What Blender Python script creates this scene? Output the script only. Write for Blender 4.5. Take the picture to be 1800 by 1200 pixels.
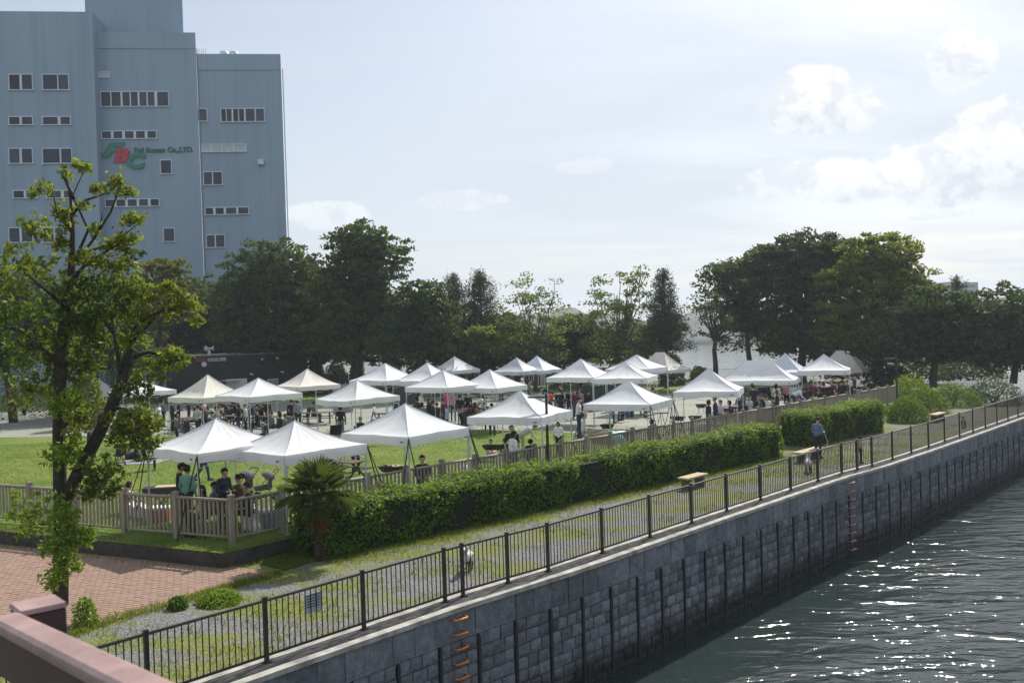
import bpy, bmesh, math, random
import numpy as np
from mathutils import Vector, Matrix, Euler

for o in list(bpy.data.objects):
    bpy.data.objects.remove(o)
SC = bpy.context.scene
COL = SC.collection
rnd = random.Random(7)
nrg = np.random.default_rng(11)

# ------------------------------------------------------------------ camera
FPX = 1600.0                      # focal length in pixels of the 1800 px wide photograph
CAM = Vector((0.0, 0.0, 5.65))
PITCH = math.atan(17.0 / FPX)
ROLL = math.atan(0.032)
FWD = Vector((0, math.cos(PITCH), -math.sin(PITCH)))
_U = Vector((0, math.sin(PITCH), math.cos(PITCH)))
_X = Vector((1, 0, 0))
RGT = _X * math.cos(ROLL) - _U * math.sin(ROLL)
UPV = _U * math.cos(ROLL) + _X * math.sin(ROLL)
cd = bpy.data.cameras.new('camera')
cam = bpy.data.objects.new('camera', cd)
COL.objects.link(cam)
cam.matrix_world = Matrix((
    (RGT.x, UPV.x, -FWD.x, CAM.x), (RGT.y, UPV.y, -FWD.y, CAM.y),
    (RGT.z, UPV.z, -FWD.z, CAM.z), (0, 0, 0, 1)))
cd.sensor_width = 36.0
cd.lens = 36.0 * FPX / 1800.0
cd.clip_start = 0.1
cd.clip_end = 9000.0
cd.dof.use_dof = True
cd.dof.focus_distance = 34.0
cd.dof.aperture_fstop = 6.0
SC.camera = cam

# ------------------------------------------------------------------ sky, sun, exposure
SUN_AZ, SUN_EL = math.radians(27), math.radians(45)
world = bpy.data.worlds.new('World')
SC.world = world
world.use_nodes = True
WN, WL = world.node_tree.nodes, world.node_tree.links
WN.clear()


def wmath(op, a, b=None, c=None, clamp=False):
    n = WN.new('ShaderNodeMath'); n.operation = op; n.use_clamp = clamp
    for i, v in enumerate((a, b, c)):
        if v is None:
            continue
        if isinstance(v, (int, float)):
            n.inputs[i].default_value = v
        else:
            WL.new(v, n.inputs[i])
    return n.outputs[0]


def wsmooth(v, lo, hi):
    n = WN.new('ShaderNodeMapRange'); n.interpolation_type = 'SMOOTHSTEP'
    n.inputs['From Min'].default_value = lo; n.inputs['From Max'].default_value = hi
    WL.new(v, n.inputs['Value'])
    return n.outputs['Result']


def wmix(f, a, b):
    n = WN.new('ShaderNodeMix'); n.data_type = 'RGBA'
    for s, v in ((0, f), (6, a), (7, b)):
        if isinstance(v, (int, float)):
            n.inputs[s].default_value = v
        elif isinstance(v, tuple):
            n.inputs[s].default_value = (*v, 1)
        else:
            WL.new(v, n.inputs[s])
    return n.outputs[2]


def wnoise(vec, scale, detail, rough, dist=0.0):
    n = WN.new('ShaderNodeTexNoise')
    n.inputs['Scale'].default_value = scale; n.inputs['Detail'].default_value = detail
    n.inputs['Roughness'].default_value = rough; n.inputs['Distortion'].default_value = dist
    WL.new(vec, n.inputs['Vector'])
    return n.outputs['Fac']


SKY_STRENGTH = 0.10
sky = WN.new('ShaderNodeTexSky'); sky.sky_type = 'NISHITA'; sky.sun_disc = False
sky.sun_elevation = SUN_EL; sky.sun_rotation = SUN_AZ
sky.air_density = 1.0; sky.dust_density = 2.0; sky.ozone_density = 1.0
tc = WN.new('ShaderNodeTexCoord')
DIR = tc.outputs['Generated']
sep = WN.new('ShaderNodeSeparateXYZ'); WL.new(DIR, sep.inputs[0])
zpos = wmath('MAXIMUM', sep.outputs[2], 0.0)
den = wmath('ADD', zpos, 0.12)
cx = wmath('DIVIDE', sep.outputs[0], den); cy = wmath('DIVIDE', sep.outputs[1], den)
comb = WN.new('ShaderNodeCombineXYZ'); WL.new(cx, comb.inputs[0]); WL.new(cy, comb.inputs[1])
mp = WN.new('ShaderNodeMapping'); mp.inputs['Scale'].default_value = (0.42, 0.95, 1)
mp.inputs['Rotation'].default_value = (0, 0, 0.5); WL.new(comb.outputs[0], mp.inputs['Vector'])
veil = wsmooth(wnoise(mp.outputs[0], 1.1, 6, 0.55, 0.6), 0.30, 0.72)
hz = wsmooth(sep.outputs[2], 0.42, 0.0)                         # whiter towards the horizon
veilf = wmath('ADD', wmath('MULTIPLY', veil, 0.62), wmath('MULTIPLY', hz, 0.22))
veilf = wmath('MINIMUM', wmath('ADD', veilf, 0.30), 0.95)
base = wmix(veilf, sky.outputs[0], (5.75, 6.25, 6.95))


def pixdir(px, py):
    return (FWD * FPX + RGT * (px - 900) + UPV * (600 - py)).normalized()


def vdot(v):
    n = WN.new('ShaderNodeVectorMath'); n.operation = 'DOT_PRODUCT'
    WL.new(DIR, n.inputs[0]); n.inputs[1].default_value = v
    return n.outputs['Value']


# small fair-weather clouds: (direction, half width, half height) in radians around that direction
CLOUDS = [((1432, 178), 84, 54, 1.0), ((1500, 200), 52, 27, 0.9), ((1385, 195), 50, 36, 0.9),
          ((1655, 300), 95, 56, 0.95), ((1500, 318), 105, 38, 0.85), ((1375, 322), 85, 34, 0.6),
          ((1690, 105), 50, 42, 0.95), ((1800, 250), 110, 60, 0.9), ((1640, 372), 70, 14, 0.45),
          ((590, 378), 70, 24, 0.5), ((800, 352), 85, 18, 0.4), ((1035, 292), 46, 12, 0.25), ((60, 330), 90, 28, 0.5)]
n1 = wnoise(DIR, 14, 9, 0.62, 0.3)
n2 = wnoise(DIR, 34, 8, 0.6)
nn = wmath('ADD', wmath('MULTIPLY', n1, 0.72), wmath('MULTIPLY', n2, 0.28))
cov = None; low = None
for (cpx, cpy), a, b, op in CLOUDS:
    c = pixdir(cpx, cpy)
    t1 = Vector((c.y, -c.x, 0)).normalized(); t2 = t1.cross(c)
    t2 = t2 if t2.z > 0 else -t2
    u = wmath('DIVIDE', vdot(t1), a / FPX); v = wmath('DIVIDE', vdot(t2), b / FPX)
    front = wmath('GREATER_THAN', vdot(c), 0.5)
    r2 = wmath('ADD', wmath('MULTIPLY', u, u), wmath('MULTIPLY', v, v))
    dd = wmath('SUBTRACT', wmath('ADD', 1.12, wmath('MULTIPLY', wmath('SUBTRACT', nn, 0.47), 4.6)), r2)
    m = wmath('MULTIPLY', wmath('MULTIPLY', wsmooth(dd, 0.05, 0.6), op), front)
    lw = wmath('MULTIPLY', m, wsmooth(v, 0.35, -0.75))
    cov = m if cov is None else wmath('MAXIMUM', cov, m)
    low = lw if low is None else wmath('MAXIMUM', low, lw)
off = WN.new('ShaderNodeVectorMath'); off.operation = 'ADD'; WL.new(DIR, off.inputs[0])
off.inputs[1].default_value = (0.010, 0.002, 0.013)             # a step towards the sun: thinner there means a lit edge
nb1 = wmath('ADD', wmath('MULTIPLY', wnoise(off.outputs[0], 14, 9, 0.62, 0.3), 0.72), wmath('MULTIPLY', wnoise(off.outputs[0], 34, 8, 0.6), 0.28))
edge_l = wsmooth(wmath('SUBTRACT', nb1, nn), -0.05, 0.07)
shade = wmath('MINIMUM', wmath('ADD', wmath('MULTIPLY', low, 0.45), wmath('MULTIPLY', edge_l, 0.6)), 1.0)
ccol = wmix(shade, (8.3, 8.45, 8.6), (5.7, 6.15, 6.8))
final = wmix(cov, base, ccol)
bg = WN.new('ShaderNodeBackground'); bg.inputs['Strength'].default_value = SKY_STRENGTH
WL.new(final, bg.inputs['Color'])
wo = WN.new('ShaderNodeOutputWorld'); WL.new(bg.outputs[0], wo.inputs['Surface'])

sd = bpy.data.lights.new('sun', 'SUN'); sd.energy = 4.7; sd.angle = math.radians(0.6); sd.color = (1.0, 0.955, 0.88)
sun = bpy.data.objects.new('sun', sd); COL.objects.link(sun)
SUNV = Vector((math.sin(SUN_AZ) * math.cos(SUN_EL), math.cos(SUN_AZ) * math.cos(SUN_EL), math.sin(SUN_EL)))
sun.rotation_euler = SUNV.to_track_quat('Z', 'Y').to_euler()
sun.location = SUNV * 60
VS = SC.view_settings
VS.view_transform = 'Standard'; VS.look = 'None'; VS.exposure = 0.34; VS.gamma = 1.0; VS.use_curve_mapping = False
SC.cycles.use_denoising = True
SC.cycles.max_bounces = 8; SC.cycles.transparent_max_bounces = 8


# ------------------------------------------------------------------ pixel -> place helpers (measurement only)
def ray(px, py):
    return FWD * FPX + RGT * (px - 900) + UPV * (600 - py)


def G(px, py, z=0.0):                       # where a pixel's ray meets the level z
    d = ray(px, py); t = (z - CAM.z) / d.z
    return CAM + d * t


def D(px, py, Y):                           # where a pixel's ray reaches the distance Y
    d = ray(px, py)
    return CAM + d * (Y / d.y)


# ------------------------------------------------------------------ materials
MATS = {}


def principled(name):
    m = bpy.data.materials.new(name); m.use_nodes = True
    MATS[name] = m
    nt = m.node_tree
    return m, nt.nodes, nt.links, nt.nodes['Principled BSDF']


def col4(c):
    return (c[0], c[1], c[2], 1)


def ramp2(N, L, fac, c0, c1, p0=0.3, p1=0.7):
    r = N.new('ShaderNodeValToRGB')
    r.color_ramp.elements[0].position = p0; r.color_ramp.elements[0].color = col4(c0)
    r.color_ramp.elements[1].position = p1; r.color_ramp.elements[1].color = col4(c1)
    L.new(fac, r.inputs[0])
    return r.outputs[0]


def mixc(N, L, f, a, b, blend='MIX'):
    n = N.new('ShaderNodeMix'); n.data_type = 'RGBA'; n.blend_type = blend
    for s, v in ((0, f), (6, a), (7, b)):
        if isinstance(v, (int, float)):
            n.inputs[s].default_value = v
        elif isinstance(v, tuple):
            n.inputs[s].default_value = col4(v)
        else:
            L.new(v, n.inputs[s])
    return n.outputs[2]


def noise(N, L, scale, detail=4, rough=0.55, coord='Object', dist=0.0, stretch=None, rot=None):
    t = N.new('ShaderNodeTexCoord')
    src = t.outputs[coord]
    if coord == 'World':
        g = N.new('ShaderNodeNewGeometry'); src = g.outputs['Position']
    if stretch or rot:
        mpn = N.new('ShaderNodeMapping')
        if stretch: mpn.inputs['Scale'].default_value = stretch
        if rot: mpn.inputs['Rotation'].default_value = rot
        L.new(src, mpn.inputs['Vector']); src = mpn.outputs[0]
    n = N.new('ShaderNodeTexNoise')
    n.inputs['Scale'].default_value = scale; n.inputs['Detail'].default_value = detail
    n.inputs['Roughness'].default_value = rough; n.inputs['Distortion'].default_value = dist
    L.new(src, n.inputs['Vector'])
    return n.outputs['Fac']


def wpos_noise(N, L, scale, **k):
    g = N.new('ShaderNodeNewGeometry')
    src = g.outputs['Position']
    if k.get('stretch') or k.get('rot'):
        mpn = N.new('ShaderNodeMapping')
        if k.get('stretch'): mpn.inputs['Scale'].default_value = k['stretch']
        if k.get('rot'): mpn.inputs['Rotation'].default_value = k['rot']
        L.new(src, mpn.inputs['Vector']); src = mpn.outputs[0]
    n = N.new('ShaderNodeTexNoise')
    n.inputs['Scale'].default_value = scale; n.inputs['Detail'].default_value = k.get('detail', 4)
    n.inputs['Roughness'].default_value = k.get('rough', 0.55); n.inputs['Distortion'].default_value = k.get('dist', 0)
    L.new(src, n.inputs['Vector'])
    return n.outputs['Fac']


def bump(N, L, B, h, strength, dist=0.02):
    b = N.new('ShaderNodeBump'); b.inputs['Strength'].default_value = strength; b.inputs['Distance'].default_value = dist
    L.new(h, b.inputs['Height']); L.new(b.outputs[0], B.inputs['Normal'])


def M(name, c, rough=0.7, var=0.18, scale=6.0, metal=0.0, bmp=0.0, bscale=40.0, spec=0.4):
    if name in MATS:
        return MATS[name]
    m, N, L, B = principled(name)
    c0 = tuple(max(0, x * (1 - var)) for x in c); c1 = tuple(min(1, x * (1 + var)) for x in c)
    L.new(ramp2(N, L, wpos_noise(N, L, scale), c0, c1), B.inputs['Base Color'])
    B.inputs['Roughness'].default_value = rough; B.inputs['Metallic'].default_value = metal
    B.inputs['Specular IOR Level'].default_value = spec
    if bmp:
        bump(N, L, B, wpos_noise(N, L, bscale), bmp)
    return m


def leafmat(name, c0, c1, c2, trans=0.35, gloss=0.45, patch=0.35, pcol=None, tmix=0.5):
    m, N, L, B = principled(name)
    g = N.new('ShaderNodeNewGeometry')
    r = N.new('ShaderNodeValToRGB')
    e = r.color_ramp.elements
    e[0].position = 0.0; e[0].color = col4(c0); e[1].position = 1.0; e[1].color = col4(c2)
    k = e.new(0.55); k.color = col4(c1)
    L.new(g.outputs['Random Per Island'], r.inputs[0])
    colr = r.outputs[0]
    if pcol:
        f = N.new('ShaderNodeMapRange'); f.inputs['From Min'].default_value = 0.5; f.inputs['From Max'].default_value = 0.68
        f.inputs['To Max'].default_value = patch * 2
        L.new(wpos_noise(N, L, 0.45, detail=2), f.inputs['Value'])
        colr = mixc(N, L, f.outputs[0], colr, pcol)
    L.new(colr, B.inputs['Base Color'])
    B.inputs['Roughness'].default_value = gloss
    B.inputs['Specular IOR Level'].default_value = 0.06
    t = N.new('ShaderNodeBsdfTranslucent')
    L.new(mixc(N, L, tmix, colr, (0.30, 0.37, 0.03)), t.inputs['Color'])
    ms = N.new('ShaderNodeMixShader'); ms.inputs[0].default_value = trans
    L.new(B.outputs[0], ms.inputs[1]); L.new(t.outputs[0], ms.inputs[2])
    L.new(ms.outputs[0], N['Material Output'].inputs['Surface'])
    return m


def fabric(name, c, trans=0.3, rough=0.75, gloss=None, var=0.05):
    m, N, L, B = principled(name)
    c0 = tuple(x * (1 - var) for x in c); c1 = tuple(min(1, x * (1 + var)) for x in c)
    colr = ramp2(N, L, wpos_noise(N, L, 1.6, detail=6), c0, c1)
    L.new(colr, B.inputs['Base Color']); B.inputs['Roughness'].default_value = rough
    B.inputs['Specular IOR Level'].default_value = 0.3
    bump(N, L, B, wpos_noise(N, L, 5.0, detail=5, stretch=(1, 1, 0.35)), 0.35, 0.03)
    t = N.new('ShaderNodeBsdfTranslucent'); L.new(colr, t.inputs['Color'])
    ms = N.new('ShaderNodeMixShader'); ms.inputs[0].default_value = trans
    L.new(B.outputs[0], ms.inputs[1]); L.new(t.outputs[0], ms.inputs[2])
    L.new(ms.outputs[0], N['Material Output'].inputs['Surface'])
    return m


# ------------------------------------------------------------------ mesh builder
class MB:
    def __init__(s):
        s.v = []; s.f = []; s.m = []

    def add(s, vs, fs, mi=0):
        o = len(s.v); s.v += [tuple(v) for v in vs]
        s.f += [tuple(i + o for i in f) for f in fs]; s.m += [mi] * len(fs)
        return s

    def box(s, c, size, rz=0.0, mi=0, mat=None, taper=1.0):
        hx, hy, hz_ = size[0] / 2, size[1] / 2, size[2] / 2
        R = mat if mat is not None else Matrix.Rotation(rz, 3, 'Z')
        vs = []
        for z in (-1, 1):
            t = taper if z > 0 else 1.0
            for x, y in ((-1, -1), (1, -1), (1, 1), (-1, 1)):
                vs.append(Vector(c) + R @ Vector((x * hx * t, y * hy * t, z * hz_)))
        return s.add(vs, [(3, 2, 1, 0), (4, 5, 6, 7), (0, 1, 5, 4), (1, 2, 6, 5), (2, 3, 7, 6), (3, 0, 4, 7)], mi)

    def bar(s, p0, p1, r0, r1=None, n=6, mi=0, cap=True, flat=1.0):
        r1 = r0 if r1 is None else r1
        p0, p1 = Vector(p0), Vector(p1)
        d = p1 - p0
        if d.length < 1e-6:
            return s
        d.normalize()
        a = d.cross(Vector((0, 0, 1)) if abs(d.z) < 0.95 else Vector((1, 0, 0))).normalized(); b = d.cross(a)
        vs = []
        for p, r in ((p0, r0), (p1, r1)):
            for i in range(n):
                t = 2 * math.pi * (i + 0.5) / n
                vs.append(p + a * math.cos(t) * r + b * math.sin(t) * r * flat)
        fs = [(i, (i + 1) % n, n + (i + 1) % n, n + i) for i in range(n)]
        if cap:
            fs += [tuple(range(n - 1, -1, -1)), tuple(range(n, 2 * n))]
        return s.add(vs, fs, mi)

    def path(s, pts, radii, n=6, mi=0):
        """one continuous tapered tube through the points"""
        pts = [Vector(p) for p in pts]
        vs = []; fs = []
        for i, p in enumerate(pts):
            d = (pts[min(i + 1, len(pts) - 1)] - pts[max(i - 1, 0)]).normalized()
            a = d.cross(Vector((0.3, 1, 0.1)).normalized())
            if a.length < 0.05: a = d.cross(Vector((1, 0, 0)))
            a.normalize(); b = d.cross(a)
            for k in range(n):
                t = 2 * math.pi * k / n
                vs.append(p + (a * math.cos(t) + b * math.sin(t)) * radii[i])
        for i in range(len(pts) - 1):
            for k in range(n):
                fs.append((i * n + k, i * n + (k + 1) % n, (i + 1) * n + (k + 1) % n, (i + 1) * n + k))
        fs.append(tuple(range(n - 1, -1, -1))); fs.append(tuple((len(pts) - 1) * n + k for k in range(n)))
        return s.add(vs, fs, mi)

    def lathe(s, prof, n=12, c=(0, 0, 0), mi=0):
        vs = []; fs = []
        for r, z in prof:
            for k in range(n):
                t = 2 * math.pi * k / n
                vs.append((c[0] + r * math.cos(t), c[1] + r * math.sin(t), c[2] + z))
        for i in range(len(prof) - 1):
            for k in range(n):
                fs.append((i * n + k, i * n + (k + 1) % n, (i + 1) * n + (k + 1) % n, (i + 1) * n + k))
        fs.append(tuple(range(n - 1, -1, -1))); fs.append(tuple((len(prof) - 1) * n + k for k in range(n)))
        return s.add(vs, fs, mi)

    def prism(s, poly, z0, z1, mi=0):
        n = len(poly)
        vs = [(p[0], p[1], z0) for p in poly] + [(p[0], p[1], z1) for p in poly]
        fs = [tuple(range(n - 1, -1, -1)), tuple(range(n, 2 * n))]
        fs += [(i, (i + 1) % n, n + (i + 1) % n, n + i) for i in range(n)]
        return s.add(vs, fs, mi)

    def mesh(s, name, mats, smooth=False, off=None):
        me = bpy.data.meshes.new(name)
        vs = s.v if off is None else [(v[0] - off[0], v[1] - off[1], v[2] - off[2]) for v in s.v]
        me.from_pydata(vs, [], s.f)
        for m in (mats if isinstance(mats, (list, tuple)) else [mats]):
            me.materials.append(m)
        if any(s.m):
            me.polygons.foreach_set('material_index', s.m)
        if smooth:
            me.polygons.foreach_set('use_smooth', [True] * len(me.polygons))
        me.update()
        return me

    def build(s, name, mats, parent=None, smooth=False, world=False):
        off = parent.location if (world and parent is not None) else None
        return link(name, s.mesh(name, mats, smooth, off), parent)


def link(name, me, parent=None, loc=None, rz=None):
    o = bpy.data.objects.new(name, me)
    COL.objects.link(o)
    if parent is not None:
        o.parent = parent
    if loc is not None:
        o.location = loc
    if rz is not None:
        o.rotation_euler = (0, 0, rz)
    return o


def tag(o, label, cat, group=None):
    o['label'] = label; o['category'] = cat
    if group:
        o['group'] = group
    return o


def thing(name, label, cat, loc=(0, 0, 0), rz=0.0, group=None):
    o = bpy.data.objects.new(name, None)
    o.empty_display_size = 0.2
    COL.objects.link(o)
    o.location = loc; o.rotation_euler = (0, 0, rz)
    return tag(o, label, cat, group)


def struct(o):
    o['kind'] = 'structure'; return o


def stuff(o):
    o['kind'] = 'stuff'; return o


def copy_tree(o, parent=None):
    c = o.copy(); COL.objects.link(c)
    if parent is not None:
        c.parent = parent
    for ch in o.children:
        copy_tree(ch, c)
    return c


def quads_mesh(name, V, mats, nper=4, mi=None):
    """V: (N*nper,3) array, each consecutive nper verts a face"""
    n = len(V) // nper
    me = bpy.data.meshes.new(name)
    me.vertices.add(len(V)); me.vertices.foreach_set('co', np.ascontiguousarray(V, dtype=np.float32).ravel())
    me.loops.add(len(V)); me.loops.foreach_set('vertex_index', np.arange(len(V), dtype=np.int32))
    me.polygons.add(n)
    me.polygons.foreach_set('loop_start', np.arange(0, len(V), nper, dtype=np.int32))
    me.polygons.foreach_set('loop_total', np.full(n, nper, dtype=np.int32))
    for m in (mats if isinstance(mats, (list, tuple)) else [mats]):
        me.materials.append(m)
    if mi is not None:
        me.polygons.foreach_set('material_index', mi)
    me.update(calc_edges=True)
    return me


def leaf_verts(P, size, up=0.6, elong=2.0, droop=0.0, nrm=None):
    """diamond leaves around points P"""
    n = len(P)
    N_ = nrg.normal(size=(n, 3)); N_ /= np.linalg.norm(N_, axis=1)[:, None]
    if nrm is not None:
        N_ = N_ * 0.8 + nrm
    N_[:, 2] += up
    N_ /= np.linalg.norm(N_, axis=1)[:, None] + 1e-9
    A = nrg.normal(size=(n, 3)); A[:, 2] -= droop
    U = A - (A * N_).sum(1)[:, None] * N_; U /= np.linalg.norm(U, axis=1)[:, None] + 1e-9
    W = np.cross(N_, U)
    s = np.asarray(size).reshape(-1, 1) * np.ones((n, 1))
    L2 = U * s * 0.5; W2 = W * s * 0.5 / elong
    V = np.stack([P - L2, P + W2 - L2 * 0.1, P + L2, P - W2 - L2 * 0.1], axis=1)
    return V.reshape(-1, 3)


def text_mesh(body, size, extrude, mat, shear=0.0, name='lettering', spacing=1.0, bold=0.0):
    cu = bpy.data.curves.new(name, 'FONT'); cu.body = body; cu.size = size; cu.extrude = extrude
    cu.align_x = 'LEFT'; cu.align_y = 'BOTTOM_BASELINE'; cu.shear = shear; cu.space_character = spacing; cu.offset = bold
    cu.resolution_u = 3
    o = bpy.data.objects.new(name, cu); COL.objects.link(o)
    dg = bpy.context.evaluated_depsgraph_get()
    me = bpy.data.meshes.new_from_object(o.evaluated_get(dg))
    bpy.data.objects.remove(o)
    me.materials.clear(); me.materials.append(mat)
    return me
# ------------------------------------------------------------------ lay of the land
WATER_Z = -2.75
LAWN_Z = 0.40
RAIL_PX = [(469, 1167), (640, 1108.5), (782.7, 1060), (814, 1050), (893, 1026.7), (964, 1006), (1059, 974), (1142.7, 945.7),
           (1216, 921), (1277.6, 900), (1337, 880.6), (1390, 862.5), (1438, 847), (1479.6, 833), (1507, 826), (1533, 820),
           (1569, 808), (1602, 797), (1632.5, 787), (1660.7, 777), (1687, 768)]
rail = [G(x, y, 0.0).to_2d() for x, y in RAIL_PX]
d0 = (rail[0] - rail[1]).normalized()
rail = [rail[0] + d0 * 2.15 * k for k in (5, 4, 3, 2, 1)] + rail
d1 = (rail[-1] - rail[-3]).normalized()
rail = rail + [rail[-1] + d1 * 2.13 * k for k in range(1, 8)]
NRAIL0 = 5


class Poly:
    def __init__(s, pts):
        s.p = pts; s.c = [0.0]
        for a, b in zip(pts[:-1], pts[1:]):
            s.c.append(s.c[-1] + (b - a).length)
        s.L = s.c[-1]

    def at(s, t, off=0.0, z=0.0):
        i = 0
        while i < len(s.p) - 2 and s.c[i + 1] < t:
            i += 1
        d = (s.p[i + 1] - s.p[i]).normalized()
        q = s.p[i] + d * (t - s.c[i]) + Vector((d.y, -d.x)) * off
        return Vector((q.x, q.y, z))

    def ang(s, t):
        a = s.at(t - 0.05); b = s.at(t + 0.05)
        return math.atan2(b.y - a.y, b.x - a.x)


# the wall follows a lightly smoothed copy of the railing's line
sm = [rail[0]] + [(rail[i - 1] + rail[i] * 2 + rail[i + 1]) / 4 for i in range(1, len(rail) - 1)] + [rail[-1]]
SH = Poly(sm)
T0 = SH.c[NRAIL0]                       # arc length at the first measured post

# --- materials of the ground
m, N, L, B = principled('promenade')
gr = wpos_noise(N, L, 0.42, detail=3, stretch=(1, 2.2, 1), rot=(0, 0, math.radians(-47)))
gr2 = wpos_noise(N, L, 3.2, detail=6, rough=0.7)
gmask = N.new('ShaderNodeMapRange'); gmask.inputs['From Min'].default_value = 0.42; gmask.inputs['From Max'].default_value = 0.60
ad = N.new('ShaderNodeMath'); ad.operation = 'MULTIPLY_ADD'; L.new(gr2, ad.inputs[0]); ad.inputs[1].default_value = 0.55; L.new(gr, ad.inputs[2])
sb = N.new('ShaderNodeMath'); sb.operation = 'SUBTRACT'; L.new(ad.outputs[0], sb.inputs[0]); sb.inputs[1].default_value = 0.275
L.new(sb.outputs[0], gmask.inputs['Value'])
vor = N.new('ShaderNodeTexVoronoi'); vor.inputs['Scale'].default_value = 26
gg = N.new('ShaderNodeNewGeometry'); L.new(gg.outputs['Position'], vor.inputs['Vector'])
peb = ramp2(N, L, vor.outputs['Color'], (0.095, 0.095, 0.10), (0.25, 0.245, 0.245), 0.05, 0.9)
grs = ramp2(N, L, wpos_noise(N, L, 9, detail=6, rough=0.7), (0.10, 0.12, 0.03), (0.25, 0.255, 0.075), 0.3, 0.75)
L.new(mixc(N, L, gmask.outputs[0], peb, grs), B.inputs['Base Color'])
B.inputs['Roughness'].default_value = 0.95; B.inputs['Specular IOR Level'].default_value = 0.15
bump(N, L, B, vor.outputs['Distance'], 0.9, 0.03)

m, N, L, B = principled('lawn')
la = wpos_noise(N, L, 0.38, detail=7, rough=0.68)
lb = wpos_noise(N, L, 7, detail=8, rough=0.75)
c1 = ramp2(N, L, la, (0.10, 0.19, 0.024), (0.27, 0.285, 0.07), 0.34, 0.68)
L.new(mixc(N, L, ramp2(N, L, lb, (0, 0, 0), (1, 1, 1), 0.25, 0.75), mixc(N, L, 0.62, c1, (0.03, 0.06, 0.012)), c1), B.inputs['Base Color'])
B.inputs['Roughness'].default_value = 0.9; B.inputs['Specular IOR Level'].default_value = 0.15
bump(N, L, B, lb, 1.0, 0.06)

m, N, L, B = principled('asphalt')
L.new(mixc(N, L, ramp2(N, L, wpos_noise(N, L, 0.5, detail=6, rough=0.65), (0, 0, 0), (1, 1, 1), 0.35, 0.65),
           ramp2(N, L, wpos_noise(N, L, 60), (0.155, 0.165, 0.13), (0.22, 0.23, 0.185)),
           ramp2(N, L, wpos_noise(N, L, 50), (0.215, 0.225, 0.18), (0.28, 0.29, 0.235))), B.inputs['Base Color'])
B.inputs['Roughness'].default_value = 0.9
bump(N, L, B, wpos_noise(N, L, 90), 0.4, 0.01)

M('concrete', (0.33, 0.315, 0.275), 0.9, 0.4, 3.0, bmp=0.4, bscale=30)
M('dark_concrete', (0.055, 0.05, 0.045), 0.95, 0.4, 4.0, bmp=0.5, bscale=20)
M('dirt_strip', (0.10, 0.092, 0.085), 0.95, 0.6, 5.0, bmp=0.6, bscale=40)

# stone blocks: split-face grey granite, wet and dark with weed near the water
m, N, L, B = principled('wall_stone')
g = N.new('ShaderNodeNewGeometry'); oi = N.new('ShaderNodeObjectInfo')
sx = N.new('ShaderNodeSeparateXYZ'); L.new(g.outputs['Position'], sx.inputs[0])
st = ramp2(N, L, wpos_noise(N, L, 5.5, detail=8, rough=0.7), (0.125, 0.137, 0.15), (0.29, 0.31, 0.335), 0.3, 0.72)
isl = ramp2(N, L, g.outputs['Random Per Island'], (0.62, 0.62, 0.66), (1.25, 1.25, 1.22), 0, 1)
isl2 = ramp2(N, L, oi.outputs['Random'], (0.70, 0.70, 0.73), (1.2, 1.2, 1.18), 0, 1)
st = mixc(N, L, 1.0, st, isl, 'MULTIPLY'); st = mixc(N, L, 1.0, st, isl2, 'MULTIPLY')
wz = N.new('ShaderNodeMath'); wz.operation = 'MULTIPLY_ADD'
L.new(wpos_noise(N, L, 1.7, detail=6), wz.inputs[0]); wz.inputs[1].default_value = 0.9; L.new(sx.outputs[2], wz.inputs[2])
wet = N.new('ShaderNodeMapRange'); wet.inputs['From Min'].default_value = WATER_Z + 1.25; wet.inputs['From Max'].default_value = WATER_Z + 0.75
L.new(wz.outputs[0], wet.inputs['Value'])
L.new(mixc(N, L, wet.outputs[0], st, (0.012, 0.014, 0.012)), B.inputs['Base Color'])
rr = N.new('ShaderNodeMapRange'); L.new(wet.outputs[0], rr.inputs['Value']); rr.inputs['To Min'].default_value = 0.85; rr.inputs['To Max'].default_value = 0.75
L.new(rr.outputs[0], B.inputs['Roughness'])
bump(N, L, B, wpos_noise(N, L, 11, detail=8, rough=0.78), 1.0, 0.09)
M('joint_dark', (0.02, 0.022, 0.025), 0.95, 0.3, 4)
M('pile_steel', (0.022, 0.024, 0.028), 0.6, 0.4, 6)

# water
m, N, L, B = principled('water')
B.inputs['Base Color'].default_value = (0.022, 0.032, 0.031, 1); B.inputs['Roughness'].default_value = 0.06
B.inputs['IOR'].default_value = 1.333
w1 = wpos_noise(N, L, 0.85, detail=3, rough=0.5, stretch=(0.55, 1.5, 1), rot=(0, 0, math.radians(18)), dist=0.6)
w2 = wpos_noise(N, L, 2.6, detail=4, rough=0.55, stretch=(0.6, 1.3, 1), rot=(0, 0, math.radians(10)), dist=0.4)
w3 = wpos_noise(N, L, 0.10, detail=2)
mx = N.new('ShaderNodeMath'); mx.operation = 'MULTIPLY_ADD'; L.new(w2, mx.inputs[0]); mx.inputs[1].default_value = 0.2; L.new(w1, mx.inputs[2])
amp = N.new('ShaderNodeMapRange'); amp.inputs['From Min'].default_value = 0.3; amp.inputs['From Max'].default_value = 0.65
amp.inputs['To Min'].default_value = 0.45; amp.inputs['To Max'].default_value = 1.0
L.new(w3, amp.inputs['Value'])
gy = N.new('ShaderNodeNewGeometry'); sy = N.new('ShaderNodeSeparateXYZ'); L.new(gy.outputs['Position'], sy.inputs[0])
calm = N.new('ShaderNodeMapRange'); calm.inputs['From Min'].default_value = 70; calm.inputs['From Max'].default_value = 140   # the bay beyond the park is calmer than the channel
calm.inputs['To Min'].default_value = 1.0; calm.inputs['To Max'].default_value = 0.30; L.new(sy.outputs[1], calm.inputs['Value'])
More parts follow.
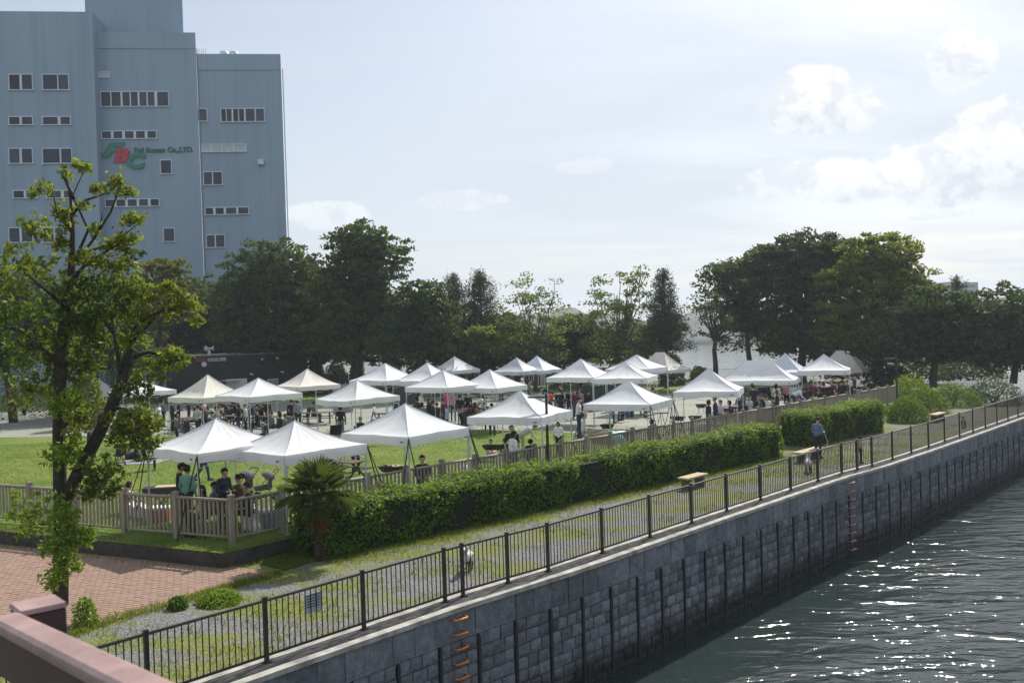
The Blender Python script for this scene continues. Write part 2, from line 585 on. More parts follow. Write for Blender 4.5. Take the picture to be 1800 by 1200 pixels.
am2 = N.new('ShaderNodeMath'); am2.operation = 'MULTIPLY'; L.new(amp.outputs[0], am2.inputs[0]); L.new(calm.outputs[0], am2.inputs[1])
mu = N.new('ShaderNodeMath'); mu.operation = 'MULTIPLY'; L.new(mx.outputs[0], mu.inputs[0]); L.new(am2.outputs[0], mu.inputs[1])
bump(N, L, B, mu.outputs[0], 1.0, 0.205)

# --- water sheet and land
w = MB(); w.add([(-4000, -300, WATER_Z), (4000, -300, WATER_Z), (4000, 5200, WATER_Z), (-4000, 5200, WATER_Z)], [(0, 1, 2, 3)])
struct(w.build('water', MATS['water']))

edge = [SH.at(t, 0.30) for t in np.linspace(0, SH.L, 60)]
far_r = edge[-1]
coast = [(far_r.x + 6, far_r.y + 22), (34, 92), (10, 96), (-20, 100), (-60, 125), (-160, 150), (-160, -20), (edge[0].x - 3, -20), (edge[0].x - 2, edge[0].y - 1)]
land = [(e.x, e.y) for e in edge] + coast
w = MB(); w.prism(land, WATER_Z - 1.5, 0.0)
me = w.mesh('ground', [MATS['promenade'], MATS['dark_concrete']])
for p in me.polygons:
    p.material_index = 0 if p.normal.z > 0.5 else 1
struct(link('ground', me))

# park fence line
FENCE_H = 1.17
corner = (G(407, 879, LAWN_Z + FENCE_H) + G(407, 950, LAWN_Z)) / 2
endp = G(1575, 676, LAWN_Z + FENCE_H)
fdir = (endp - corner).to_2d().normalized()
lp = (G(217, 867, LAWN_Z + FENCE_H) + G(217, 932, LAWN_Z)) / 2
ldir = (lp - corner).to_2d().normalized()
fn = Vector((fdir.y, -fdir.x)); ln = Vector((ldir.y, -ldir.x))
if ln.y > 0: ln = -ln
corner2 = corner.to_2d()
# raised park terrace edge: 0.45 m outside the fence
ce = corner2 + fn * 0.55 + ln * 0.75
ra = endp.to_2d() + fn * 0.55 + fdir * 0.3
la_ = corner2 + ldir * 70 + ln * 0.75
park = [(la_.x, la_.y), (ce.x, ce.y), (ra.x, ra.y), (ra.x - 1.5, ra.y + 6), (24, 88), (8, 93), (-20, 97), (-60, 122), (-95, 130), (-100, 60)]
w = MB(); w.prism(park, -0.3, LAWN_Z)
me = w.mesh('terrace', [MATS['lawn'], MATS['dark_concrete']])
for p in me.polygons:
    p.material_index = 0 if p.normal.z > 0.5 else 1
struct(link('lawn', me))
# paved court inside the park
pv = [G(x, y, LAWN_Z).to_2d() for x, y in [(60, 768), (340, 764), (640, 758), (960, 756), (1010, 762)]]
q = endp.to_2d() - fdir * 2.5 - fn * 0.35
q0 = Vector((pv[-1].x, pv[-1].y))
tq = (q0 - corner2).dot(fdir)
q1 = corner2 + fdir * tq - fn * 0.35
pv = [(p.x, p.y) for p in pv] + [(q1.x + 0.3, q1.y - 0.6), (q.x, q.y), (q.x - 2, q.y + 8), (8, 76), (-30, 78), (-60, 80), (-70, 60)]
w = MB(); w.prism(pv, LAWN_Z - 0.1, LAWN_Z + 0.006)
struct(w.build('paved_court', MATS['asphalt']))

# lower kerb strip along the left terrace: thin stone edging of the brick paving
# --- seawall
FACE = 0.52
wall = thing('seawall', 'grey stone block seawall along the dark water below the black railing', 'wall', SH.at(T0, FACE, WATER_Z))
tt = np.linspace(0.0, SH.L, 90)
w = MB()
for a, b in zip(tt[:-1], tt[1:]):
    A0, B0 = SH.at(a, FACE - 0.07), SH.at(b, FACE - 0.07); A1, B1 = SH.at(a, FACE - 0.4), SH.at(b, FACE - 0.4)
    w.add([(A0.x, A0.y, WATER_Z - 1), (B0.x, B0.y, WATER_Z - 1), (B0.x, B0.y, -0.02), (A0.x, A0.y, -0.02)], [(0, 1, 2, 3)])
w.build('backing', MATS['joint_dark'], wall, world=True)


def strip(o0, o1, z0, z1, name, mat, parent):
    w = MB(); prev = None
    for t in tt:
        a, b = SH.at(t, o0), SH.at(t, o1)
        jz = rnd.uniform(-0.004, 0.004); jo = rnd.uniform(-0.006, 0.006)
        b = SH.at(t, o1 + jo)
        cur = [(a.x, a.y, z0), (a.x, a.y, z1 + jz), (b.x, b.y, z1 + jz), (b.x, b.y, z0)]
        if prev:
            w.add(prev + cur, [(0, 1, 5, 4), (1, 2, 6, 5), (2, 3, 7, 6)])
        prev = cur
    return w.build(name, mat, parent, world=True)


strip(FACE - 0.19, FACE + 0.012, -0.05, 0.045, 'coping', MATS['concrete'], wall)
strip(-0.20, -0.03, -0.1, 0.06, 'inner_kerb', MATS['concrete'], wall)
strip(-0.035, FACE - 0.205, -0.1, 0.03, 'gutter', MATS['dirt_strip'], wall)


def stone_unit(seed):
    r = random.Random(seed); w = MB(); nx, nz = 4, 3
    vs = []; fs = []
    for j in range(nz + 1):
        for i in range(nx + 1):
            e = i in (0, nx) or j in (0, nz)
            vs.append((i / nx - 0.5, ((r.uniform(-0.25, 0.3) if not (i in (0, nx) and j in (0, nz)) else 0.0) if e else r.uniform(0.45, 1.35)), j / nz - 0.5))
    for j in range(nz):
        for i in range(nx):
            a = j * (nx + 1) + i
            fs.append((a, a + nx + 1, a + nx + 2, a + 1))
    ring = [i for i in range(nx + 1)] + [(j + 1) * (nx + 1) + nx for j in range(nz)] + [nz * (nx + 1) + i for i in range(nx - 1, -1, -1)] + [j * (nx + 1) for j in range(nz - 1, 0, -1)]
    o = len(vs)
    for k in ring:
        x, y, z = vs[k]; vs.append((x, -1.6, z))
    nr = len(ring)
    for k in range(nr):
        fs.append((ring[k], ring[(k + 1) % nr], o + (k + 1) % nr, o + k))
    w.add(vs, fs)
    return w


UNITS = [stone_unit(s) for s in range(5)]
UMESH = [u.mesh('stone_block', MATS['wall_stone']) for u in UNITS]
SLOT = 1.11; SLOT_W = 0.075
slot0 = T0 + 2.57 - SLOT * 12
blocks = []
courses = [(-0.045, -0.64)]
z = -0.655
while z > WATER_Z - 0.3:
    courses.append((z, z - 0.262)); z -= 0.282
for ci, (z1, z0) in enumerate(courses):
    if ci == 0:
        t = 0.3
        while t < SH.L - 1:
            wd = rnd.uniform(0.52, 0.66); blocks.append((t + wd / 2, wd - 0.012, (z0 + z1) / 2, z1 - z0)); t += wd
        continue
    k = 0
    while True:
        a = slot0 + k * SLOT + SLOT_W / 2; b = a + SLOT - SLOT_W; k += 1
        if b > SH.L - 0.5: break
        if a < 0.2: continue
        cuts = [a]
        first = rnd.uniform(0.22, 0.42)
        x = a + first
        while x < b - 0.18:
            cuts.append(x); x += rnd.uniform(0.30, 0.46)
        cuts.append(b)
        for u, v in zip(cuts[:-1], cuts[1:]):
            blocks.append(((u + v) / 2, v - u - 0.024, (z0 + z1) / 2, z1 - z0 - rnd.uniform(0, 0.006)))
vis = []
for b in blocks:
    p = SH.at(b[0], FACE, b[2]); dv = p - CAM
    zz = dv.dot(FWD); px = 900 + FPX * dv.dot(RGT) / zz; py = 600 - FPX * dv.dot(UPV) / zz
    area = (b[1] * b[3] / zz / zz) if (0 < zz and -40 < px < 1840 and py < 1230 and b[2] > WATER_Z) else 0
    vis.append(area)
order = sorted(range(len(blocks)), key=lambda i: -vis[i])
big = set(order[:300])
rest = MB()
for i, (t, wd, zc, hh) in enumerate(blocks):
    p = SH.at(t, FACE - 0.045 + rnd.uniform(-0.008, 0.012), zc); a = SH.ang(t)
    k = rnd.randrange(5); dep = rnd.uniform(0.018, 0.042)
    # unit local: x along, y outward (negated), z up
    R = Matrix.Rotation(a, 3, 'Z') @ Matrix(((1, 0, 0), (0, -1, 0), (0, 0, 1)))
    sc = Vector((wd, dep, hh))
    if i in big:
        o = link('stone_block', UMESH[k], wall)
        o.location = p - wall.location
        o.rotation_euler = (0, 0, a + math.pi); o.scale = (wd, dep, hh)
    else:
        R2 = Matrix.Rotation(a + math.pi, 3, 'Z')
        rest.add([p + R2 @ Vector((v[0] * sc.x, v[1] * sc.y, v[2] * sc.z)) for v in UNITS[k].v], UNITS[k].f)
stuff(rest.build('stone_blocks', MATS['wall_stone'], wall, world=True))
k = 0; pm = None
pm = MB().box((0, 0, 0), (SLOT_W * 0.9, 0.06, -0.70 - (WATER_Z - 0.3))).mesh('pile', MATS['pile_steel'])
while slot0 + k * SLOT < SH.L - 0.5:
    t = slot0 + k * SLOT; k += 1
    if t < 0.3: continue
    o = link('pile', pm, wall); o.location = SH.at(t, FACE - 0.035, (-0.68 + WATER_Z - 0.3) / 2) - wall.location
    o.rotation_euler = (0, 0, SH.ang(t))

# orange ladder rungs set in the wall
def ladder(px, label, colr, n):
    best = min(np.linspace(T0 - 4, SH.L - 2, 900), key=lambda t: abs((lambda dv: 900 + FPX * dv.dot(RGT) / dv.dot(FWD))(SH.at(t, FACE, -0.5) - CAM) - px))
    a = SH.ang(best)
    ld = thing('wall_ladder', label, 'ladder', SH.at(best, FACE, WATER_Z))
    for i in range(n):
        z = -0.16 - 0.30 * i
        w = MB(); hw = 0.17
        P = lambda t, o, dz=0.0: SH.at(best + t, FACE + o, z + dz)
        w.path([P(-hw, -0.04), P(-hw, 0.10), P(-hw + 0.03, 0.13), P(hw - 0.03, 0.13), P(hw, 0.10), P(hw, -0.04)], [0.016, 0.016, 0.017, 0.017, 0.016, 0.016], 6)
        w.path([P(-hw + 0.03, 0.13), P(0, 0.132), P(hw - 0.03, 0.13)], [0.023, 0.023, 0.023], 6)
        w.build('rung', colr, ld, world=True, smooth=True)


M('rung_orange', (0.62, 0.19, 0.03), 0.55, 0.35, 20)
M('rung_faded', (0.50, 0.26, 0.20), 0.6, 0.4, 20)
ladder(806, 'orange ladder rungs on the near stretch of the seawall', MATS['rung_orange'], 9)
ladder(1493, 'small faded red ladder rungs on the far stretch of the seawall', MATS['rung_faded'], 9)

# --- black railing on the seawall
M('rail_black', (0.018, 0.016, 0.014), 0.42, 0.35, 8, spec=0.5)
M('rail_top', (0.05, 0.045, 0.04), 0.32, 0.3, 8, spec=0.6)
rl = thing('seawall_railing', 'black metal railing with upright bars along the seawall edge', 'railing', (rail[0].x, rail[0].y, 0.03))
RP = Poly(rail)
post = MB().box((0, 0, 0.565), (0.065, 0.065, 1.13)).box((0, 0, 0.012), (0.13, 0.13, 0.024)).box((0, 0, 1.139), (0.075, 0.075, 0.02)).mesh('post', MATS['rail_black'])
barm = MB().bar((0, 0, 0.14), (0, 0, 1.06), 0.0115, n=6).mesh('bar', MATS['rail_black'])
barlist = []
for i in range(len(rail) - 1):
    a, b = rail[i], rail[i + 1]; ln_ = (b - a).length; an = math.atan2(b.y - a.y, b.x - a.x)
    o = link('post', post, rl, (a.x - rl.location.x, a.y - rl.location.y, 0), an)
    n = max(2, round(ln_ / 0.118))
    mid = (a + b) / 2
    for nm, z, hx, mt in (('top_rail', 1.085, 0.05, 'rail_top'), ('bottom_rail', 0.13, 0.032, 'rail_black')):
        MB().box((mid.x, mid.y, z + 0.03), (ln_ - 0.066, hx, 0.042), an).build(nm, MATS[mt], rl, world=True)
    for k in range(1, n):
        p = a.lerp(b, k / n); barlist.append((p, an))
visb = sorted(range(len(barlist)), key=lambda i: abs((barlist[i][0] - Vector((0, 10))).length))
ok = [i for i in visb if -60 < 900 + FPX * (lambda dv: dv.dot(RGT) / dv.dot(FWD))(Vector((*barlist[i][0], 0.6)) - CAM) < 1840]
bigb = set(ok[:300]); w = MB()
for i, (p, an) in enumerate(barlist):
    if i in bigb:
        link('bar', barm, rl, (p.x - rl.location.x, p.y - rl.location.y, 0))
    else:
        w.bar((p.x, p.y, 0.17), (p.x, p.y, 1.09), 0.0115, n=6)
stuff(w.build('bars', MATS['rail_black'], rl, world=True))

# sign plate fixed behind the bars
sgp = G(551, 1055, 0.72)
tb = min(np.linspace(T0, T0 + 5, 300), key=lambda t: abs((lambda dv: 900 + FPX * dv.dot(RGT) / dv.dot(FWD))(RP.at(t, 0, 0.75) - CAM) - 553))
pb = RP.at(tb, -0.035, 0.80); an = RP.ang(tb)
sg = thing('notice_plate', 'small grey notice plate fixed behind the bars of the black railing', 'sign', (pb.x, pb.y, 0.6), an)
M('plate_grey', (0.42, 0.45, 0.50), 0.5, 0.12, 8); M('ink', (0.03, 0.035, 0.05), 0.7, 0.1, 5)
MB().box((0, 0, 0.22), (0.38, 0.012, 0.36)).build('plate', MATS['plate_grey'], sg)
w = MB()
for r in range(5):
    x = -0.15
    while x < 0.13:
        l = rnd.uniform(0.012, 0.03); w.box((x + l / 2, -0.008, 0.36 - 0.05 * r), (l, 0.002, 0.022)); x += l + 0.008
w.build('print', MATS['ink'], sg)

# --- brown park fence
m, N, L, B = principled('fence_wood')
gi = N.new('ShaderNodeObjectInfo')
fc = ramp2(N, L, wpos_noise(N, L, 5, detail=6, stretch=(3, 3, 0.5)), (0.20, 0.172, 0.135), (0.37, 0.325, 0.26), 0.28, 0.74)
L.new(mixc(N, L, 1.0, fc, ramp2(N, L, gi.outputs['Random'], (0.82, 0.82, 0.82), (1.14, 1.13, 1.1), 0, 1), 'MULTIPLY'), B.inputs['Base Color'])
B.inputs['Roughness'].default_value = 0.8
bump(N, L, B, wpos_noise(N, L, 60), 0.4, 0.004)
FW = MATS['fence_wood']
fpost = MB().box((0, 0, 0.61), (0.125, 0.125, 1.22)).box((0, 0, 1.235), (0.145, 0.145, 0.035)).box((0, 0, 1.262), (0.10, 0.10, 0.02)).mesh('post', FW)
fpick = MB().box((0, 0, 0.62), (0.054, 0.045, 0.92)).mesh('picket', FW)


def fence(p0, p1, nb, label, limit, skip=()):
    f = thing('park_fence', label, 'fence', (p0.x, p0.y, LAWN_Z))
    an = math.atan2(p1.y - p0.y, p1.x - p0.x); ln_ = (p1 - p0).length / nb; cnt = 0
    rest = MB()
    for i in range(nb + 1):
        p = p0.lerp(p1, i / nb)
        if i > 0 or limit > 250:
            link('post', fpost, f, (p.x - p0.x, p.y - p0.y, 0), an)
        if i == nb or i in skip: continue
        mid = p0.lerp(p1, (i + 0.5) / nb) - p0
        w = MB(); e0 = p - p0; e1 = p0.lerp(p1, (i + 1) / nb) - p0; dd = (e1 - e0).normalized() * 0.063
        w.bar((e0.x + dd.x, e0.y + dd.y, 1.11), (e1.x - dd.x, e1.y - dd.y, 1.11), 0.055, n=8, flat=0.75); w.build('top_rail', FW, f, smooth=True)
        MB().bar((e0.x + dd.x, e0.y + dd.y, 0.15), (e1.x - dd.x, e1.y - dd.y, 0.15), 0.045, n=8, flat=0.75).build('bottom_rail', FW, f, smooth=True)
        n = max(3, round(ln_ / 0.148))
        for k in range(1, n):
            q = e0.lerp(e1, k / n)
            if cnt < limit:
                link('picket', fpick, f, (q.x, q.y, 0), an)
            else:
                rest.box((q.x, q.y, 0.62), (0.054, 0.045, 0.92), an)
            cnt += 1
    if rest.v:
        stuff(rest.build('pickets', FW, f))
    return f


bayR = 1.50
nR = round((endp.to_2d() - corner2).length / bayR)
fence(corner2, endp.to_2d(), nR, 'long brown picket fence running from the corner post past the hedge to the far tents', 300, skip=(nR - 5,))
fence(corner2, corner2 + ldir * 1.94 * 9, 9, 'brown picket fence section left of the corner post above the brick paving', 240)
# gate panel swung open by the far tents
gp = corner2.lerp(endp.to_2d(), (nR - 5) / nR); ga = math.atan2(fdir.y, fdir.x) - 0.75
gt = thing('fence_gate', 'brown picket gate standing open at the far end of the fence', 'gate', (gp.x + fn.x * 0.1, gp.y + fn.y * 0.1, LAWN_Z), ga)
for k in range(9):
    link('picket', fpick, gt, (0.12 + k * 0.14, 0, 0))
MB().box((0.68, 0.03, 1.0), (1.3, 0.03, 0.07)).build('top_rail', FW, gt); MB().box((0.68, 0.03, 0.25), (1.3, 0.03, 0.07)).build('bottom_rail', FW, gt)
MB().bar((0.08, 0.03, 0.3), (1.28, 0.03, 0.95), 0.025, n=4).build('brace', FW, gt)

# --- brick paving
m, N, L, B = principled('paving_brick')
gi = N.new('ShaderNodeNewGeometry'); oi = N.new('ShaderNodeObjectInfo')
ma = N.new('ShaderNodeMath'); ma.operation = 'ADD'; L.new(gi.outputs['Random Per Island'], ma.inputs[0]); L.new(oi.outputs['Random'], ma.inputs[1])
fr = N.new('ShaderNodeMath'); fr.operation = 'FRACT'; L.new(ma.outputs[0], fr.inputs[0])
pc = ramp2(N, L, fr.outputs[0], (0.25, 0.155, 0.112), (0.31, 0.20, 0.148), 0, 1)
pc = mixc(N, L, ramp2(N, L, wpos_noise(N, L, 0.9, detail=6), (0, 0, 0), (0.6, 0.6, 0.6), 0.4, 0.7), pc, (0.27, 0.20, 0.15))
L.new(pc, B.inputs['Base Color']); B.inputs['Roughness'].default_value = 0.9
bump(N, L, B, wpos_noise(N, L, 70), 0.4, 0.004)
M('brick_joint', (0.225, 0.15, 0.108), 0.95, 0.3, 9)
bp = [G(x, y, 0).to_2d() for x, y in [(-130, 935), (127, 957), (265, 979), (370, 991), (490, 1006), (402, 1032), (335, 1052), (172, 1097), (60, 1140), (-120, 1180)]]
pav = thing('brick_paving', 'red brick paving in front of the raised terrace', 'paving', (bp[1].x, bp[1].y, 0))
del pav['label'], pav['category']; pav['kind'] = 'structure'
w = MB(); w.prism([(p.x, p.y) for p in bp], -0.05, 0.015); w.build('bed', MATS['brick_joint'], pav, world=True)


def inpoly(x, y, P):
    c = False; j = len(P) - 1
    for i in range(len(P)):
        if (P[i].y > y) != (P[j].y > y) and x < (P[j].x - P[i].x) * (y - P[i].y) / (P[j].y - P[i].y) + P[i].x:
            c = not c
        j = i
    return c


bang = math.atan2(ldir.y, ldir.x); U2 = ldir; V2 = Vector((-ldir.y, ldir.x))
bricks = []
BX, BY = 0.225, 0.112
for j in range(-120, 121):
    for i in range(-90, 91):
        q = bp[1] + U2 * ((i + 0.5 * (j % 2)) * BX) + V2 * (j * BY)
        if inpoly(q.x, q.y, bp): bricks.append(q)
bricks.sort(key=lambda q: -1e9 if False else (q - Vector((-7.2, 17.5))).length)
bk = MB(); hx, hy = BX / 2 - 0.004, BY / 2 - 0.004
bv = [(-hx, -hy, 0), (hx, -hy, 0), (hx, hy, 0), (-hx, hy, 0), (-hx + .008, -hy + .008, .02), (hx - .008, -hy + .008, .02), (hx - .008, hy - .008, .02), (-hx + .008, hy - .008, .02)]
bf = [(4, 5, 6, 7), (0, 1, 5, 4), (1, 2, 6, 5), (2, 3, 7, 6), (3, 0, 4, 7)]
bk.add(bv, bf); bmsh = bk.mesh('brick', MATS['paving_brick'])
w = MB(); ca, sa = math.cos(bang), math.sin(bang)
for i, q in enumerate(bricks):
    zj = rnd.uniform(-0.002, 0.004)
    if i < 300:
        link('brick', bmsh, pav, (q.x - pav.location.x, q.y - pav.location.y, zj), bang)
    else:
        w.add([(q.x + x * ca - y * sa, q.y + x * sa + y * ca, z + zj) for x, y, z in bv], bf)
stuff(w.build('bricks', MATS['paving_brick'], pav, world=True))
# ------------------------------------------------------------------ vegetation
leafmat('leaf_hedge', (0.028, 0.072, 0.014), (0.07, 0.155, 0.024), (0.16, 0.26, 0.035), 0.45, 0.5)
leafmat('leaf_near', (0.045, 0.09, 0.016), (0.14, 0.18, 0.026), (0.32, 0.31, 0.045), 0.52, 0.4)
leafmat('leaf_near_dark', (0.022, 0.055, 0.018), (0.05, 0.10, 0.024), (0.11, 0.16, 0.03), 0.42, 0.4)
leafmat('leaf_lime', (0.07, 0.14, 0.015), (0.15, 0.25, 0.03), (0.28, 0.36, 0.045), 0.5, 0.45)
leafmat('leaf_dark', (0.013, 0.036, 0.018), (0.030, 0.066, 0.030), (0.070, 0.118, 0.042), 0.27, 0.5, tmix=0.35)
leafmat('leaf_dark_tip', (0.014, 0.038, 0.017), (0.034, 0.072, 0.027), (0.10, 0.145, 0.038), 0.32, 0.5, 0.25, (0.09, 0.11, 0.03), 0.3)
leafmat('leaf_brown', (0.016, 0.036, 0.017), (0.038, 0.060, 0.026), (0.10, 0.092, 0.038), 0.3, 0.5, 0.3, (0.075, 0.060, 0.030), 0.25)
leafmat('leaf_yellow', (0.040, 0.062, 0.014), (0.10, 0.125, 0.022), (0.23, 0.25, 0.035), 0.42, 0.5, 0.4, (0.22, 0.245, 0.035))
leafmat('leaf_bronze', (0.05, 0.06, 0.015), (0.11, 0.11, 0.022), (0.20, 0.16, 0.035), 0.32, 0.5)
leafmat('leaf_pale', (0.05, 0.075, 0.03), (0.085, 0.12, 0.045), (0.14, 0.17, 0.065), 0.45, 0.5)
leafmat('leaf_pine', (0.016, 0.034, 0.022), (0.030, 0.055, 0.032), (0.06, 0.085, 0.042), 0.12, 0.6)
leafmat('leaf_clip', (0.06, 0.085, 0.012), (0.12, 0.16, 0.02), (0.20, 0.23, 0.035), 0.4, 0.5)
leafmat('leaf_palm', (0.03, 0.055, 0.02), (0.055, 0.09, 0.03), (0.10, 0.13, 0.045), 0.3, 0.4)
leafmat('leaf_dead', (0.13, 0.065, 0.022), (0.24, 0.12, 0.035), (0.34, 0.19, 0.06), 0.25, 0.7)
leafmat('grass_blade', (0.07, 0.11, 0.016), (0.13, 0.17, 0.028), (0.24, 0.245, 0.06), 0.45, 0.6)
M('bark', (0.040, 0.032, 0.026), 0.95, 0.45, 7, bmp=0.9, bscale=25)
M('bark_grey', (0.075, 0.068, 0.06), 0.95, 0.4, 7, bmp=0.9, bscale=25)
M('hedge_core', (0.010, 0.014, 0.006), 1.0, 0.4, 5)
_ph = nrg.uniform(0, 6.28, (24, 3)); _fr = nrg.normal(size=(24, 3))


def pnoise(P, scale=1.0):
    """cheap smooth noise in about -1..1 for arrays of points"""
    s = np.zeros(len(P))
    for k in range(8):
        s += np.sin(P @ (_fr[k] * scale * (1 + 0.35 * k)) + _ph[k, 0]) / (1 + 0.35 * k)
    return s / 3.0


def hedge(name, label, p0, p1, depth, height, dens, leaf, mat, group=None, wob=0.10):
    """a clipped hedge: leaf shell over a twiggy core; p0 -> p1 is its front foot"""
    p0 = Vector(p0[:2]); p1 = Vector(p1[:2]); d = (p1 - p0); Ln = d.length; d.normalize(); nb = Vector((-d.y, d.x))
    h = thing(name, label, 'hedge', (p0.x, p0.y, 0), 0, group)
    peri = 2 * height + depth
    n = int(dens * Ln * peri); u = nrg.uniform(0, Ln, n); v = nrg.uniform(0, peri, n)
    n2 = int(dens * depth * height * 2)
    u = np.concatenate([u, np.where(nrg.random(n2) < 0.5, 0, Ln)]); e = np.zeros(len(u)); e[n:] = np.where(u[n:] > 0, 1, -1)
    v = np.concatenate([v, np.zeros(n2)])
    y = np.where(v < height, 0, np.where(v < height + depth, v - height, depth)); z = np.where(v < height, v, np.where(v < height + depth, height, peri - v))
    y[n:] = nrg.uniform(0, depth, n2); z[n:] = nrg.uniform(0, height, n2)
    ny = np.where(v < height, -1.0, np.where(v < height + depth, 0.0, 1.0)); nz = np.where((v >= height) & (v < height + depth), 1.0, 0.0)
    ny[n:] = 0; nz[n:] = 0
    # rounded shoulders and a lumpy face
    rr = 0.22
    for side, yy in ((-1, y), (1, depth - y)):
        near = (z > height - rr) & (yy < rr)
        k = np.clip(((z - (height - rr)) / rr) * ((rr - yy) / rr), 0, 1) * near
        z = z - k * rr * 0.45
        y = y + (-side) * k * rr * 0.35
    P = np.stack([u, y, z], 1)
    lump = pnoise(P, 1.5) * wob + pnoise(P, 5.0) * wob * 0.45 + nrg.normal(0, 0.03, len(P)) - np.abs(nrg.normal(0, 0.05, len(P)))
    P[:, 1] += ny * lump; P[:, 2] += nz * (lump * 0.9 + (nrg.random(len(P)) < 0.10) * nrg.uniform(0, 0.20, len(P))); P[:, 0] += e * lump
    X = p0.x + P[:, 0] * d.x + P[:, 1] * nb.x; Y = p0.y + P[:, 0] * d.y + P[:, 1] * nb.y
    nr = np.stack([e * d.x + ny * nb.x, e * d.y + ny * nb.y, nz], 1)
    V = leaf_verts(np.stack([X - p0.x, Y - p0.y, np.maximum(P[:, 2], 0.01)], 1), nrg.uniform(0.7, 1.3, len(P)) * leaf, 0.25, 1.9, 0, nr)
    sunlit_young = (((nz > 0.5) & (nrg.random(len(P)) < 0.62)) | ((P[:, 2] > height * 0.7) & (nrg.random(len(P)) < 0.35))).astype(np.int32)   # lime upper leaves: young shoots, plus sunlight put into the colour
    link('foliage', quads_mesh('foliage', V, [mat, MATS['leaf_lime']], 4, sunlit_young), h)
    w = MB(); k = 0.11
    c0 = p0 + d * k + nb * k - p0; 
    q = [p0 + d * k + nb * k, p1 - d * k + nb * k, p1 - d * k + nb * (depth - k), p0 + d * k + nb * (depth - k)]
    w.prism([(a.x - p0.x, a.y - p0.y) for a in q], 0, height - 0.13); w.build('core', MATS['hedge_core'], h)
    return h


def shrub(name, label, c, r, rz, mat, n, leaf, cat='shrub', group=None, stems=5):
    """rounded bush of leaves on a few stems"""
    s = thing(name, label, cat, c, 0, group)
    dirs = nrg.normal(size=(n, 3)); dirs /= np.linalg.norm(dirs, axis=1)[:, None]; dirs[:, 2] = np.abs(dirs[:, 2]) * 1.0 - 0.15
    rad = 0.55 + 0.45 * np.sqrt(nrg.random(n)); P = dirs * rad[:, None] * np.array([r, r, rz])
    P *= (1 + 0.22 * pnoise(P / r, 2.6))[:, None]; P[:, 2] = np.maximum(P[:, 2] + rz * 0.12, 0.02)
    V = leaf_verts(P, nrg.uniform(0.7, 1.3, n) * leaf, 0.3, 1.8, 0, dirs * 0.7)
    link('foliage', quads_mesh('foliage', V, mat), s)
    w = MB()
    for k in range(stems):
        a = rnd.uniform(0, 6.28); w.bar((0, 0, 0), (math.cos(a) * r * 0.5, math.sin(a) * r * 0.5, rz * 0.75), 0.02 + r * 0.012, 0.008, 5)
    w.build('stems', MATS['bark'], s)
    return s


# ---- hedges on the promenade
hA0, hA1 = G(566, 986), G(1376, 803)
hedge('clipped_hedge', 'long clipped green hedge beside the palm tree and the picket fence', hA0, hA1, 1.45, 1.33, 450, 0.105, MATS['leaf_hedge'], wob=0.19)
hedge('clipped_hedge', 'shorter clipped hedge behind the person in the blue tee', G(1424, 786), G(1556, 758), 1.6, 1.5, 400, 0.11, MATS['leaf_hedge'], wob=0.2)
cB = G(1606, 744); shrub('round_shrub', 'round clipped shrub left of the far bench beside the lamp post', (cB.x, cB.y + 0.9, 0), 1.15, 1.35, MATS['leaf_hedge'], 5200, 0.10)
for px, py, r, rz, mt, lb in ((1640, 728, 1.3, 1.5, 'leaf_hedge', 'low green shrub right behind the far bench'), (1612, 712, 1.5, 2.0, 'leaf_lime', 'loose pale flowering shrub behind the round clipped shrub'),
                          (1690, 716, 1.6, 1.5, 'leaf_hedge', 'dark shrub at the right end of the promenade'), (1760, 712, 1.8, 1.7, 'leaf_dark', 'dark green shrub beyond the right end of the promenade')):
    c = G(px, py); shrub('shrub', lb, (c.x, c.y + 1.0, 0), r, rz, MATS[mt], 3600, 0.12)

# ---- small plants by the brick paving
for px, py, r, rz, n, lb in ((313, 1069, 0.22, 0.26, 900, 'tiny dark round plant at the brick paving edge'), (385, 1058, 0.5, 0.24, 1800, 'low clump of bright green ground leaves beside the brick paving'),
                          (150, 1098, 0.26, 0.62, 700, 'small lime green sapling at the foot of the bridge rail')):
    c = G(px, py); shrub('ground_plant', lb, (c.x, c.y, 0), r, rz, MATS['leaf_lime' if 'lime' in lb or 'bright' in lb else 'leaf_hedge'], n, 0.07, 'plant', None, 3)

# ---- palm
pb_ = G(562, 984)
palm = thing('fan_palm', 'short fan palm with brown shaggy trunk at the near end of the hedge', 'palm tree', pb_)
PH = 1.62
w = MB(); prof = [(0.15, 0)]
for k in range(1, 15):
    prof.append((0.125 + 0.02 * (k % 2) + 0.02 * math.sin(k), PH * k / 15))
w.lathe(prof, 10); M('palm_trunk', (0.05, 0.034, 0.022), 0.95, 0.5, 12, bmp=1.0, bscale=30); w.build('trunk', MATS['palm_trunk'], palm)


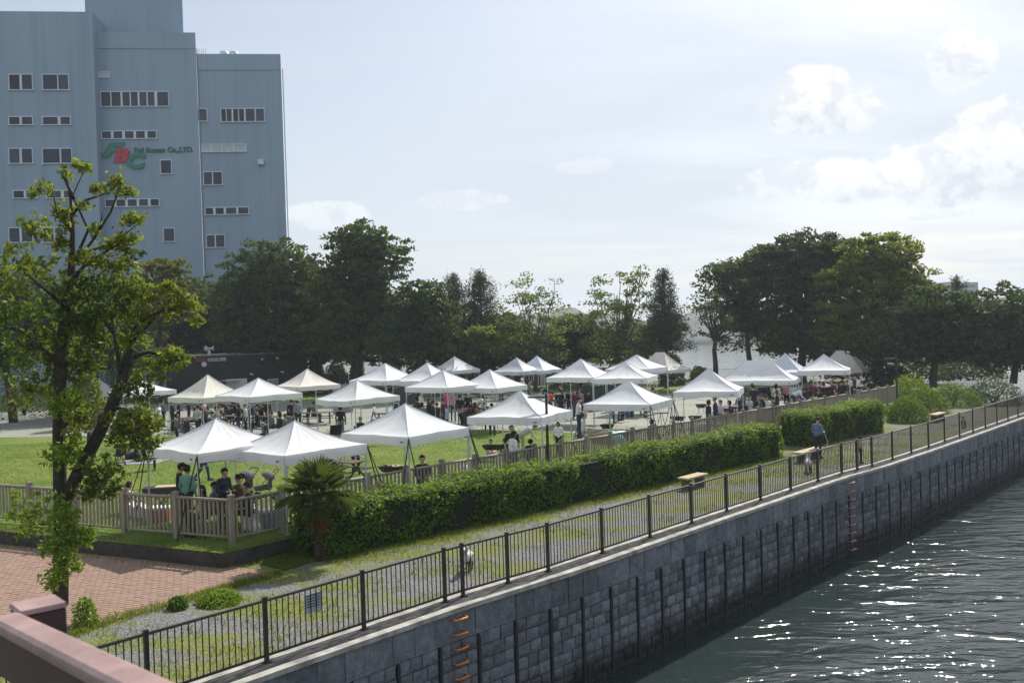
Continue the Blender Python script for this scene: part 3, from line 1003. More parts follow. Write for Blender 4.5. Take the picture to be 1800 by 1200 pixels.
def fan(pos, az, el, length, rad, mat, droop, nm):
    """one fan leaf: petiole and a pleated fan of pointed segments"""
    dirv = Vector((math.cos(az) * math.cos(el), math.sin(az) * math.cos(el), math.sin(el)))
    tip = pos + dirv * length + Vector((0, 0, -droop * length * 0.4))
    side = dirv.cross(Vector((0, 0, 1)));  side = side.normalized() if side.length > 0.05 else Vector((1, 0, 0))
    nrm = side.cross(dirv).normalized(); f2 = (dirv + Vector((0, 0, -droop))).normalized(); nrm2 = side.cross(f2).normalized()
    w = MB(); w.path([pos, (pos + tip) / 2 + Vector((0, 0, 0.04)), tip], [0.018, 0.014, 0.01], 5)
    ns = 24
    for i in range(ns):
        a = (i / (ns - 1) - 0.5) * 4.4
        dr = (f2 * math.cos(a) + side * math.sin(a)).normalized()
        lr = rad * (0.75 + 0.3 * math.cos(a * 0.55)) * rnd.uniform(0.88, 1.06)
        wd = 0.028 * rad / 0.6
        sd_ = dr.cross(nrm2).normalized() * wd
        sag = Vector((0, 0, -lr * (0.10 + 0.32 * droop) * rnd.uniform(0.5, 1.5)))
        m1 = tip + dr * lr * 0.55 + nrm2 * 0.02; e = tip + dr * lr + sag
        w.add([tip, m1 + sd_, e, m1 - sd_ + nrm2 * 0.015], [(0, 1, 2), (0, 2, 3)])
    return w.build(nm, mat, palm)


top = Vector((0, 0, PH))
for i in range(27):
    el = math.radians(-12 + 96 * ((i + 0.5) / 27) ** 0.9); az = i * 2.39996 + rnd.uniform(-0.2, 0.2)
    fan(top + Vector((0, 0, rnd.uniform(-0.12, 0.1))), az, el, rnd.uniform(0.45, 0.7), rnd.uniform(0.44, 0.58), MATS['leaf_palm'], 0.45 if el < 0.4 else 0.12, 'frond')
for i in range(7):
    fan(top + Vector((0, 0, -0.18 - 0.03 * i)), i * 2.4, math.radians(-58 - rnd.uniform(0, 15)), 0.26, 0.30, MATS['leaf_dead'], 0.5, 'dead_frond')


# ---- trees
def limb(w, a, b, r0, r1, seg=4, wob=0.12, n=6):
    a, b = Vector(a), Vector(b); ln_ = (b - a).length; pts = []; rad = []
    for k in range(seg + 1):
        t = k / seg; p = a.lerp(b, t)
        if 0 < k < seg:
            p += Vector((rnd.uniform(-1, 1), rnd.uniform(-1, 1), rnd.uniform(-0.3, 0.8))) * wob * ln_ * 0.5
        pts.append(p); rad.append(r0 + (r1 - r0) * t)
    w.path(pts, rad, n)
    return pts


def crown_points(ells, pad_r, leaves_per_pad, dens, flat=0.4, shell=0.55):
    """leaf points gathered in flattened pads spread through the ellipsoids; returns points and pad centres"""
    pads = []
    for (c, r) in ells:
        A = math.pi * (r[0] * r[2] + r[0] * r[1] + r[1] * r[2]) / 3
        n = int(dens * A / (pad_r * pad_r))
        q = nrg.normal(size=(n, 3)); q /= np.linalg.norm(q, axis=1)[:, None]
        rad = shell + (1 - shell) * nrg.random(n) ** 0.6
        inner = nrg.random(n) < 0.22
        rad[inner] *= nrg.uniform(0.3, 0.8, inner.sum())
        pads.append(np.array(c) + q * rad[:, None] * np.array(r))
    pads = np.concatenate(pads)
    R = pad_r * nrg.uniform(0.6, 1.35, len(pads))
    idx = np.repeat(np.arange(len(pads)), leaves_per_pad)
    q = nrg.normal(size=(len(idx), 3)); q /= np.linalg.norm(q, axis=1)[:, None]
    rr = nrg.random(len(idx)) ** 0.45
    P = pads[idx] + q * (rr * R[idx])[:, None] * np.array([1, 1, flat])
    dist = np.abs(q[:, 0]) + np.abs(q[:, 1])
    P[:, 2] -= flat * 0.35 * R[idx] * dist * rr
    return P, pads


def tree(name, label, base, ells, mat, trunk_r=0.22, leaf=0.34, pad=0.85, lpp=46, dens=2.3, flat=0.4, bark='bark', group=None, up=0.7, limbs=16, fork=None, core=True, cat='tree'):
    """ells: [((x,y,z),(rx,ry,rz)), ...] in world coordinates"""
    base = Vector(base)
    t = thing(name, label, cat, base, 0, group)
    P, pads = crown_points(ells, pad, lpp, dens, flat)
    keep = P[:, 2] > base.z + 0.25
    P = P[keep]
    sz = nrg.uniform(0.65, 1.3, len(P)) * leaf
    V = leaf_verts(P - np.array(base), sz, up, 1.7)
    if core:                                   # large inner leaves added to block light through the crown
        Q = []
        for e, r in ells:
            nq = int(9 * math.pi * r[0] * r[2])
            q = nrg.normal(size=(nq, 3)); q /= np.linalg.norm(q, axis=1)[:, None]
            Q.append(np.array(e) + q * (0.78 * nrg.random(nq) ** 0.5)[:, None] * np.array(r))
        Q = np.concatenate(Q); Q = Q[Q[:, 2] > base.z + 0.4]
        V = np.concatenate([V, leaf_verts(Q - np.array(base), nrg.uniform(0.5, 1.0, len(Q)), 0.3, 1.5)])
    link('crown', quads_mesh('crown', V, mat), t)
    w = MB()
    c = Vector((0, 0, 0)); wt = 0
    for e, r in ells:
        a = r[0] * r[2]; c += Vector(e) * a; wt += a
    c /= wt
    zlow = min(e[2] - r[2] for e, r in ells)
    f = Vector(fork) if fork else Vector((base.x * 0.5 + c.x * 0.5, base.y * 0.5 + c.y * 0.5, max(base.z + 0.8, min(c.z, zlow + 0.35 * (c.z - zlow)))))
    limb(w, (0, 0, -0.1), f - base, trunk_r, trunk_r * 0.68, 4, 0.06, 8)
    sel = nrg.permutation(len(pads))[:limbs]
    for k in sel:
        p = Vector(pads[k])
        mid = f.lerp(p, 0.5) + Vector((0, 0, -0.06 * (p - f).length))
        limb(w, f - base, mid - base, trunk_r * 0.5, trunk_r * 0.25, 3, 0.12, 5)
        limb(w, mid - base, p - base, trunk_r * 0.25, 0.02, 3, 0.15, 5)
    w.build('trunk', MATS[bark], t, smooth=True)
    return t


def E_(px, py, rx, ry, Y, dr=0.9):
    """an ellipsoid of foliage measured in the photograph, standing at distance Y"""
    c = D(px, py, Y); s = FPX / Y
    return ((c.x, c.y, c.z), (rx / s, dr * (rx + ry) / 2 / s, ry / s))


TREES = [
    # name, label, base px x, Y, ellipses, material, options
    ('evergreen_tree', 'broad dark evergreen just right of the blue office block', 478, 84, [(478, 475, 92, 62), (425, 545, 62, 72), (530, 535, 62, 95), (470, 600, 80, 45)], 'leaf_dark_tip', dict(trunk_r=0.4)),
    ('evergreen_tree', 'tall layered evergreen standing highest in the row behind the white tents', 630, 80, [(640, 425, 78, 42), (648, 470, 82, 50), (605, 510, 72, 62), (668, 545, 56, 60), (600, 590, 70, 45)], 'leaf_dark_tip', dict(trunk_r=0.42, flat=0.3)),
    ('evergreen_tree', 'mid sized dark tree between the tallest evergreen and the two pines', 735, 76, [(738, 533, 58, 50), (705, 585, 66, 50), (770, 575, 52, 50)], 'leaf_dark', dict(trunk_r=0.25)),
    ('evergreen_tree', 'dark tree filling the gap behind the black building', 350, 92, [(345, 535, 66, 58), (395, 580, 76, 56), (310, 590, 66, 56), (440, 610, 70, 34)], 'leaf_dark', dict(trunk_r=0.3)),
    ('bronze_tree', 'bronze yellow leaved tree in front of the blue office block', 282, 74, [(288, 482, 44, 36), (262, 522, 56, 40), (300, 540, 46, 40)], 'leaf_bronze', dict(trunk_r=0.2, flat=0.28)),
    ('evergreen_tree', 'deep green tree behind the leaning trunk at the left', 170, 66, [(172, 590, 78, 62), (110, 560, 70, 80), (220, 620, 60, 40)], 'leaf_near_dark', dict(trunk_r=0.25, pad=0.7)),
    ('evergreen_tree', 'dark tree beyond the left edge of the tent area', 20, 64, [(30, 560, 95, 95), (-60, 540, 90, 110)], 'leaf_dark', dict(trunk_r=0.3)),
    ('clipped_tree', 'low flat topped tree with bright yellow green leaves behind the silver tent', 825, 78, [(795, 595, 42, 17), (850, 592, 44, 18)], 'leaf_clip', dict(trunk_r=0.16, pad=0.6, flat=0.45, dens=2.2)),
    ('evergreen_tree', 'dark understory tree below the bright flat topped tree', 830, 82, [(830, 625, 75, 28), (760, 625, 50, 28), (900, 620, 40, 35)], 'leaf_dark', dict(trunk_r=0.15)),
    ('airy_tree', 'airy pale green tree with open branches right of the two pines', 940, 80, [(942, 508, 52, 36), (935, 556, 66, 42), (968, 590, 50, 45), (898, 588, 44, 44), (940, 610, 66, 34)], 'leaf_pale', dict(trunk_r=0.2, dens=1.25, lpp=34, leaf=0.26, bark='bark_grey', limbs=40, core=False)),
    ('airy_tree', 'airy pale green tree left of the dark round pine', 1090, 80, [(1086, 515, 50, 42), (1062, 562, 52, 50), (1110, 570, 46, 54), (1128, 492, 28, 24), (1085, 610, 66, 34)], 'leaf_pale', dict(trunk_r=0.2, dens=1.5, lpp=38, leaf=0.26, bark='bark_grey', limbs=40, core=False)),
    ('shore_tree', 'small crooked tree with forked trunk in front of the glittering water', 1258, 76, [(1255, 565, 42, 34), (1240, 525, 30, 26), (1290, 590, 26, 24)], 'leaf_brown', dict(trunk_r=0.24, dens=1.4, lpp=44, leaf=0.26, limbs=20, core=False)),
    ('shore_tree', 'dark tree with a pale forked trunk right of the crooked tree', 1322, 82, [(1290, 500, 62, 52), (1335, 470, 58, 40), (1300, 560, 50, 40)], 'leaf_dark', dict(trunk_r=0.26, limbs=20)),
    ('evergreen_tree', 'brownish evergreen forming the middle of the big right hand clump', 1410, 80, [(1405, 440, 82, 34), (1378, 495, 86, 58), (1450, 500, 78, 76), (1390, 575, 80, 50), (1465, 445, 50, 36)], 'leaf_brown', dict(trunk_r=0.4, flat=0.32)),
    ('evergreen_tree', 'yellow green evergreen crowning the right end of the big clump', 1545, 76, [(1545, 442, 78, 34), (1520, 490, 90, 52), (1590, 505, 56, 60), (1500, 560, 78, 52), (1580, 575, 70, 50)], 'leaf_yellow', dict(trunk_r=0.4, flat=0.3)),
    ('evergreen_tree', 'dense dark tree below the big clump at the right', 1640, 70, [(1625, 560, 74, 62), (1695, 568, 66, 62), (1560, 605, 66, 38), (1665, 605, 80, 36)], 'leaf_dark', dict(trunk_r=0.3, dens=2.8)),
    ('evergreen_tree', 'dark tree beyond the right end of the park', 1780, 72, [(1765, 565, 80, 70), (1850, 580, 70, 66), (1770, 615, 90, 34)], 'leaf_dark', dict(trunk_r=0.3, dens=2.8)),
    ('evergreen_tree', 'dark low tree under the brownish evergreen', 1450, 86, [(1440, 590, 95, 44), (1540, 600, 85, 42), (1365, 585, 48, 40), (1640, 615, 70, 28)], 'leaf_dark', dict(trunk_r=0.2)),
    ('evergreen_tree', 'dark low tree behind the tents under the tallest evergreen', 640, 88, [(610, 605, 75, 34), (690, 612, 70, 30), (540, 605, 70, 36)], 'leaf_dark', dict(trunk_r=0.2)),
    ('evergreen_tree', 'dark low tree between the airy trees', 1020, 86, [(1010, 600, 42, 30), (970, 615, 50, 24), (1060, 605, 40, 30)], 'leaf_dark', dict(trunk_r=0.15)),
    ('leafy_tree', 'mid green tree filling the gap between the two airy trees', 1020, 84, [(1015, 585, 52, 44), (1045, 610, 50, 30), (985, 610, 44, 30)], 'leaf_dark_tip', dict(trunk_r=0.16)),
    ('leafy_tree', 'mid green tree between the flat topped tree and the left airy tree', 890, 84, [(888, 585, 44, 40), (915, 612, 46, 28)], 'leaf_dark_tip', dict(trunk_r=0.16)),
    ('leafy_tree', 'mid green low tree behind the right airy tree', 1110, 86, [(1095, 605, 60, 34), (1140, 600, 40, 36)], 'leaf_dark_tip', dict(trunk_r=0.16)),
    ('evergreen_tree', 'dark tree behind the pair of pines', 815, 92, [(815, 580, 60, 46), (885, 590, 55, 40), (760, 590, 50, 45)], 'leaf_dark', dict(trunk_r=0.2)),
    ('evergreen_tree', 'dark tree at the back left of the tallest evergreen', 560, 96, [(555, 540, 60, 60), (500, 570, 60, 60), (610, 560, 60, 60)], 'leaf_dark', dict(trunk_r=0.25)),
    ('evergreen_tree', 'dark tree left of the bronze tree behind the near branches', 200, 84, [(220, 570, 70, 60), (140, 560, 70, 70)], 'leaf_dark', dict(trunk_r=0.2)),
]
for nm, lb, bx, Y, es, mt, op in TREES:
    b = G(bx, 600, 0); b = Vector((D(bx, 640, Y).x, Y, LAWN_Z if Y < 92 else 0.2))
    tree(nm, lb, b, [E_(*e, Y) for e in es], MATS[mt], group='trees around the park', **op)


def pine(label, px, ytop, ybase, halfw, Y, n=34, mat='leaf_pine', dens=1.0, ells=()):
    """pine with whorled up-turned boughs and candle tips"""
    a = D(px, ytop, Y); b = D(px, ybase, Y); s = FPX / Y; h = a.z - LAWN_Z; W = halfw / s
    t = thing('pine_tree', label, 'tree', (a.x, Y, LAWN_Z), 0, 'pines around the park')
    w = MB(); w.path([(0, 0, 0), (0.05, 0, h * 0.5), (0, 0, h)], [0.2, 0.13, 0.02], 7)
    P = []; zl = (b.z - LAWN_Z)
    for i in range(n):
        z = zl + (h - zl) * (i / n) ** 0.9; k = 1 - (i / n)
        L_ = W * (0.18 + 0.95 * k ** 0.75) * rnd.uniform(0.65, 1.1); az = i * 2.4 + rnd.uniform(-0.4, 0.4)
        tip = Vector((math.cos(az) * L_, math.sin(az) * L_, z + L_ * 0.35))
        w.path([(0, 0, z), tip * 0.55 + Vector((0, 0, z * 0.45 - 0.05 * L_)), tip], [0.05, 0.035, 0.012], 5)
        m_ = int(110 * dens * (0.4 + L_ / W))
        tt_ = nrg.uniform(0.25, 1.05, m_)
        c = np.outer(tt_, np.array(tip)) + np.outer(1 - tt_, np.array((0, 0, z)))
        c += nrg.normal(size=(m_, 3)) * np.array([0.16, 0.16, 0.20]) * (0.6 + 0.7 * W / 2)
        P.append(c)
    c = np.zeros((60, 3)); c[:, 2] = h + nrg.uniform(-0.5, 0.35, 60); c[:, :2] = nrg.normal(size=(60, 2)) * 0.07; P.append(c)
    P = np.concatenate(P)
    if ells:
        Q, _ = crown_points([E_(*e, Y) for e in ells], 0.75, 60, 2.6, 0.5)
        P = np.concatenate([P, Q[Q[:, 2] > LAWN_Z + 0.3] - np.array((a.x, Y, LAWN_Z))])
    link('crown', quads_mesh('crown', leaf_verts(P, nrg.uniform(0.2, 0.38, len(P)), -0.2, 4.5), MATS[mat]), t)
    w.build('trunk', MATS['bark'], t)


pine('left pine of the pair behind the silver tent', 797, 487, 600, 36, 84, 46, dens=1.3)
pine('right and slightly taller pine of the pair behind the silver tent', 843, 483, 600, 46, 84, 50, dens=1.4)
pine('dark round pine with a spiky top left of the glittering water', 1166, 478, 600, 34, 78, 40, dens=1.2, ells=((1166, 560, 38, 48), (1150, 596, 34, 34), (1186, 590, 32, 40)))
pine('small pine peeking out above the dark trees at the far right', 1682, 490, 560, 26, 92, 24)

# sun-lit understory between trunks and along the far lawn
US = [(555, 640, 88, 16, 30, 'leaf_bronze', 'yellowish sapling beside the black building'), (628, 636, 90, 14, 26, 'leaf_bronze', 'rusty leaved sapling behind the leftmost far tents'),
      (688, 632, 92, 20, 28, 'leaf_yellow', 'sun lit sapling under the tallest evergreen'), (735, 640, 90, 24, 22, 'leaf_yellow', 'low sun lit bush left of the flat topped tree'),
      (905, 640, 84, 22, 20, 'leaf_yellow', 'low sun lit bush right of the silver tent'), (590, 650, 92, 24, 16, 'leaf_yellow', 'low bush behind the cream tent'),
      (1230, 655, 74, 22, 14, 'leaf_yellow', 'low bush below the crooked shore tree'), (150, 655, 58, 34, 18, 'leaf_near', 'leafy bush at the left behind the leaning trunk'),
      (1560, 660, 72, 40, 22, 'leaf_dark', 'dark bush right of the last tent'), (1500, 650, 84, 50, 18, 'leaf_dark', 'dark bush behind the last tents'), (1000, 640, 86, 40, 18, 'leaf_dark', 'dark bush between the far tents and the shore'),
      (1180, 632, 82, 24, 20, 'leaf_dark', 'dark bush under the round pine'), (1610, 655, 78, 55, 22, 'leaf_dark', 'dark bush at the shore under the right hand trees'), (1700, 650, 78, 60, 22, 'leaf_dark', 'dark bush at the shore at the right edge'), (40, 640, 70, 80, 40, 'leaf_dark', 'dark bush beyond the left edge of the lawn'), (200, 640, 80, 70, 26, 'leaf_dark', 'dark bush behind the far left tents'), (430, 640, 96, 70, 22, 'leaf_dark', 'dark bush behind the roof of the black building'), (860, 650, 86, 60, 16, 'leaf_dark', 'dark bush behind the silver tents')]
for px, py, Y, hw, hh, mt, lb in US:
    c = D(px, py, Y); s = FPX / Y
    shrub('bush', lb, (c.x, Y, LAWN_Z), hw / s, max(0.6, c.z + hh / s - LAWN_Z), MATS[mt], 2600, 0.24, 'bush')

# ---- the near tree at the left: two stems, open crown of leaf clusters
NY = 19.8
nb_ = G(108, 1068); nt = thing('near_tree', 'near tree at the left edge with a dark upright stem and a leaning stem', 'tree', (nb_.x, nb_.y, 0))


def NP(px, py, dy=0.0):
    return D(px, py, NY + dy) - nt.location


w = MB()
stem1 = [(106, 1075, 0), (108, 960, 0), (106, 870, 0), (104, 760, 0), (106, 640, .1), (116, 540, .1), (126, 470, .1), (128, 410, .1), (124, 350, 0), (118, 315, 0)]
w.path([NP(*p) for p in stem1], [.17, .155, .145, .135, .125, .11, .08, .05, .028, .012], 9)
stem2 = [(110, 890, 0), (138, 830, .05), (170, 770, .1), (196, 715, .2), (214, 672, .25), (224, 630, .3), (232, 600, .3), (242, 568, .35), (252, 545, .4)]
w.path([NP(*p) for p in stem2], [.145, .14, .135, .13, .13, .10, .075, .05, .025], 9)
BR = [[(214, 668, .25), (206, 620, 0), (200, 585, -.2), (198, 560, -.2)], [(224, 630, .3), (262, 618, .6), (296, 628, .7), (318, 632, .8)], [(126, 470, .1), (165, 420, 0), (195, 372, 0), (212, 325, 0), (208, 312, 0)],
      [(165, 420, 0), (178, 395, .1), (180, 372, .1)], [(126, 455, 0), (160, 440, -.1), (205, 425, -.2), (240, 395, -.2)], [(126, 470, .1), (155, 405, .2), (140, 370, .2), (127, 345, .2), (148, 300, .1)],
      [(120, 500, 0), (150, 465, -.2), (190, 440, -.3), (222, 420, -.3)], [(128, 410, .1), (100, 375, 0), (92, 330, 0)], [(124, 380, .1), (150, 352, .1), (172, 345, .1), (192, 338, 0)], [(116, 540, 0), (70, 500, 0), (30, 470, 0)],
      [(106, 640, 0), (60, 600, -.2), (10, 560, -.2)], [(200, 585, 0), (180, 560, -.1), (150, 548, -.2)], [(232, 600, .3), (270, 560, .4), (300, 525, .4), (325, 535, .4)], [(196, 715, .2), (222, 720, 0), (240, 740, -.2)],
      [(138, 830, 0), (165, 835, -.2), (185, 850, -.3)], [(104, 760, 0), (120, 740, -.3), (125, 720, -.4)], [(106, 900, 0), (122, 905, -.3), (138, 940, -.4)], [(130, 350, 0), (115, 318, 0), (106, 302, 0)], [(242, 568, .3), (285, 545, .2), (330, 540, .2)],
      [(160, 300, 0), (205, 300, 0)][:0]]
for b in BR:
    if len(b) < 2: continue
    n_ = len(b); w.path([NP(*p) for p in b], [(0.05 if b[0][1] > 480 else 0.034) * (1 - 0.85 * i / (n_ - 1)) + 0.005 for i in range(n_)], 6)
w.build('trunk', MATS['bark'], nt, smooth=True)
CL = [  # px, py, rx, ry, leaves, kind, dy
    (140, 294, 18, 10, 110, 0, 0), (112, 304, 12, 8, 50, 0, 0), (205, 318, 15, 11, 90, 0, 0), (222, 340, 16, 14, 110, 0, 0), (168, 333, 11, 12, 70, 0, 0), (153, 357, 8, 8, 30, 0, 0), (112, 382, 20, 22, 190, 0, 0),
    (186, 330, 6, 6, 20, 0, 0), (232, 386, 24, 13, 170, 0, -.2), (170, 403, 12, 9, 60, 0, 0), (222, 416, 20, 12, 120, 0, -.2), (200, 432, 28, 13, 180, 0, -.2), (110, 424, 18, 20, 150, 0, 0), (160, 455, 34, 14, 200, 0, -.3), (240, 445, 20, 10, 60, 1, 0),
    (205, 470, 34, 18, 260, 0, -.1), (130, 500, 40, 24, 380, 1, 0), (195, 505, 50, 24, 520, 1, .3), (250, 515, 30, 20, 260, 0, .3), (300, 513, 22, 16, 200, 0, .4), (326, 536, 20, 14, 170, 0, .3), (344, 562, 10, 12, 60, 0, .3), (290, 548, 22, 12, 120, 0, .3),
    (120, 555, 44, 28, 520, 1, 0), (185, 550, 46, 26, 520, 1, .2), (245, 560, 26, 16, 190, 0, .2), (110, 610, 44, 34, 620, 1, .3), (170, 600, 38, 24, 340, 1, .4), (232, 600, 26, 18, 160, 0, .2), (110, 660, 40, 20, 330, 1, .2), (160, 640, 30, 14, 150, 1, .3),
    (308, 630, 24, 18, 260, 0, .8), (278, 640, 22, 16, 170, 0, .6), (262, 660, 22, 14, 130, 0, .5), (238, 668, 18, 10, 80, 0, .3), (215, 690, 24, 14, 150, 1, 0), (250, 690, 16, 12, 80, 1, .2),
    (232, 735, 40, 20, 420, 0, -.2), (222, 762, 34, 22, 360, 0, -.2), (250, 775, 22, 26, 260, 1, -.2), (262, 745, 16, 14, 110, 0, -.2), (118, 712, 26, 26, 330, 2, -.4), (140, 735, 18, 16, 130, 0, -.4), (112, 800, 28, 22, 300, 2, -.3), (128, 770, 18, 12, 100, 0, -.3),
    (180, 835, 30, 26, 420, 1, -.3), (160, 860, 24, 14, 190, 1, -.3), (200, 862, 14, 12, 80, 1, -.3), (108, 912, 22, 26, 300, 2, -.9), (134, 948, 24, 13, 220, 2, -1.0), (100, 960, 24, 22, 240, 2, -1.0), (118, 990, 20, 18, 200, 2, -1.0), (94, 1015, 18, 16, 120, 2, -1.0), (150, 940, 12, 7, 50, 2, -1.0),
    (40, 470, 60, 34, 600, 0, 0), (20, 540, 70, 40, 700, 1, 0), (60, 400, 30, 22, 200, 0, 0), (40, 620, 60, 40, 500, 1, 0), (50, 690, 40, 30, 300, 0, 0), (60, 900, 34, 40, 300, 2, -.5), (70, 330, 24, 14, 120, 0, 0)]
sN = FPX / NY
for kind, mt in ((0, 'leaf_near'), (1, 'leaf_near_dark'), (2, 'leaf_lime')):  # sunlit and shaded clusters: the light is put into the leaf colour
    PP = []
    for px, py, rx, ry, n, k, dy in CL:
        if k != kind: continue
        c = np.array(NP(px, py, dy)); n = int(n * (1.1 if py < 450 else 1.3)); kk = 1.0 if py < 450 else 1.25
        # leaves sit in whorls at twig tips
        nw = max(3, n // 11)
        q = nrg.normal(size=(nw, 3)); q /= np.linalg.norm(q, axis=1)[:, None]
        cen = c + q * (nrg.random(nw) ** 0.5)[:, None] * np.array([rx, (rx + ry) / 2, ry]) * kk / sN
        idx = np.repeat(np.arange(nw), 11)
        PP.append(cen[idx] + nrg.normal(size=(len(idx), 3)) * 0.055)
    P = np.concatenate(PP)
    o = link('crown', quads_mesh('crown', leaf_verts(P, nrg.uniform(0.10, 0.18, len(P)), 0.25, 2.4, 0.3), MATS[mt]), nt)

# ---- grass blades where lawn and gravel meet
def blades(name, label, pts, hmin, hmax, parent=None):
    n = len(pts); az = nrg.uniform(0, 6.28, n); h = nrg.uniform(hmin, hmax, n); wd = nrg.uniform(0.006, 0.014, n)
    P = np.asarray(pts); a = np.stack([np.cos(az), np.sin(az), np.zeros(n)], 1) * wd[:, None]
    lean = np.stack([nrg.normal(0, 0.35, n), nrg.normal(0, 0.35, n), np.ones(n)], 1) * h[:, None]
    V = np.stack([P - a, P + a, P + lean], 1).reshape(-1, 3)
    o = link(name, quads_mesh(name, V, MATS['grass_blade'], 3), parent); o['label'] = label; o['category'] = 'grass'
    return stuff(o)


pts = []
def scatter_line(a, b, n, spread, z, bias=0.0):
    a = Vector(a[:2]); b = Vector(b[:2]); d = (b - a).normalized(); nn_ = Vector((-d.y, d.x))
    for _ in range(n):
        t = rnd.random(); q = a.lerp(b, t) + nn_ * (rnd.gauss(bias, spread)); pts.append((q.x, q.y, z))
scatter_line(hA0, hA1, 14000, 0.32, 0, -0.25)
scatter_line(ce, ra, 9000, 0.25, 0, 0.0) if False else None
scatter_line(ce + fn * 0.25, ra + fn * 0.25, 6000, 0.18, 0)
scatter_line(ce + ln * 0.18, la_ + ln * 0.18, 5000, 0.16, 0)
for k in range(26000):
    t = rnd.uniform(T0 - 4, SH.L - 8); o = rnd.uniform(-5.2, -0.3)
    q = SH.at(t, o)
    if pnoise(np.array([[q.x, q.y, 0.0]]), 0.9)[0] > 0.05: pts.append((q.x, q.y, 0.0))
for a, b in zip(bp[4:9], bp[5:10]):
    scatter_line(a, b, 1200, 0.14, 0.0)
tri = [G(x, y).to_2d() for x, y in ((430, 985), (545, 925), (560, 985), (500, 1003))]
for k in range(9000):
    u, v = rnd.random(), rnd.random(); q = tri[0].lerp(tri[1], u).lerp(tri[3].lerp(tri[2], u), v); pts.append((q.x, q.y, 0))
blades('promenade_grass', 'thin patchy grass growing on the gravel promenade and along the hedge foot', pts, 0.03, 0.13)
pts = []
scatter_line(ce - fn * 0.15, ra - fn * 0.15, 9000, 0.12, LAWN_Z); scatter_line(ce - ln * 0.25, la_ - ln * 0.25, 9000, 0.2, LAWN_Z)
for k in range(110000):
    u = rnd.random() ** 1.2 * 30; v = rnd.random() * 36
    q = corner2 + fdir * u + ldir * v + (fdir + ldir) * 0.05
    if q.y < 49.5: pts.append((q.x, q.y, LAWN_Z))
blades('lawn_grass', 'short green lawn grass inside the park fence', pts, 0.03, 0.085)
# ------------------------------------------------------------------ blue office block
m, N, L, B = principled('blue_cladding')
fc = ramp2(N, L, wpos_noise(N, L, 0.16, detail=6, stretch=(1, 1, 0.35)), (0.235, 0.325, 0.42), (0.28, 0.375, 0.465), 0.3, 0.7)
tcx = N.new('ShaderNodeTexCoord')
mpx = N.new('ShaderNodeMapping'); mpx.inputs['Rotation'].default_value = (math.radians(90), 0, 0); L.new(tcx.outputs['Object'], mpx.inputs['Vector'])
bk_ = N.new('ShaderNodeTexBrick'); bk_.offset = 0.0; bk_.inputs['Scale'].default_value = 1.0
bk_.inputs['Brick Width'].default_value = 0.6; bk_.inputs['Row Height'].default_value = 1.95; bk_.inputs['Mortar Size'].default_value = 0.012
bk_.inputs['Color1'].default_value = (1, 1, 1, 1); bk_.inputs['Color2'].default_value = (0.975, 0.98, 0.985, 1); bk_.inputs['Mortar'].default_value = (0.86, 0.86, 0.87, 1)
L.new(mpx.outputs[0], bk_.inputs['Vector'])
streak = ramp2(N, L, wpos_noise(N, L, 1.1, detail=5, stretch=(1, 1, 0.04)), (0.88, 0.88, 0.88), (1, 1, 1), 0.3, 0.55)
L.new(mixc(N, L, 1.0, mixc(N, L, 1.0, fc, bk_.outputs['Color'], 'MULTIPLY'), streak, 'MULTIPLY'), B.inputs['Base Color'])
B.inputs['Roughness'].default_value = 0.6
M('window_frame', (0.60, 0.64, 0.68), 0.5, 0.08, 4)
m, N, L, B = principled('window_glass')
oi = N.new('ShaderNodeObjectInfo')
L.new(ramp2(N, L, oi.outputs['Random'], (0.012, 0.020, 0.036), (0.05, 0.068, 0.105), 0, 1), B.inputs['Base Color'])
B.inputs['Roughness'].default_value = 0.1; B.inputs['Specular IOR Level'].default_value = 0.22
M('frosted_glass', (0.42, 0.50, 0.56), 0.35, 0.1, 2)
M('rust_pipe', (0.25, 0.26, 0.28), 0.6, 0.3, 5)
BY_ = 105.0; bux = Vector((math.cos(math.atan(0.115)), math.sin(math.atan(0.115)), 0)); bnn = Vector((-bux.y, bux.x, 0))
bo = D(345, 600, BY_); bo = Vector((bo.x, bo.y, 0.0)); BA = math.atan(0.115)
fbc = thing('office_block', 'tall pale blue office block with FBC lettering at the left', 'building', bo, BA)


def bl(px, py, back=0.0):
    """pixel -> local (u, z) on a plane parallel to the facade, 'back' metres behind it"""
    d = ray(px, py); p0 = bo + bnn * back
    t = (p0 - CAM).dot(bnn) / d.dot(bnn); P = CAM + d * t - bo
    return P.dot(bux), P.z


def blk(name, x0, x1, ytop, back, depth, zb=0.0):
    u0, _ = bl(x0, 300, back); u1, _ = bl(x1, 300, back); _, zt = bl((x0 + x1) / 2, ytop, back)
    cut = 0.27 * depth if x1 > 200 else 0.0             # the right flank is splayed and turns away from the river
    MB().prism([(u0, back), (u1, back), (u1 - cut, back + depth), (u0, back + depth)], zb, zt).build(name, MATS['blue_cladding'], fbc)
    return u0, u1, zt


uA = blk('wall', 172, 352, 58, 0.0, 18)          # main block
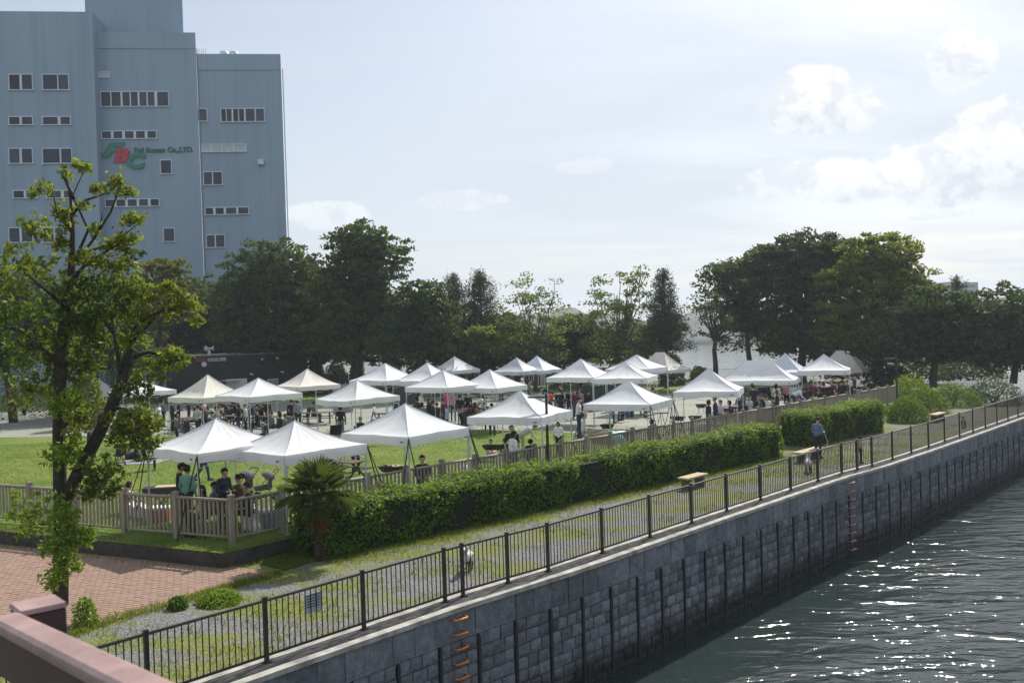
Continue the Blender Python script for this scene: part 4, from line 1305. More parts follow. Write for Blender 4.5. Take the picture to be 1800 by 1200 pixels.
# the projecting left wing
uL = blk('wall', -140, 172, 20, -1.5, 19)
uR = blk('wall', 352.5, 500, 96, 0.25, 17)
uT = blk('wall', 160, 331, -60, 2.2, 14)
for (u0, u1, zt), bk in ((uA, 0.0), (uR, 0.25)):     # parapet bands and corner piers
    MB().box(((u0 + u1) / 2, bk - 0.045, zt - 0.9), (u1 - u0 - 0.02, 0.09, 1.85)).build('parapet_band', MATS['blue_cladding'], fbc)
    MB().box((u1 - 0.42, bk - 0.03, (zt - 1.85) / 2), (0.8, 0.06, zt - 1.85)).build('corner_pier', MATS['blue_cladding'], fbc)
MB().bar((uR[1] + 0.12, 0.8, 0), (uR[1] + 0.12, 0.8, uR[2] - 1.5), 0.07, n=8).build('downpipe', MATS['window_frame'], fbc)
MB().bar((uA[1] + 0.08, 0.12, 0), (uA[1] + 0.08, 0.12, uR[2] + 0.6), 0.05, n=8).build('downpipe', MATS['rust_pipe'], fbc)
for px in (394, 411):
    u, z = bl(px, 95, 2.5); r = MB(); r.lathe([(0.5, 0), (0.52, 0.5), (0.5, 0.95), (0.3, 1.05)], 12, (u, 2.5, uR[2])); r.build('roof_vent', MATS['window_frame'], fbc, smooth=True)
for k in range(4):
    u, z = bl(350 + k * 4, 95, 1); MB().bar((u, 1, uR[2]), (u, 1, uR[2] + 0.9), 0.025, n=5).build('roof_rail_post', MATS['rust_pipe'], fbc)


def window(x0, y0, x1, y1, panes, back=0.0, glass='window_glass'):
    u0, z1 = bl(x0, y0, back); u1, z0 = bl(x1, y1, back)
    _, zc = bl((x0 + x1) / 2, (y0 + y1) / 2, back); hh = (y1 - y0) / (FPX / BY_); z0, z1 = zc - hh / 2, zc + hh / 2
    w = MB(); f = 0.09; y = back - 0.06
    w.box(((u0 + u1) / 2, y, z1 - f / 2), (u1 - u0, 0.12, f)); w.box(((u0 + u1) / 2, y - 0.04, z0 + f / 2 - 0.03), (u1 - u0 + 0.16, 0.2, f))
    w.box((u0 + f / 2, y, (z0 + z1) / 2), (f, 0.12, z1 - z0 - 2 * f)); w.box((u1 - f / 2, y, (z0 + z1) / 2), (f, 0.12, z1 - z0 - 2 * f))
    for a, b in zip(panes[:-1], panes[1:]):        # mullions between the panes
        ua, _ = bl(a[1], (y0 + y1) / 2, back); ub, _ = bl(b[0], (y0 + y1) / 2, back)
        w.box(((ua + ub) / 2, y + 0.005, (z0 + z1) / 2), (max(ub - ua, 0.05), 0.11, z1 - z0 - 2 * f))
    wo_ = w.build('window', MATS['window_frame'], fbc)
    for a, b in panes:
        ua, _ = bl(a, (y0 + y1) / 2, back); ub, _ = bl(b, (y0 + y1) / 2, back)
        MB().box(((ua + ub) / 2, back - 0.02, (z0 + z1) / 2), (ub - ua, 0.03, z1 - z0 - 2 * f + 0.02)).build('pane', MATS[glass], wo_)


def zx(v): return v / 4 + 90


def q4(a): return [(zx(x), zx(y)) for x, y in a]


window(zx(333), 126, zx(413), 137, q4([(338, 408)]), 0, 'frosted_glass')
window(zx(345), 161, zx(832), 188, q4([(350, 418), (425, 490), (503, 554), (562, 610), (622, 672), (680, 728), (747, 825)]))
window(zx(352), 230, zx(745), 244.5, q4([(360, 422), (440, 501), (520, 581), (598, 660), (678, 740)]))
window(zx(765), 281, zx(852), 306, q4([(771, 846)]))
window(zx(378), 349.5, zx(765), 363.5, q4([(385, 443), (461, 522), (540, 603), (620, 682), (700, 760)]))
window(zx(787), 400.5, zx(874), 425, q4([(793, 868)]))
window(zx(1012), 191, zx(1102), 214, q4([(1016, 1036), (1044, 1096)]), 0.25)
window(zx(1190), 190.5, zx(1504), 215, q4([(1195, 1230), (1235, 1270), (1281, 1316), (1322, 1357), (1368, 1432), (1440, 1500)]), 0.25)
window(zx(1055), 253.5, zx(1376), 267.5, q4([(1060, 1122), (1134, 1196), (1206, 1280), (1290, 1370)]), 0.25, 'frosted_glass')
window(zx(1068), 301.5, zx(1208), 325.5, q4([(1073, 1132), (1140, 1203)]), 0.25)
window(zx(1080), 364, zx(1393), 377.5, q4([(1086, 1140), (1157, 1214), (1230, 1302), (1317, 1388)]), 0.25)
window(zx(1088), 412, zx(1226), 435.5, q4([(1093, 1151), (1160, 1221)]), 0.25)
for y0, y1, a in ((131, 158.5, [(-60, 45), (52, 126)]), (205, 220, [(-60, 48), (68, 138)]), (261, 287.5, [(-60, 62), (72, 148)]), (334.5, 348.5, [(-30, 70), (92, 158)]), (400, 426, [(-60, 20), (30, 90)])):
    window(zx(a[0][0]) - 1, y0, zx(a[-1][1]) + 1, y1, q4(a), -1.5)
    window(zx(a[0][0]) - 60, y0, zx(a[0][0]) - 16, y1, [(zx(a[0][0]) - 58, zx(a[0][0]) - 40), (zx(a[0][0]) - 36, zx(a[0][0]) - 18)], -1.5)
u, z = bl(459.5, 286, 0.25); MB().box((u, -0.05, z), (0.68, 0.55, 0.6)).box((u, -0.34, z - 0.05), (0.56, 0.04, 0.4)).build('vent_hood', MATS['window_frame'], fbc)
u, z = bl(172, 262, -0.2); MB().box((u + 0.3, -0.3, z), (0.4, 0.5, 0.9), taper=0.6).build('vent_hood', MATS['blue_cladding'], fbc)
M('sign_green', (0.015, 0.20, 0.12), 0.4, 0.1, 3); M('sign_red', (0.45, 0.03, 0.055), 0.4, 0.1, 3); M('sign_green_small', (0.02, 0.13, 0.085), 0.45, 0.1, 3)
FS = FPX / BY_


def letter(ch, x, ybase, hpx, mat, sh=0.28, wide=1.3, bold=0.06, dep=0.22):
    u, z = bl(x, ybase); sz = hpx / FS / 0.73
    o = link('letter' if len(ch) == 1 else 'lettering', text_mesh(ch, sz, dep / 2, mat, sh, bold=bold * sz), fbc)
    o.rotation_euler = (math.radians(90), 0, 0); o.location = (u, -dep / 2 - 0.02, z); o.scale = (wide, 1, 1)


letter('F', 180.5, 276, 24, MATS['sign_green'], 0.34, 1.55)
letter('B', 200, 284.5, 23, MATS['sign_red'], 0.2, 1.35)
letter('C', 221, 295.5, 25, MATS['sign_green'], 0.16, 1.25)
letter('Fuji Bussan Co.,LTD.', 235.5, 268.5, 9.3, MATS['sign_green_small'], 0.1, 0.93, 0.03, 0.1)

# ------------------------------------------------------------------ black outdoor centre building
M('black_wall', (0.017, 0.021, 0.026), 0.6, 0.2, 1.5); M('roof_edge', (0.14, 0.16, 0.17), 0.5, 0.2, 4); M('white_panel', (0.62, 0.62, 0.60), 0.6, 0.06, 3)
OY = 78.0; oc = D(343, 640, OY); OA = math.radians(38)
ox = Vector((math.cos(OA), math.sin(OA), 0)); oy = Vector((-ox.y, ox.x, 0))
zr = D(343, 627, OY).z
oc = Vector((oc.x, oc.y, LAWN_Z)); ob_ = thing('black_building', 'low black building with OUTDOOR CENTER lettering behind the tents', 'building', oc, OA)


def ol(px, py):
    d = ray(px, py); t = (oc - CAM).dot(oy) / d.dot(oy); P = CAM + d * t - oc
    return P.dot(ox), P.z


ue, _ = ol(541, 640); H_ = zr - LAWN_Z
MB().box((ue / 2, 4, H_ / 2), (ue, 8, H_)).build('wall', MATS['black_wall'], ob_)
MB().box((ue / 2, 3.97, H_ + 0.04), (ue + 0.12, 8.1, 0.10)).build('roof', MATS['roof_edge'], ob_)
u0, z0 = ol(398, 700); u1, z1 = ol(433.5, 664.5); MB().box(((u0 + u1) / 2, -0.05, (z1 + 0.1) / 2), (u1 - u0, 0.08, z1 - 0.1)).build('white_shutter', MATS['white_panel'], ob_)
u0, z0 = ol(385, 669); u1, z1 = ol(419, 669); MB().box(((u0 + u1) / 2, -0.5, z0), (u1 - u0, 0.9, 0.05)).build('awning', MATS['white_panel'], ob_)
u0, z1 = ol(470, 667); u1, _ = ol(488, 667); w_ = MB()
for a in range(7): w_.box((u0 + (u1 - u0) * a / 6, -0.04, z1 - 0.7), (0.05, 0.05, 1.4))
w_.box(((u0 + u1) / 2, -0.045, z1), (u1 - u0 + 0.05, 0.06, 0.08)); w_.build('window_grille', MATS['window_frame'], ob_)
# lettering band
txt = text_mesh('OUTDOOR CENTER', 0.40, 0.02, M('sign_white', (0.62, 0.65, 0.68), 0.5, 0.05, 3), bold=0.008)
u, z = ol(364.5, 632); u1, _ = ol(397.5, 631); wtx = max(v.co.x for v in txt.vertices)
o = link('lettering', txt, ob_); o.rotation_euler = (math.radians(90), 0, 0); o.location = (u, -0.05, H_ - 0.45); o.scale = ((u1 - u) / wtx, 1, 1)
u0, _ = ol(345, 630); u1, _ = ol(362.5, 630); w_ = MB(); x = u0
M('sign_red_dull', (0.22, 0.022, 0.028), 0.5, 0.2, 4)
w_.box(((u0 + u1) / 2, -0.03, H_ - 0.27), (u1 - u0, 0.04, 0.34)); w_.build('red_sign', MATS['sign_red_dull'], ob_)
u, z = ol(358.5, 640); w_ = MB(); w_.lathe([(0.22, 0), (0.22, 0.05), (0.20, 0.06)], 20); o = w_.build('round_sign', MATS['sign_white'], ob_)
o.rotation_euler = (math.radians(90), 0, 0); o.location = (u, -0.01, z)
for px, py in ((460, 631), (486, 629), (441, 657), (495, 653)):
    u, z = ol(px, py); MB().box((u, -0.10, z), (0.22, 0.2, 0.12)).bar((u, -0.1, z), (u + 0.05, -0.28, z - 0.08), 0.05, 0.07, 8).build('wall_lamp', MATS['sign_white'], ob_)
# loudspeaker mast on the roof
u, _ = ol(371.5, 625); w_ = MB(); w_.bar((u, 0.5, H_ + 0.09), (u, 0.5, H_ + 0.55), 0.16, 0.10, 8); w_.build('speaker_mast', MATS['sign_white'], ob_)
for sx_ in (-1, 1):
    w_ = MB(); w_.bar((u, 0.5, H_ + 0.68), (u + sx_ * 0.18, 0.4, H_ + 0.66), 0.07, 0.09, 10); w_.bar((u + sx_ * 0.18, 0.4, H_ + 0.66), (u + sx_ * 0.34, 0.32, H_ + 0.66), 0.10, 0.24, 12); w_.build('horn_speaker', MATS['sign_white'], ob_, smooth=True)

# ------------------------------------------------------------------ tents
fabric('canvas_white', (0.80, 0.80, 0.82), 0.30)
fabric('canvas_cream', (0.80, 0.765, 0.70), 0.32)
fabric('canvas_blue', (0.70, 0.73, 0.82), 0.30, 0.5)
fabric('canvas_silver', (0.58, 0.61, 0.63), 0.22, 0.32, var=0.15)
M('tent_pole', (0.50, 0.55, 0.57), 0.4, 0.1, 8, metal=0.3); M('seam', (0.50, 0.50, 0.54), 0.8, 0.1, 5); M('strap', (0.02, 0.022, 0.025), 0.8, 0.2, 8); M('valance_print', (0.10, 0.11, 0.13), 0.7, 0.1, 8)
SIDE = 2.9


def tent(label, peak, xl, xf, xr, yf, mat='canvas_white', ridge=0.0, straps=False, sag=None, side=SIDE, vdrop=0.26, group='white event tents on the lawn'):
    (px, py) = peak
    a, b = xf - xl, xr - xf
    if ridge:
        # long side faces left of the front corner
        pass
    s = math.hypot(a / (1 + ridge), b) / side
    th = math.atan2(b, a / (1 + ridge))
    Y = FPX / s
    top = D(px, py, Y); ez = D(xf, yf, Y - side * 0.7).z + vdrop
    # local axes: u runs from the left corner to the front corner, v from front to right corner
    ud = Vector((math.cos(th), -math.sin(th), 0)); rz = -th
    lu, lv = side * (1 + ridge) / 2, side / 2
    rise = top.z - ez
    t = thing('pop_up_tent', label, 'tent', (top.x, top.y, LAWN_Z), rz, group)
    zt = top.z - LAWN_Z; ze = ez - LAWN_Z
    hr = ridge * side / 2 * (0.95 if ridge else 0)
    n, k = 14, 12
    seed = rnd.uniform(0, 50)
    w = MB()
    cs = [(-lu, -lv), (lu, -lv), (lu, lv), (-lu, lv)]
    tops = [(-hr, 0), (hr, 0), (hr, 0), (-hr, 0)]
    pw = rnd.uniform(1.26, 1.48); puff = rnd.uniform(0.02, 0.06); mid = rnd.uniform(0.0, 0.05)
    wr = [rnd.uniform(0.5, 1.0) for _ in range(4)]
    for q in range(4):
        A, Bc = Vector((*cs[q], 0)), Vector((*cs[(q + 1) % 4], 0)); TA, TB = Vector((*tops[q], 0)), Vector((*tops[(q + 1) % 4], 0))
        vs = []
        for i in range(k + 1):
            v = i / k
            for j in range(n + 1):
                u = j / n
                e = A.lerp(Bc, u); tp = TA.lerp(TB, u); p = tp.lerp(e, v)
                edge_ = math.sin(math.pi * u)
                z = ze + rise * (1 - v) ** pw - edge_ * (1 - edge_ * 0.25) * 0.17 * rise * math.sin(math.pi * min(v, 1) ** 0.8) * 0.55
                z += 0.034 * wr[q] * math.sin(u * 31 + seed + q * 2 + v * 2) * edge_ * v * (1.05 - v) * 2.0
                z += 0.05 * wr[q] * math.exp(-((u - 0.22 - 0.15 * (1 - v)) / 0.05) ** 2) * v * (1 - v) * 3
                z += mid * math.exp(-((u - 0.5) / 0.12) ** 2) * v * v
                if sag and q == sag[0]:
                    z -= sag[1] * edge_ * v * v
                vs.append((p.x, p.y, z))
        if sag:
            pass
        fs = [(i * (n + 1) + j, (i + 1) * (n + 1) + j, (i + 1) * (n + 1) + j + 1, i * (n + 1) + j + 1) for i in range(k) for j in range(n)]
        w.add(vs, fs)
    can = w.build('canopy', MATS[mat], t, smooth=True)
    w = MB(); pts_ = []
    for q in range(4):
        A, Bc = Vector((*cs[q], 0)), Vector((*cs[(q + 1) % 4], 0)); ou = Vector((Bc.y - A.y, A.x - Bc.x, 0)).normalized()
        nn_ = 18; row = []
        for j in range(nn_ + 1):
            u = j / nn_; e = A.lerp(Bc, u); zz = ze + mid * math.exp(-((u - 0.5) / 0.12) ** 2)
            if sag and q == sag[0]: zz -= sag[1] * math.sin(math.pi * u)
            rip = 0.016 * math.sin(u * 23 + seed + q) + 0.01 * math.sin(u * 51 + seed)
            row.append([(e + ou * 0.012), zz - 0.004, (e + ou * (0.018 + rip * math.sin(math.pi * u))), zz - vdrop + 0.012 * math.sin(u * 9 + seed + q) - 0.02 * math.sin(math.pi * u)])
        vs = []
        for e0, za, e1, zb in row:
            vs += [(e0.x, e0.y, za), (e1.x, e1.y, zb)]
        w.add(vs, [(2 * j, 2 * j + 1, 2 * j + 3, 2 * j + 2) for j in range(nn_)])
    w.build('valance', MATS[mat], can, smooth=True)
    # hip seams as raised piping, the dark crease put into its grey
    for i, (cx_, cy_) in enumerate(cs):
        tp = Vector((*tops[i], 0)); pts2 = []
        for k_ in range(9):
            v = k_ / 8; p = tp.lerp(Vector((cx_, cy_, 0)), v); pts2.append((p.x, p.y, ze + rise * (1 - v) ** pw + 0.006))
        MB().path(pts2, [0.011] * 9, 5).build('seam', MATS['seam'], can)
    for i, (cx_, cy_) in enumerate(cs):
        w = MB(); w.box((cx_ * 0.975, cy_ * 0.975, ze * 0.5 + 0.22 * ze * 0.5), (0.036, 0.036, ze * 0.76)); w.box((cx_ * 0.975, cy_ * 0.975, ze * 0.26), (0.026, 0.026, ze * 0.50)); w.box((cx_ * 0.975, cy_ * 0.975, 0.008), (0.09, 0.09, 0.016))
        w.build('leg', MATS['tent_pole'], t)
        dx, dy = cs[(i + 1) % 4]
        A = Vector((cx_ * 0.97, cy_ * 0.97, ze - 0.08)); Bc = Vector((dx * 0.97, dy * 0.97, ze - 0.08)); mdl = (A + Bc) / 2
        w = MB(); lo = Vector((0, 0, -0.34))
        w.bar(A, mdl + lo, 0.011, n=4); w.bar(A + lo, mdl, 0.011, n=4); w.bar(Bc, mdl + lo, 0.011, n=4); w.bar(Bc + lo, mdl, 0.011, n=4); w.build('truss', MATS['tent_pole'], t)
        if straps and i in straps:
            w = MB(); C = Vector((cx_, cy_, ze - 0.05)); o1 = Vector((cx_, cy_, 0)).normalized()
            for an in (-0.55, 0.5):
                e = Matrix.Rotation(an, 3, 'Z') @ o1 * rnd.uniform(0.55, 0.8); w.bar(C, (cx_ + e.x, cy_ + e.y, 0.02), 0.017, n=4)
            w.build('guy_strap', MATS['strap'], t)
    w = MB()                               # the maker's mark on the front valance
    for k_ in range(5): w.box((lu - 0.32 + k_ * 0.028, -lv - 0.034, ze - vdrop * 0.62), (0.020, 0.004, 0.045 if k_ % 2 else 0.035))
    w.build('print_mark', MATS['valance_print'], t)
    return t, Y


TT = [
    ('white pop up tent nearest the fence corner, left of the palm', (380, 735), 257, 387, 503, 813, {'straps': (0, 1)}),
    ('white pop up tent directly behind the palm, joined to its left neighbour', (518, 739), 395, 530, 643, 817, {'straps': (2,)}),
    ('white pop up tent on the lawn with black straps, right of the palm', (712, 709), 600, 727, 820, 783, {'straps': (1, 2)}),
    ('white pop up tent behind the lamp post by the fence', (914, 686), 821, 948, 1006, 748, {}),
    ('white pop up tent by the fence over the small dome shelter', (1104, 667), 1023, 1131, 1187, 723, {'straps': (0, 1, 2)}),
    ('white pop up tent by the fence over the couple in navy jackets', (1245, 647), 1176, 1279, 1315, 699, {'straps': (0,)}),
    ('wide white ridge tent over the crowd behind the right part of the fence', (1333, 633), 1272, 1390, 1424, 676, {'ridge': 0.55}),
    ('white tent mostly hidden behind the wide ridge tent, left one', (1348, 622), 1300, 1362, 1392, 664, {}),
    ('bluish white tent behind the wide ridge tent, right one', (1380, 620), 1325, 1388, 1423, 661, {'mat': 'canvas_blue'}),
    ('white tent third from the right end of the row beside the cream ridge tent', (1448, 622), 1398, 1478, 1508, 659, {}),
    ('cream ridge tent at the right end of the row', (1481, 616), 1438, 1505, 1544, 655, {'ridge': 0.35, 'mat': 'canvas_cream'}),
    ('white tent with a drooping left side beside the person in the black jacket', (628, 667), 557, 637, 702, 712, {'sag': (0, 0.10)}),
    ('cream tinted tent in front of the right end of the black building', (540, 648), 488, 543, 602, 687, {'mat': 'canvas_cream'}),
    ('white tent in front of the white shutter, left of a joined pair', (365, 658), 292, 371, 425, 708, {'mat': 'canvas_cream'}),
    ('white tent right of the joined pair in front of the black building', (454, 664), 378, 458, 528, 707, {}),
    ('white tent at the far left behind the leaning trunk', (168, 661), 118, 168, 212, 699, {}),
    ('small white tent half hidden by leaves left of the black building', (236, 660), 198, 240, 275, 691, {}),
    ('white tent behind the hanging leaf cluster at the left', (250, 669), 192, 258, 303, 697, {}),
    ('white tent left of a joined pair behind the drooping tent', (677, 638), 618, 690, 742, 677, {}),
    ('white tent right of the joined pair left of the lawn tents', (751, 637), 690, 768, 812, 678, {}),
    ('white tent left of the silver ridge tent in the back row', (799, 626), 762, 806, 850, 657, {}),
    ('silver grey ridge tent in the back row', (850, 622), 815, 862, 893, 656, {'ridge': 0.35, 'mat': 'canvas_silver'}),
    ('white tent in the middle row left of a joined pair above the pink clothes', (779, 650), 715, 793, 848, 690, {}),
    ('white tent in the middle row right of a joined pair', (861, 649), 797, 874, 927, 691, {}),
    ('shiny bluish tent in the back row left of the pair', (908, 628), 866, 922, 955, 659, {'mat': 'canvas_silver'}),
    ('pale blue tent in the back row right of the pair', (944, 625), 905, 959, 993, 657, {'mat': 'canvas_blue'}),
    ('white tent behind the person in orange, left of a joined pair', (1021, 630), 958, 1036, 1082, 672, {}),
    ('white tent right of the joined pair in front of the glittering water', (1098, 635), 1037, 1128, 1160, 674, {}),
    ('white tent in the back row left of the cream ridge tent by the water', (1119, 623), 1063, 1133, 1176, 656, {}),
    ('cream ridge tent in the back row beside the glittering water', (1160, 619), 1118, 1174, 1221, 656, {'ridge': 0.3, 'mat': 'canvas_cream'}),
]
TPOS = []
for lb, pk, xl, xf, xr, yf, op in TT:
    TPOS.append(tent(lb, pk, xl, xf, xr, yf, **op))

# ------------------------------------------------------------------ lamp posts, benches
M('lamp_black', (0.02, 0.022, 0.026), 0.45, 0.2, 6); M('lamp_glass', (0.35, 0.38, 0.40), 0.2, 0.05, 4)


def lamp_post(label, pb, ztop, panel=True):
    t = thing('lamp_post', label, 'lamp post', pb); h = ztop - pb.z
    MB().bar((0, 0, 0), (0, 0, h * 0.42), 0.062, n=10).bar((0, 0, h * 0.42), (0, 0, h), 0.05, 0.045, 10).bar((0, 0, 0), (0, 0, 0.05), 0.12, n=10).build('pole', MATS['lamp_black'], t)
    w = MB(); w.box((-0.30, 0, h - 0.03), (0.72, 0.13, 0.05)); w.build('arm_head', MATS['lamp_black'], t)
    MB().box((-0.42, 0, h - 0.062), (0.36, 0.10, 0.016)).build('lens', MATS['lamp_glass'], t)
    MB().bar((0, 0, h), (0, 0, h + 0.09), 0.05, 0.03, 10).build('cap', MATS['lamp_black'], t)


pl = corner2 + fdir * ((G(943, 795, LAWN_Z + 0.9).to_2d() - corner2).dot(fdir)) + fn * 0.32
sL = FPX / pl.y
lamp_post('black lamp post standing at the fence in front of a white tent', Vector((pl.x, pl.y, LAWN_Z)), D(940, 696, pl.y).z)
p2_ = G(1578, 729); lamp_post('thin black lamp post at the far end of the fence', Vector((p2_.x, p2_.y, 0)), D(1573, 629, p2_.y).z)

M('bench_wood', (0.42, 0.33, 0.21), 0.8, 0.2, 10, bmp=0.3, bscale=40); M('bench_leg', (0.16, 0.12, 0.08), 0.85, 0.25, 8)
fa = math.atan2(fdir.y, fdir.x)


def bench(label, px, py, ln_, z=0.43, ang=None):
    c = G(px, py, z); t = thing('park_bench', label, 'bench', (c.x, c.y, 0), SH.ang(T0 + 20) if ang is None else ang, 'low benches on the promenade')
    for k in range(3):
        MB().box((0, (k - 1) * 0.145, z - 0.03), (ln_, 0.135, 0.06)).build('slat', MATS['bench_wood'], t)
    for sx_ in (-1, 1):
        MB().box((sx_ * ln_ * 0.32, 0, (z - 0.06) / 2), (0.12, 0.36, z - 0.06), taper=0.9).build('leg', MATS['bench_leg'], t)


bench('nearest low wooden bench in front of the long hedge', 1218, 835, 1.35)
bench('low wooden bench behind the person in the blue tee', 1421, 790, 2.0)
bench('farthest low wooden bench by the round shrub', 1648, 726, 1.7)
# ------------------------------------------------------------------ people
for nm, c in dict(skin=(0.50, 0.31, 0.22), hair_black=(0.012, 0.010, 0.010), hair_brown=(0.06, 0.032, 0.018), hair_grey=(0.28, 0.28, 0.29), shoe=(0.03, 0.03, 0.033), shoe_white=(0.6, 0.6, 0.6),
                  black=(0.013, 0.014, 0.017), navy=(0.018, 0.026, 0.055), white=(0.72, 0.72, 0.72), grey=(0.22, 0.23, 0.25), lgrey=(0.42, 0.43, 0.45), green=(0.16, 0.34, 0.27), jeans=(0.035, 0.055, 0.11), blue=(0.06, 0.12, 0.42),
                  steel=(0.10, 0.16, 0.25), maroon=(0.10, 0.018, 0.025), pink=(0.55, 0.30, 0.36), hotpink=(0.62, 0.10, 0.28), cream=(0.60, 0.54, 0.43), khaki=(0.34, 0.30, 0.22), orange=(0.72, 0.10, 0.04), red=(0.42, 0.03, 0.04), olive=(0.09, 0.09, 0.05),
                  beige=(0.42, 0.34, 0.24), purple=(0.16, 0.14, 0.22), lblue=(0.30, 0.40, 0.58), greygreen=(0.13, 0.16, 0.14), brown=(0.09, 0.055, 0.035)).items():
    M('cloth_' + nm, c, 0.85 if nm not in ('skin',) else 0.55, 0.16, 18)


def capsule(w, p0, p1, r0, r1, n=10, flat=1.0):
    p0, p1 = Vector(p0), Vector(p1); d = p1 - p0; ln_ = max(d.length, 1e-4); d = d / ln_ if d.length > 1e-5 else Vector((0, 0, 1))
    a = d.cross(Vector((0, 1, 0)) if abs(d.y) < 0.9 else Vector((1, 0, 0))).normalized(); b = d.cross(a)
    prof = [(-r0, 0.02)] + [(-r0 * math.cos(t), r0 * math.sin(t)) for t in (0.4, 0.8, 1.2)] + [(0, r0), (ln_, r1)] + [(ln_ + r1 * math.sin(t), r1 * math.cos(t)) for t in (0.4, 0.8, 1.2)] + [(ln_ + r1, 0.004)]
    vs = []; fs = []
    for z, r in prof:
        for k in range(n):
            t = 2 * math.pi * k / n
            q = p0 + d * z + a * math.cos(t) * r + b * math.sin(t) * r
            vs.append(q)
    if flat != 1.0:
        cy = (p0.y + p1.y) / 2
        vs = [Vector((v.x, p0.y + (v.y - p0.y) * flat, v.z)) for v in vs]
    for i in range(len(prof) - 1):
        for k in range(n):
            fs.append((i * n + k, i * n + (k + 1) % n, (i + 1) * n + (k + 1) % n, (i + 1) * n + k))
    fs.append(tuple(range(n - 1, -1, -1))); fs.append(tuple((len(prof) - 1) * n + k for k in range(n)))
    w.add(vs, fs)


def seg_dist(P, a, b, r0, r1):
    a = np.array(a); b = np.array(b); d = b - a; l2 = max(d @ d, 1e-8)
    t = np.clip(((P - a) @ d) / l2, 0, 1); q = a + t[:, None] * d
    return np.linalg.norm(P - q, axis=1) - (r0 + (r1 - r0) * t)


def body(prims, voxel=0.014):
    """prims: (p0,p1,r0,r1,region,flat) -> one continuous skin; regions: 0 skin 1 top 2 bottom 3 shoe 4 sleeve"""
    w = MB()
    for p in prims:
        capsule(w, *p[:4], flat=p[5] if len(p) > 5 else 1.0)
    me = w.mesh('person_body', [MATS['cloth_skin']]); o = bpy.data.objects.new('tmp', me); COL.objects.link(o)
    md = o.modifiers.new('r', 'REMESH'); md.mode = 'VOXEL'; md.voxel_size = voxel
    s_ = o.modifiers.new('s', 'SMOOTH'); s_.iterations = 3; s_.factor = 0.5
    dg = bpy.context.evaluated_depsgraph_get()
    out = bpy.data.meshes.new_from_object(o.evaluated_get(dg)); bpy.data.objects.remove(o)
    out.name = 'person_body'
    n = len(out.polygons); C = np.zeros(n * 3, dtype=np.float32); out.polygons.foreach_get('center', C); C = C.reshape(-1, 3)
    best = np.full(n, 9.0); reg = np.zeros(n, dtype=np.int32)
    for p in prims:
        d = seg_dist(C, p[0], p[1], p[2], p[3]); mk = d < best - 1e-6
        best[mk] = d[mk]; reg[mk] = p[4]
    out.materials.clear()
    for _ in range(5): out.materials.append(MATS['cloth_skin'])
    out.polygons.foreach_set('material_index', reg)
    out.polygons.foreach_set('use_smooth', np.ones(n, dtype=bool))
    return out


def arm(pr, sh, el, wr, s, dirv):
    pr.append((sh, el, 0.054, 0.043, 1)); pr.append((el, wr, 0.043, 0.031, 4))
    d = Vector(dirv).normalized(); wv = Vector(wr); pal = wv + d * 0.075
    pr.append((wr, tuple(pal), 0.033, 0.034, 0))
    sidev = d.cross(Vector((0, 0, 1)) if abs(d.z) < 0.8 else Vector((0, 1, 0))).normalized()
    for k, ln_ in enumerate((0.062, 0.075, 0.07, 0.052)):
        b = pal + sidev * (k - 1.5) * 0.021; m_ = b + d * ln_ * 0.55 + sidev * (k - 1.5) * 0.006; e = m_ + d * ln_ * 0.45 + Vector((0, 0.012, -0.012))
        pr.append((tuple(b), tuple(m_), 0.0105, 0.0095, 0)); pr.append((tuple(m_), tuple(e), 0.0095, 0.008, 0))
    tb_ = wv + d * 0.02 + sidev * -0.03; pr.append((tuple(tb_), tuple(tb_ + d * 0.05 + sidev * -0.028), 0.0125, 0.009, 0))


def head(pr, c, fwd=(0, 1, 0), neck=None):
    c = Vector(c); f = Vector(fwd).normalized(); u = Vector((0, 0, 1)); u = (u - f * u.dot(f)).normalized(); r = f.cross(u)
    A = lambda x, y, z: tuple(c + r * x + f * y + u * z)
    if neck: pr.append((neck, A(0, -0.02, -0.07), 0.056, 0.05, 0))
    pr.append((A(0, -0.012, 0.025), A(0, 0.012, 0.025), 0.092, 0.088, 0)); pr.append((A(0, 0.02, -0.01), A(0, 0.05, -0.075), 0.072, 0.044, 0))
    pr.append((A(0, 0.095, 0.01), A(0, 0.108, -0.018), 0.012, 0.016, 0)); pr.append((A(0, 0.085, -0.055), A(0, 0.088, -0.055), 0.018, 0.018, 0))
    for s in (-1, 1):
        pr.append((A(s * 0.088, -0.01, 0.015), A(s * 0.09, -0.015, -0.02), 0.018, 0.014, 0)); pr.append((A(s * 0.032, 0.082, 0.028), A(s * 0.034, 0.082, 0.028), 0.017, 0.017, 0))
    Mx = Matrix((( r.x, f.x, u.x, c.x), (r.y, f.y, u.y, c.y), (r.z, f.z, u.z, c.z), (0, 0, 0, 1)))
    return Mx


def torso_stand(pr, skirt=False, dz=0.0):
    pr.append(((-0.075, 0, 0.94), (0.075, 0, 0.94), 0.125, 0.125, 2, 0.85)); pr.append(((0, 0, 0.98), (0, 0.005, 1.26), 0.145, 0.15, 1, 0.80))
    pr.append(((-0.05, 0, 1.02), (0.05, 0, 1.02), 0.13, 0.13, 1, 0.86)); pr.append(((-0.135, 0, 1.375), (0.135, 0, 1.375), 0.078, 0.078, 1)); pr.append(((-0.06, 0.01, 1.27), (0.06, 0.01, 1.27), 0.13, 0.13, 1, 0.85))


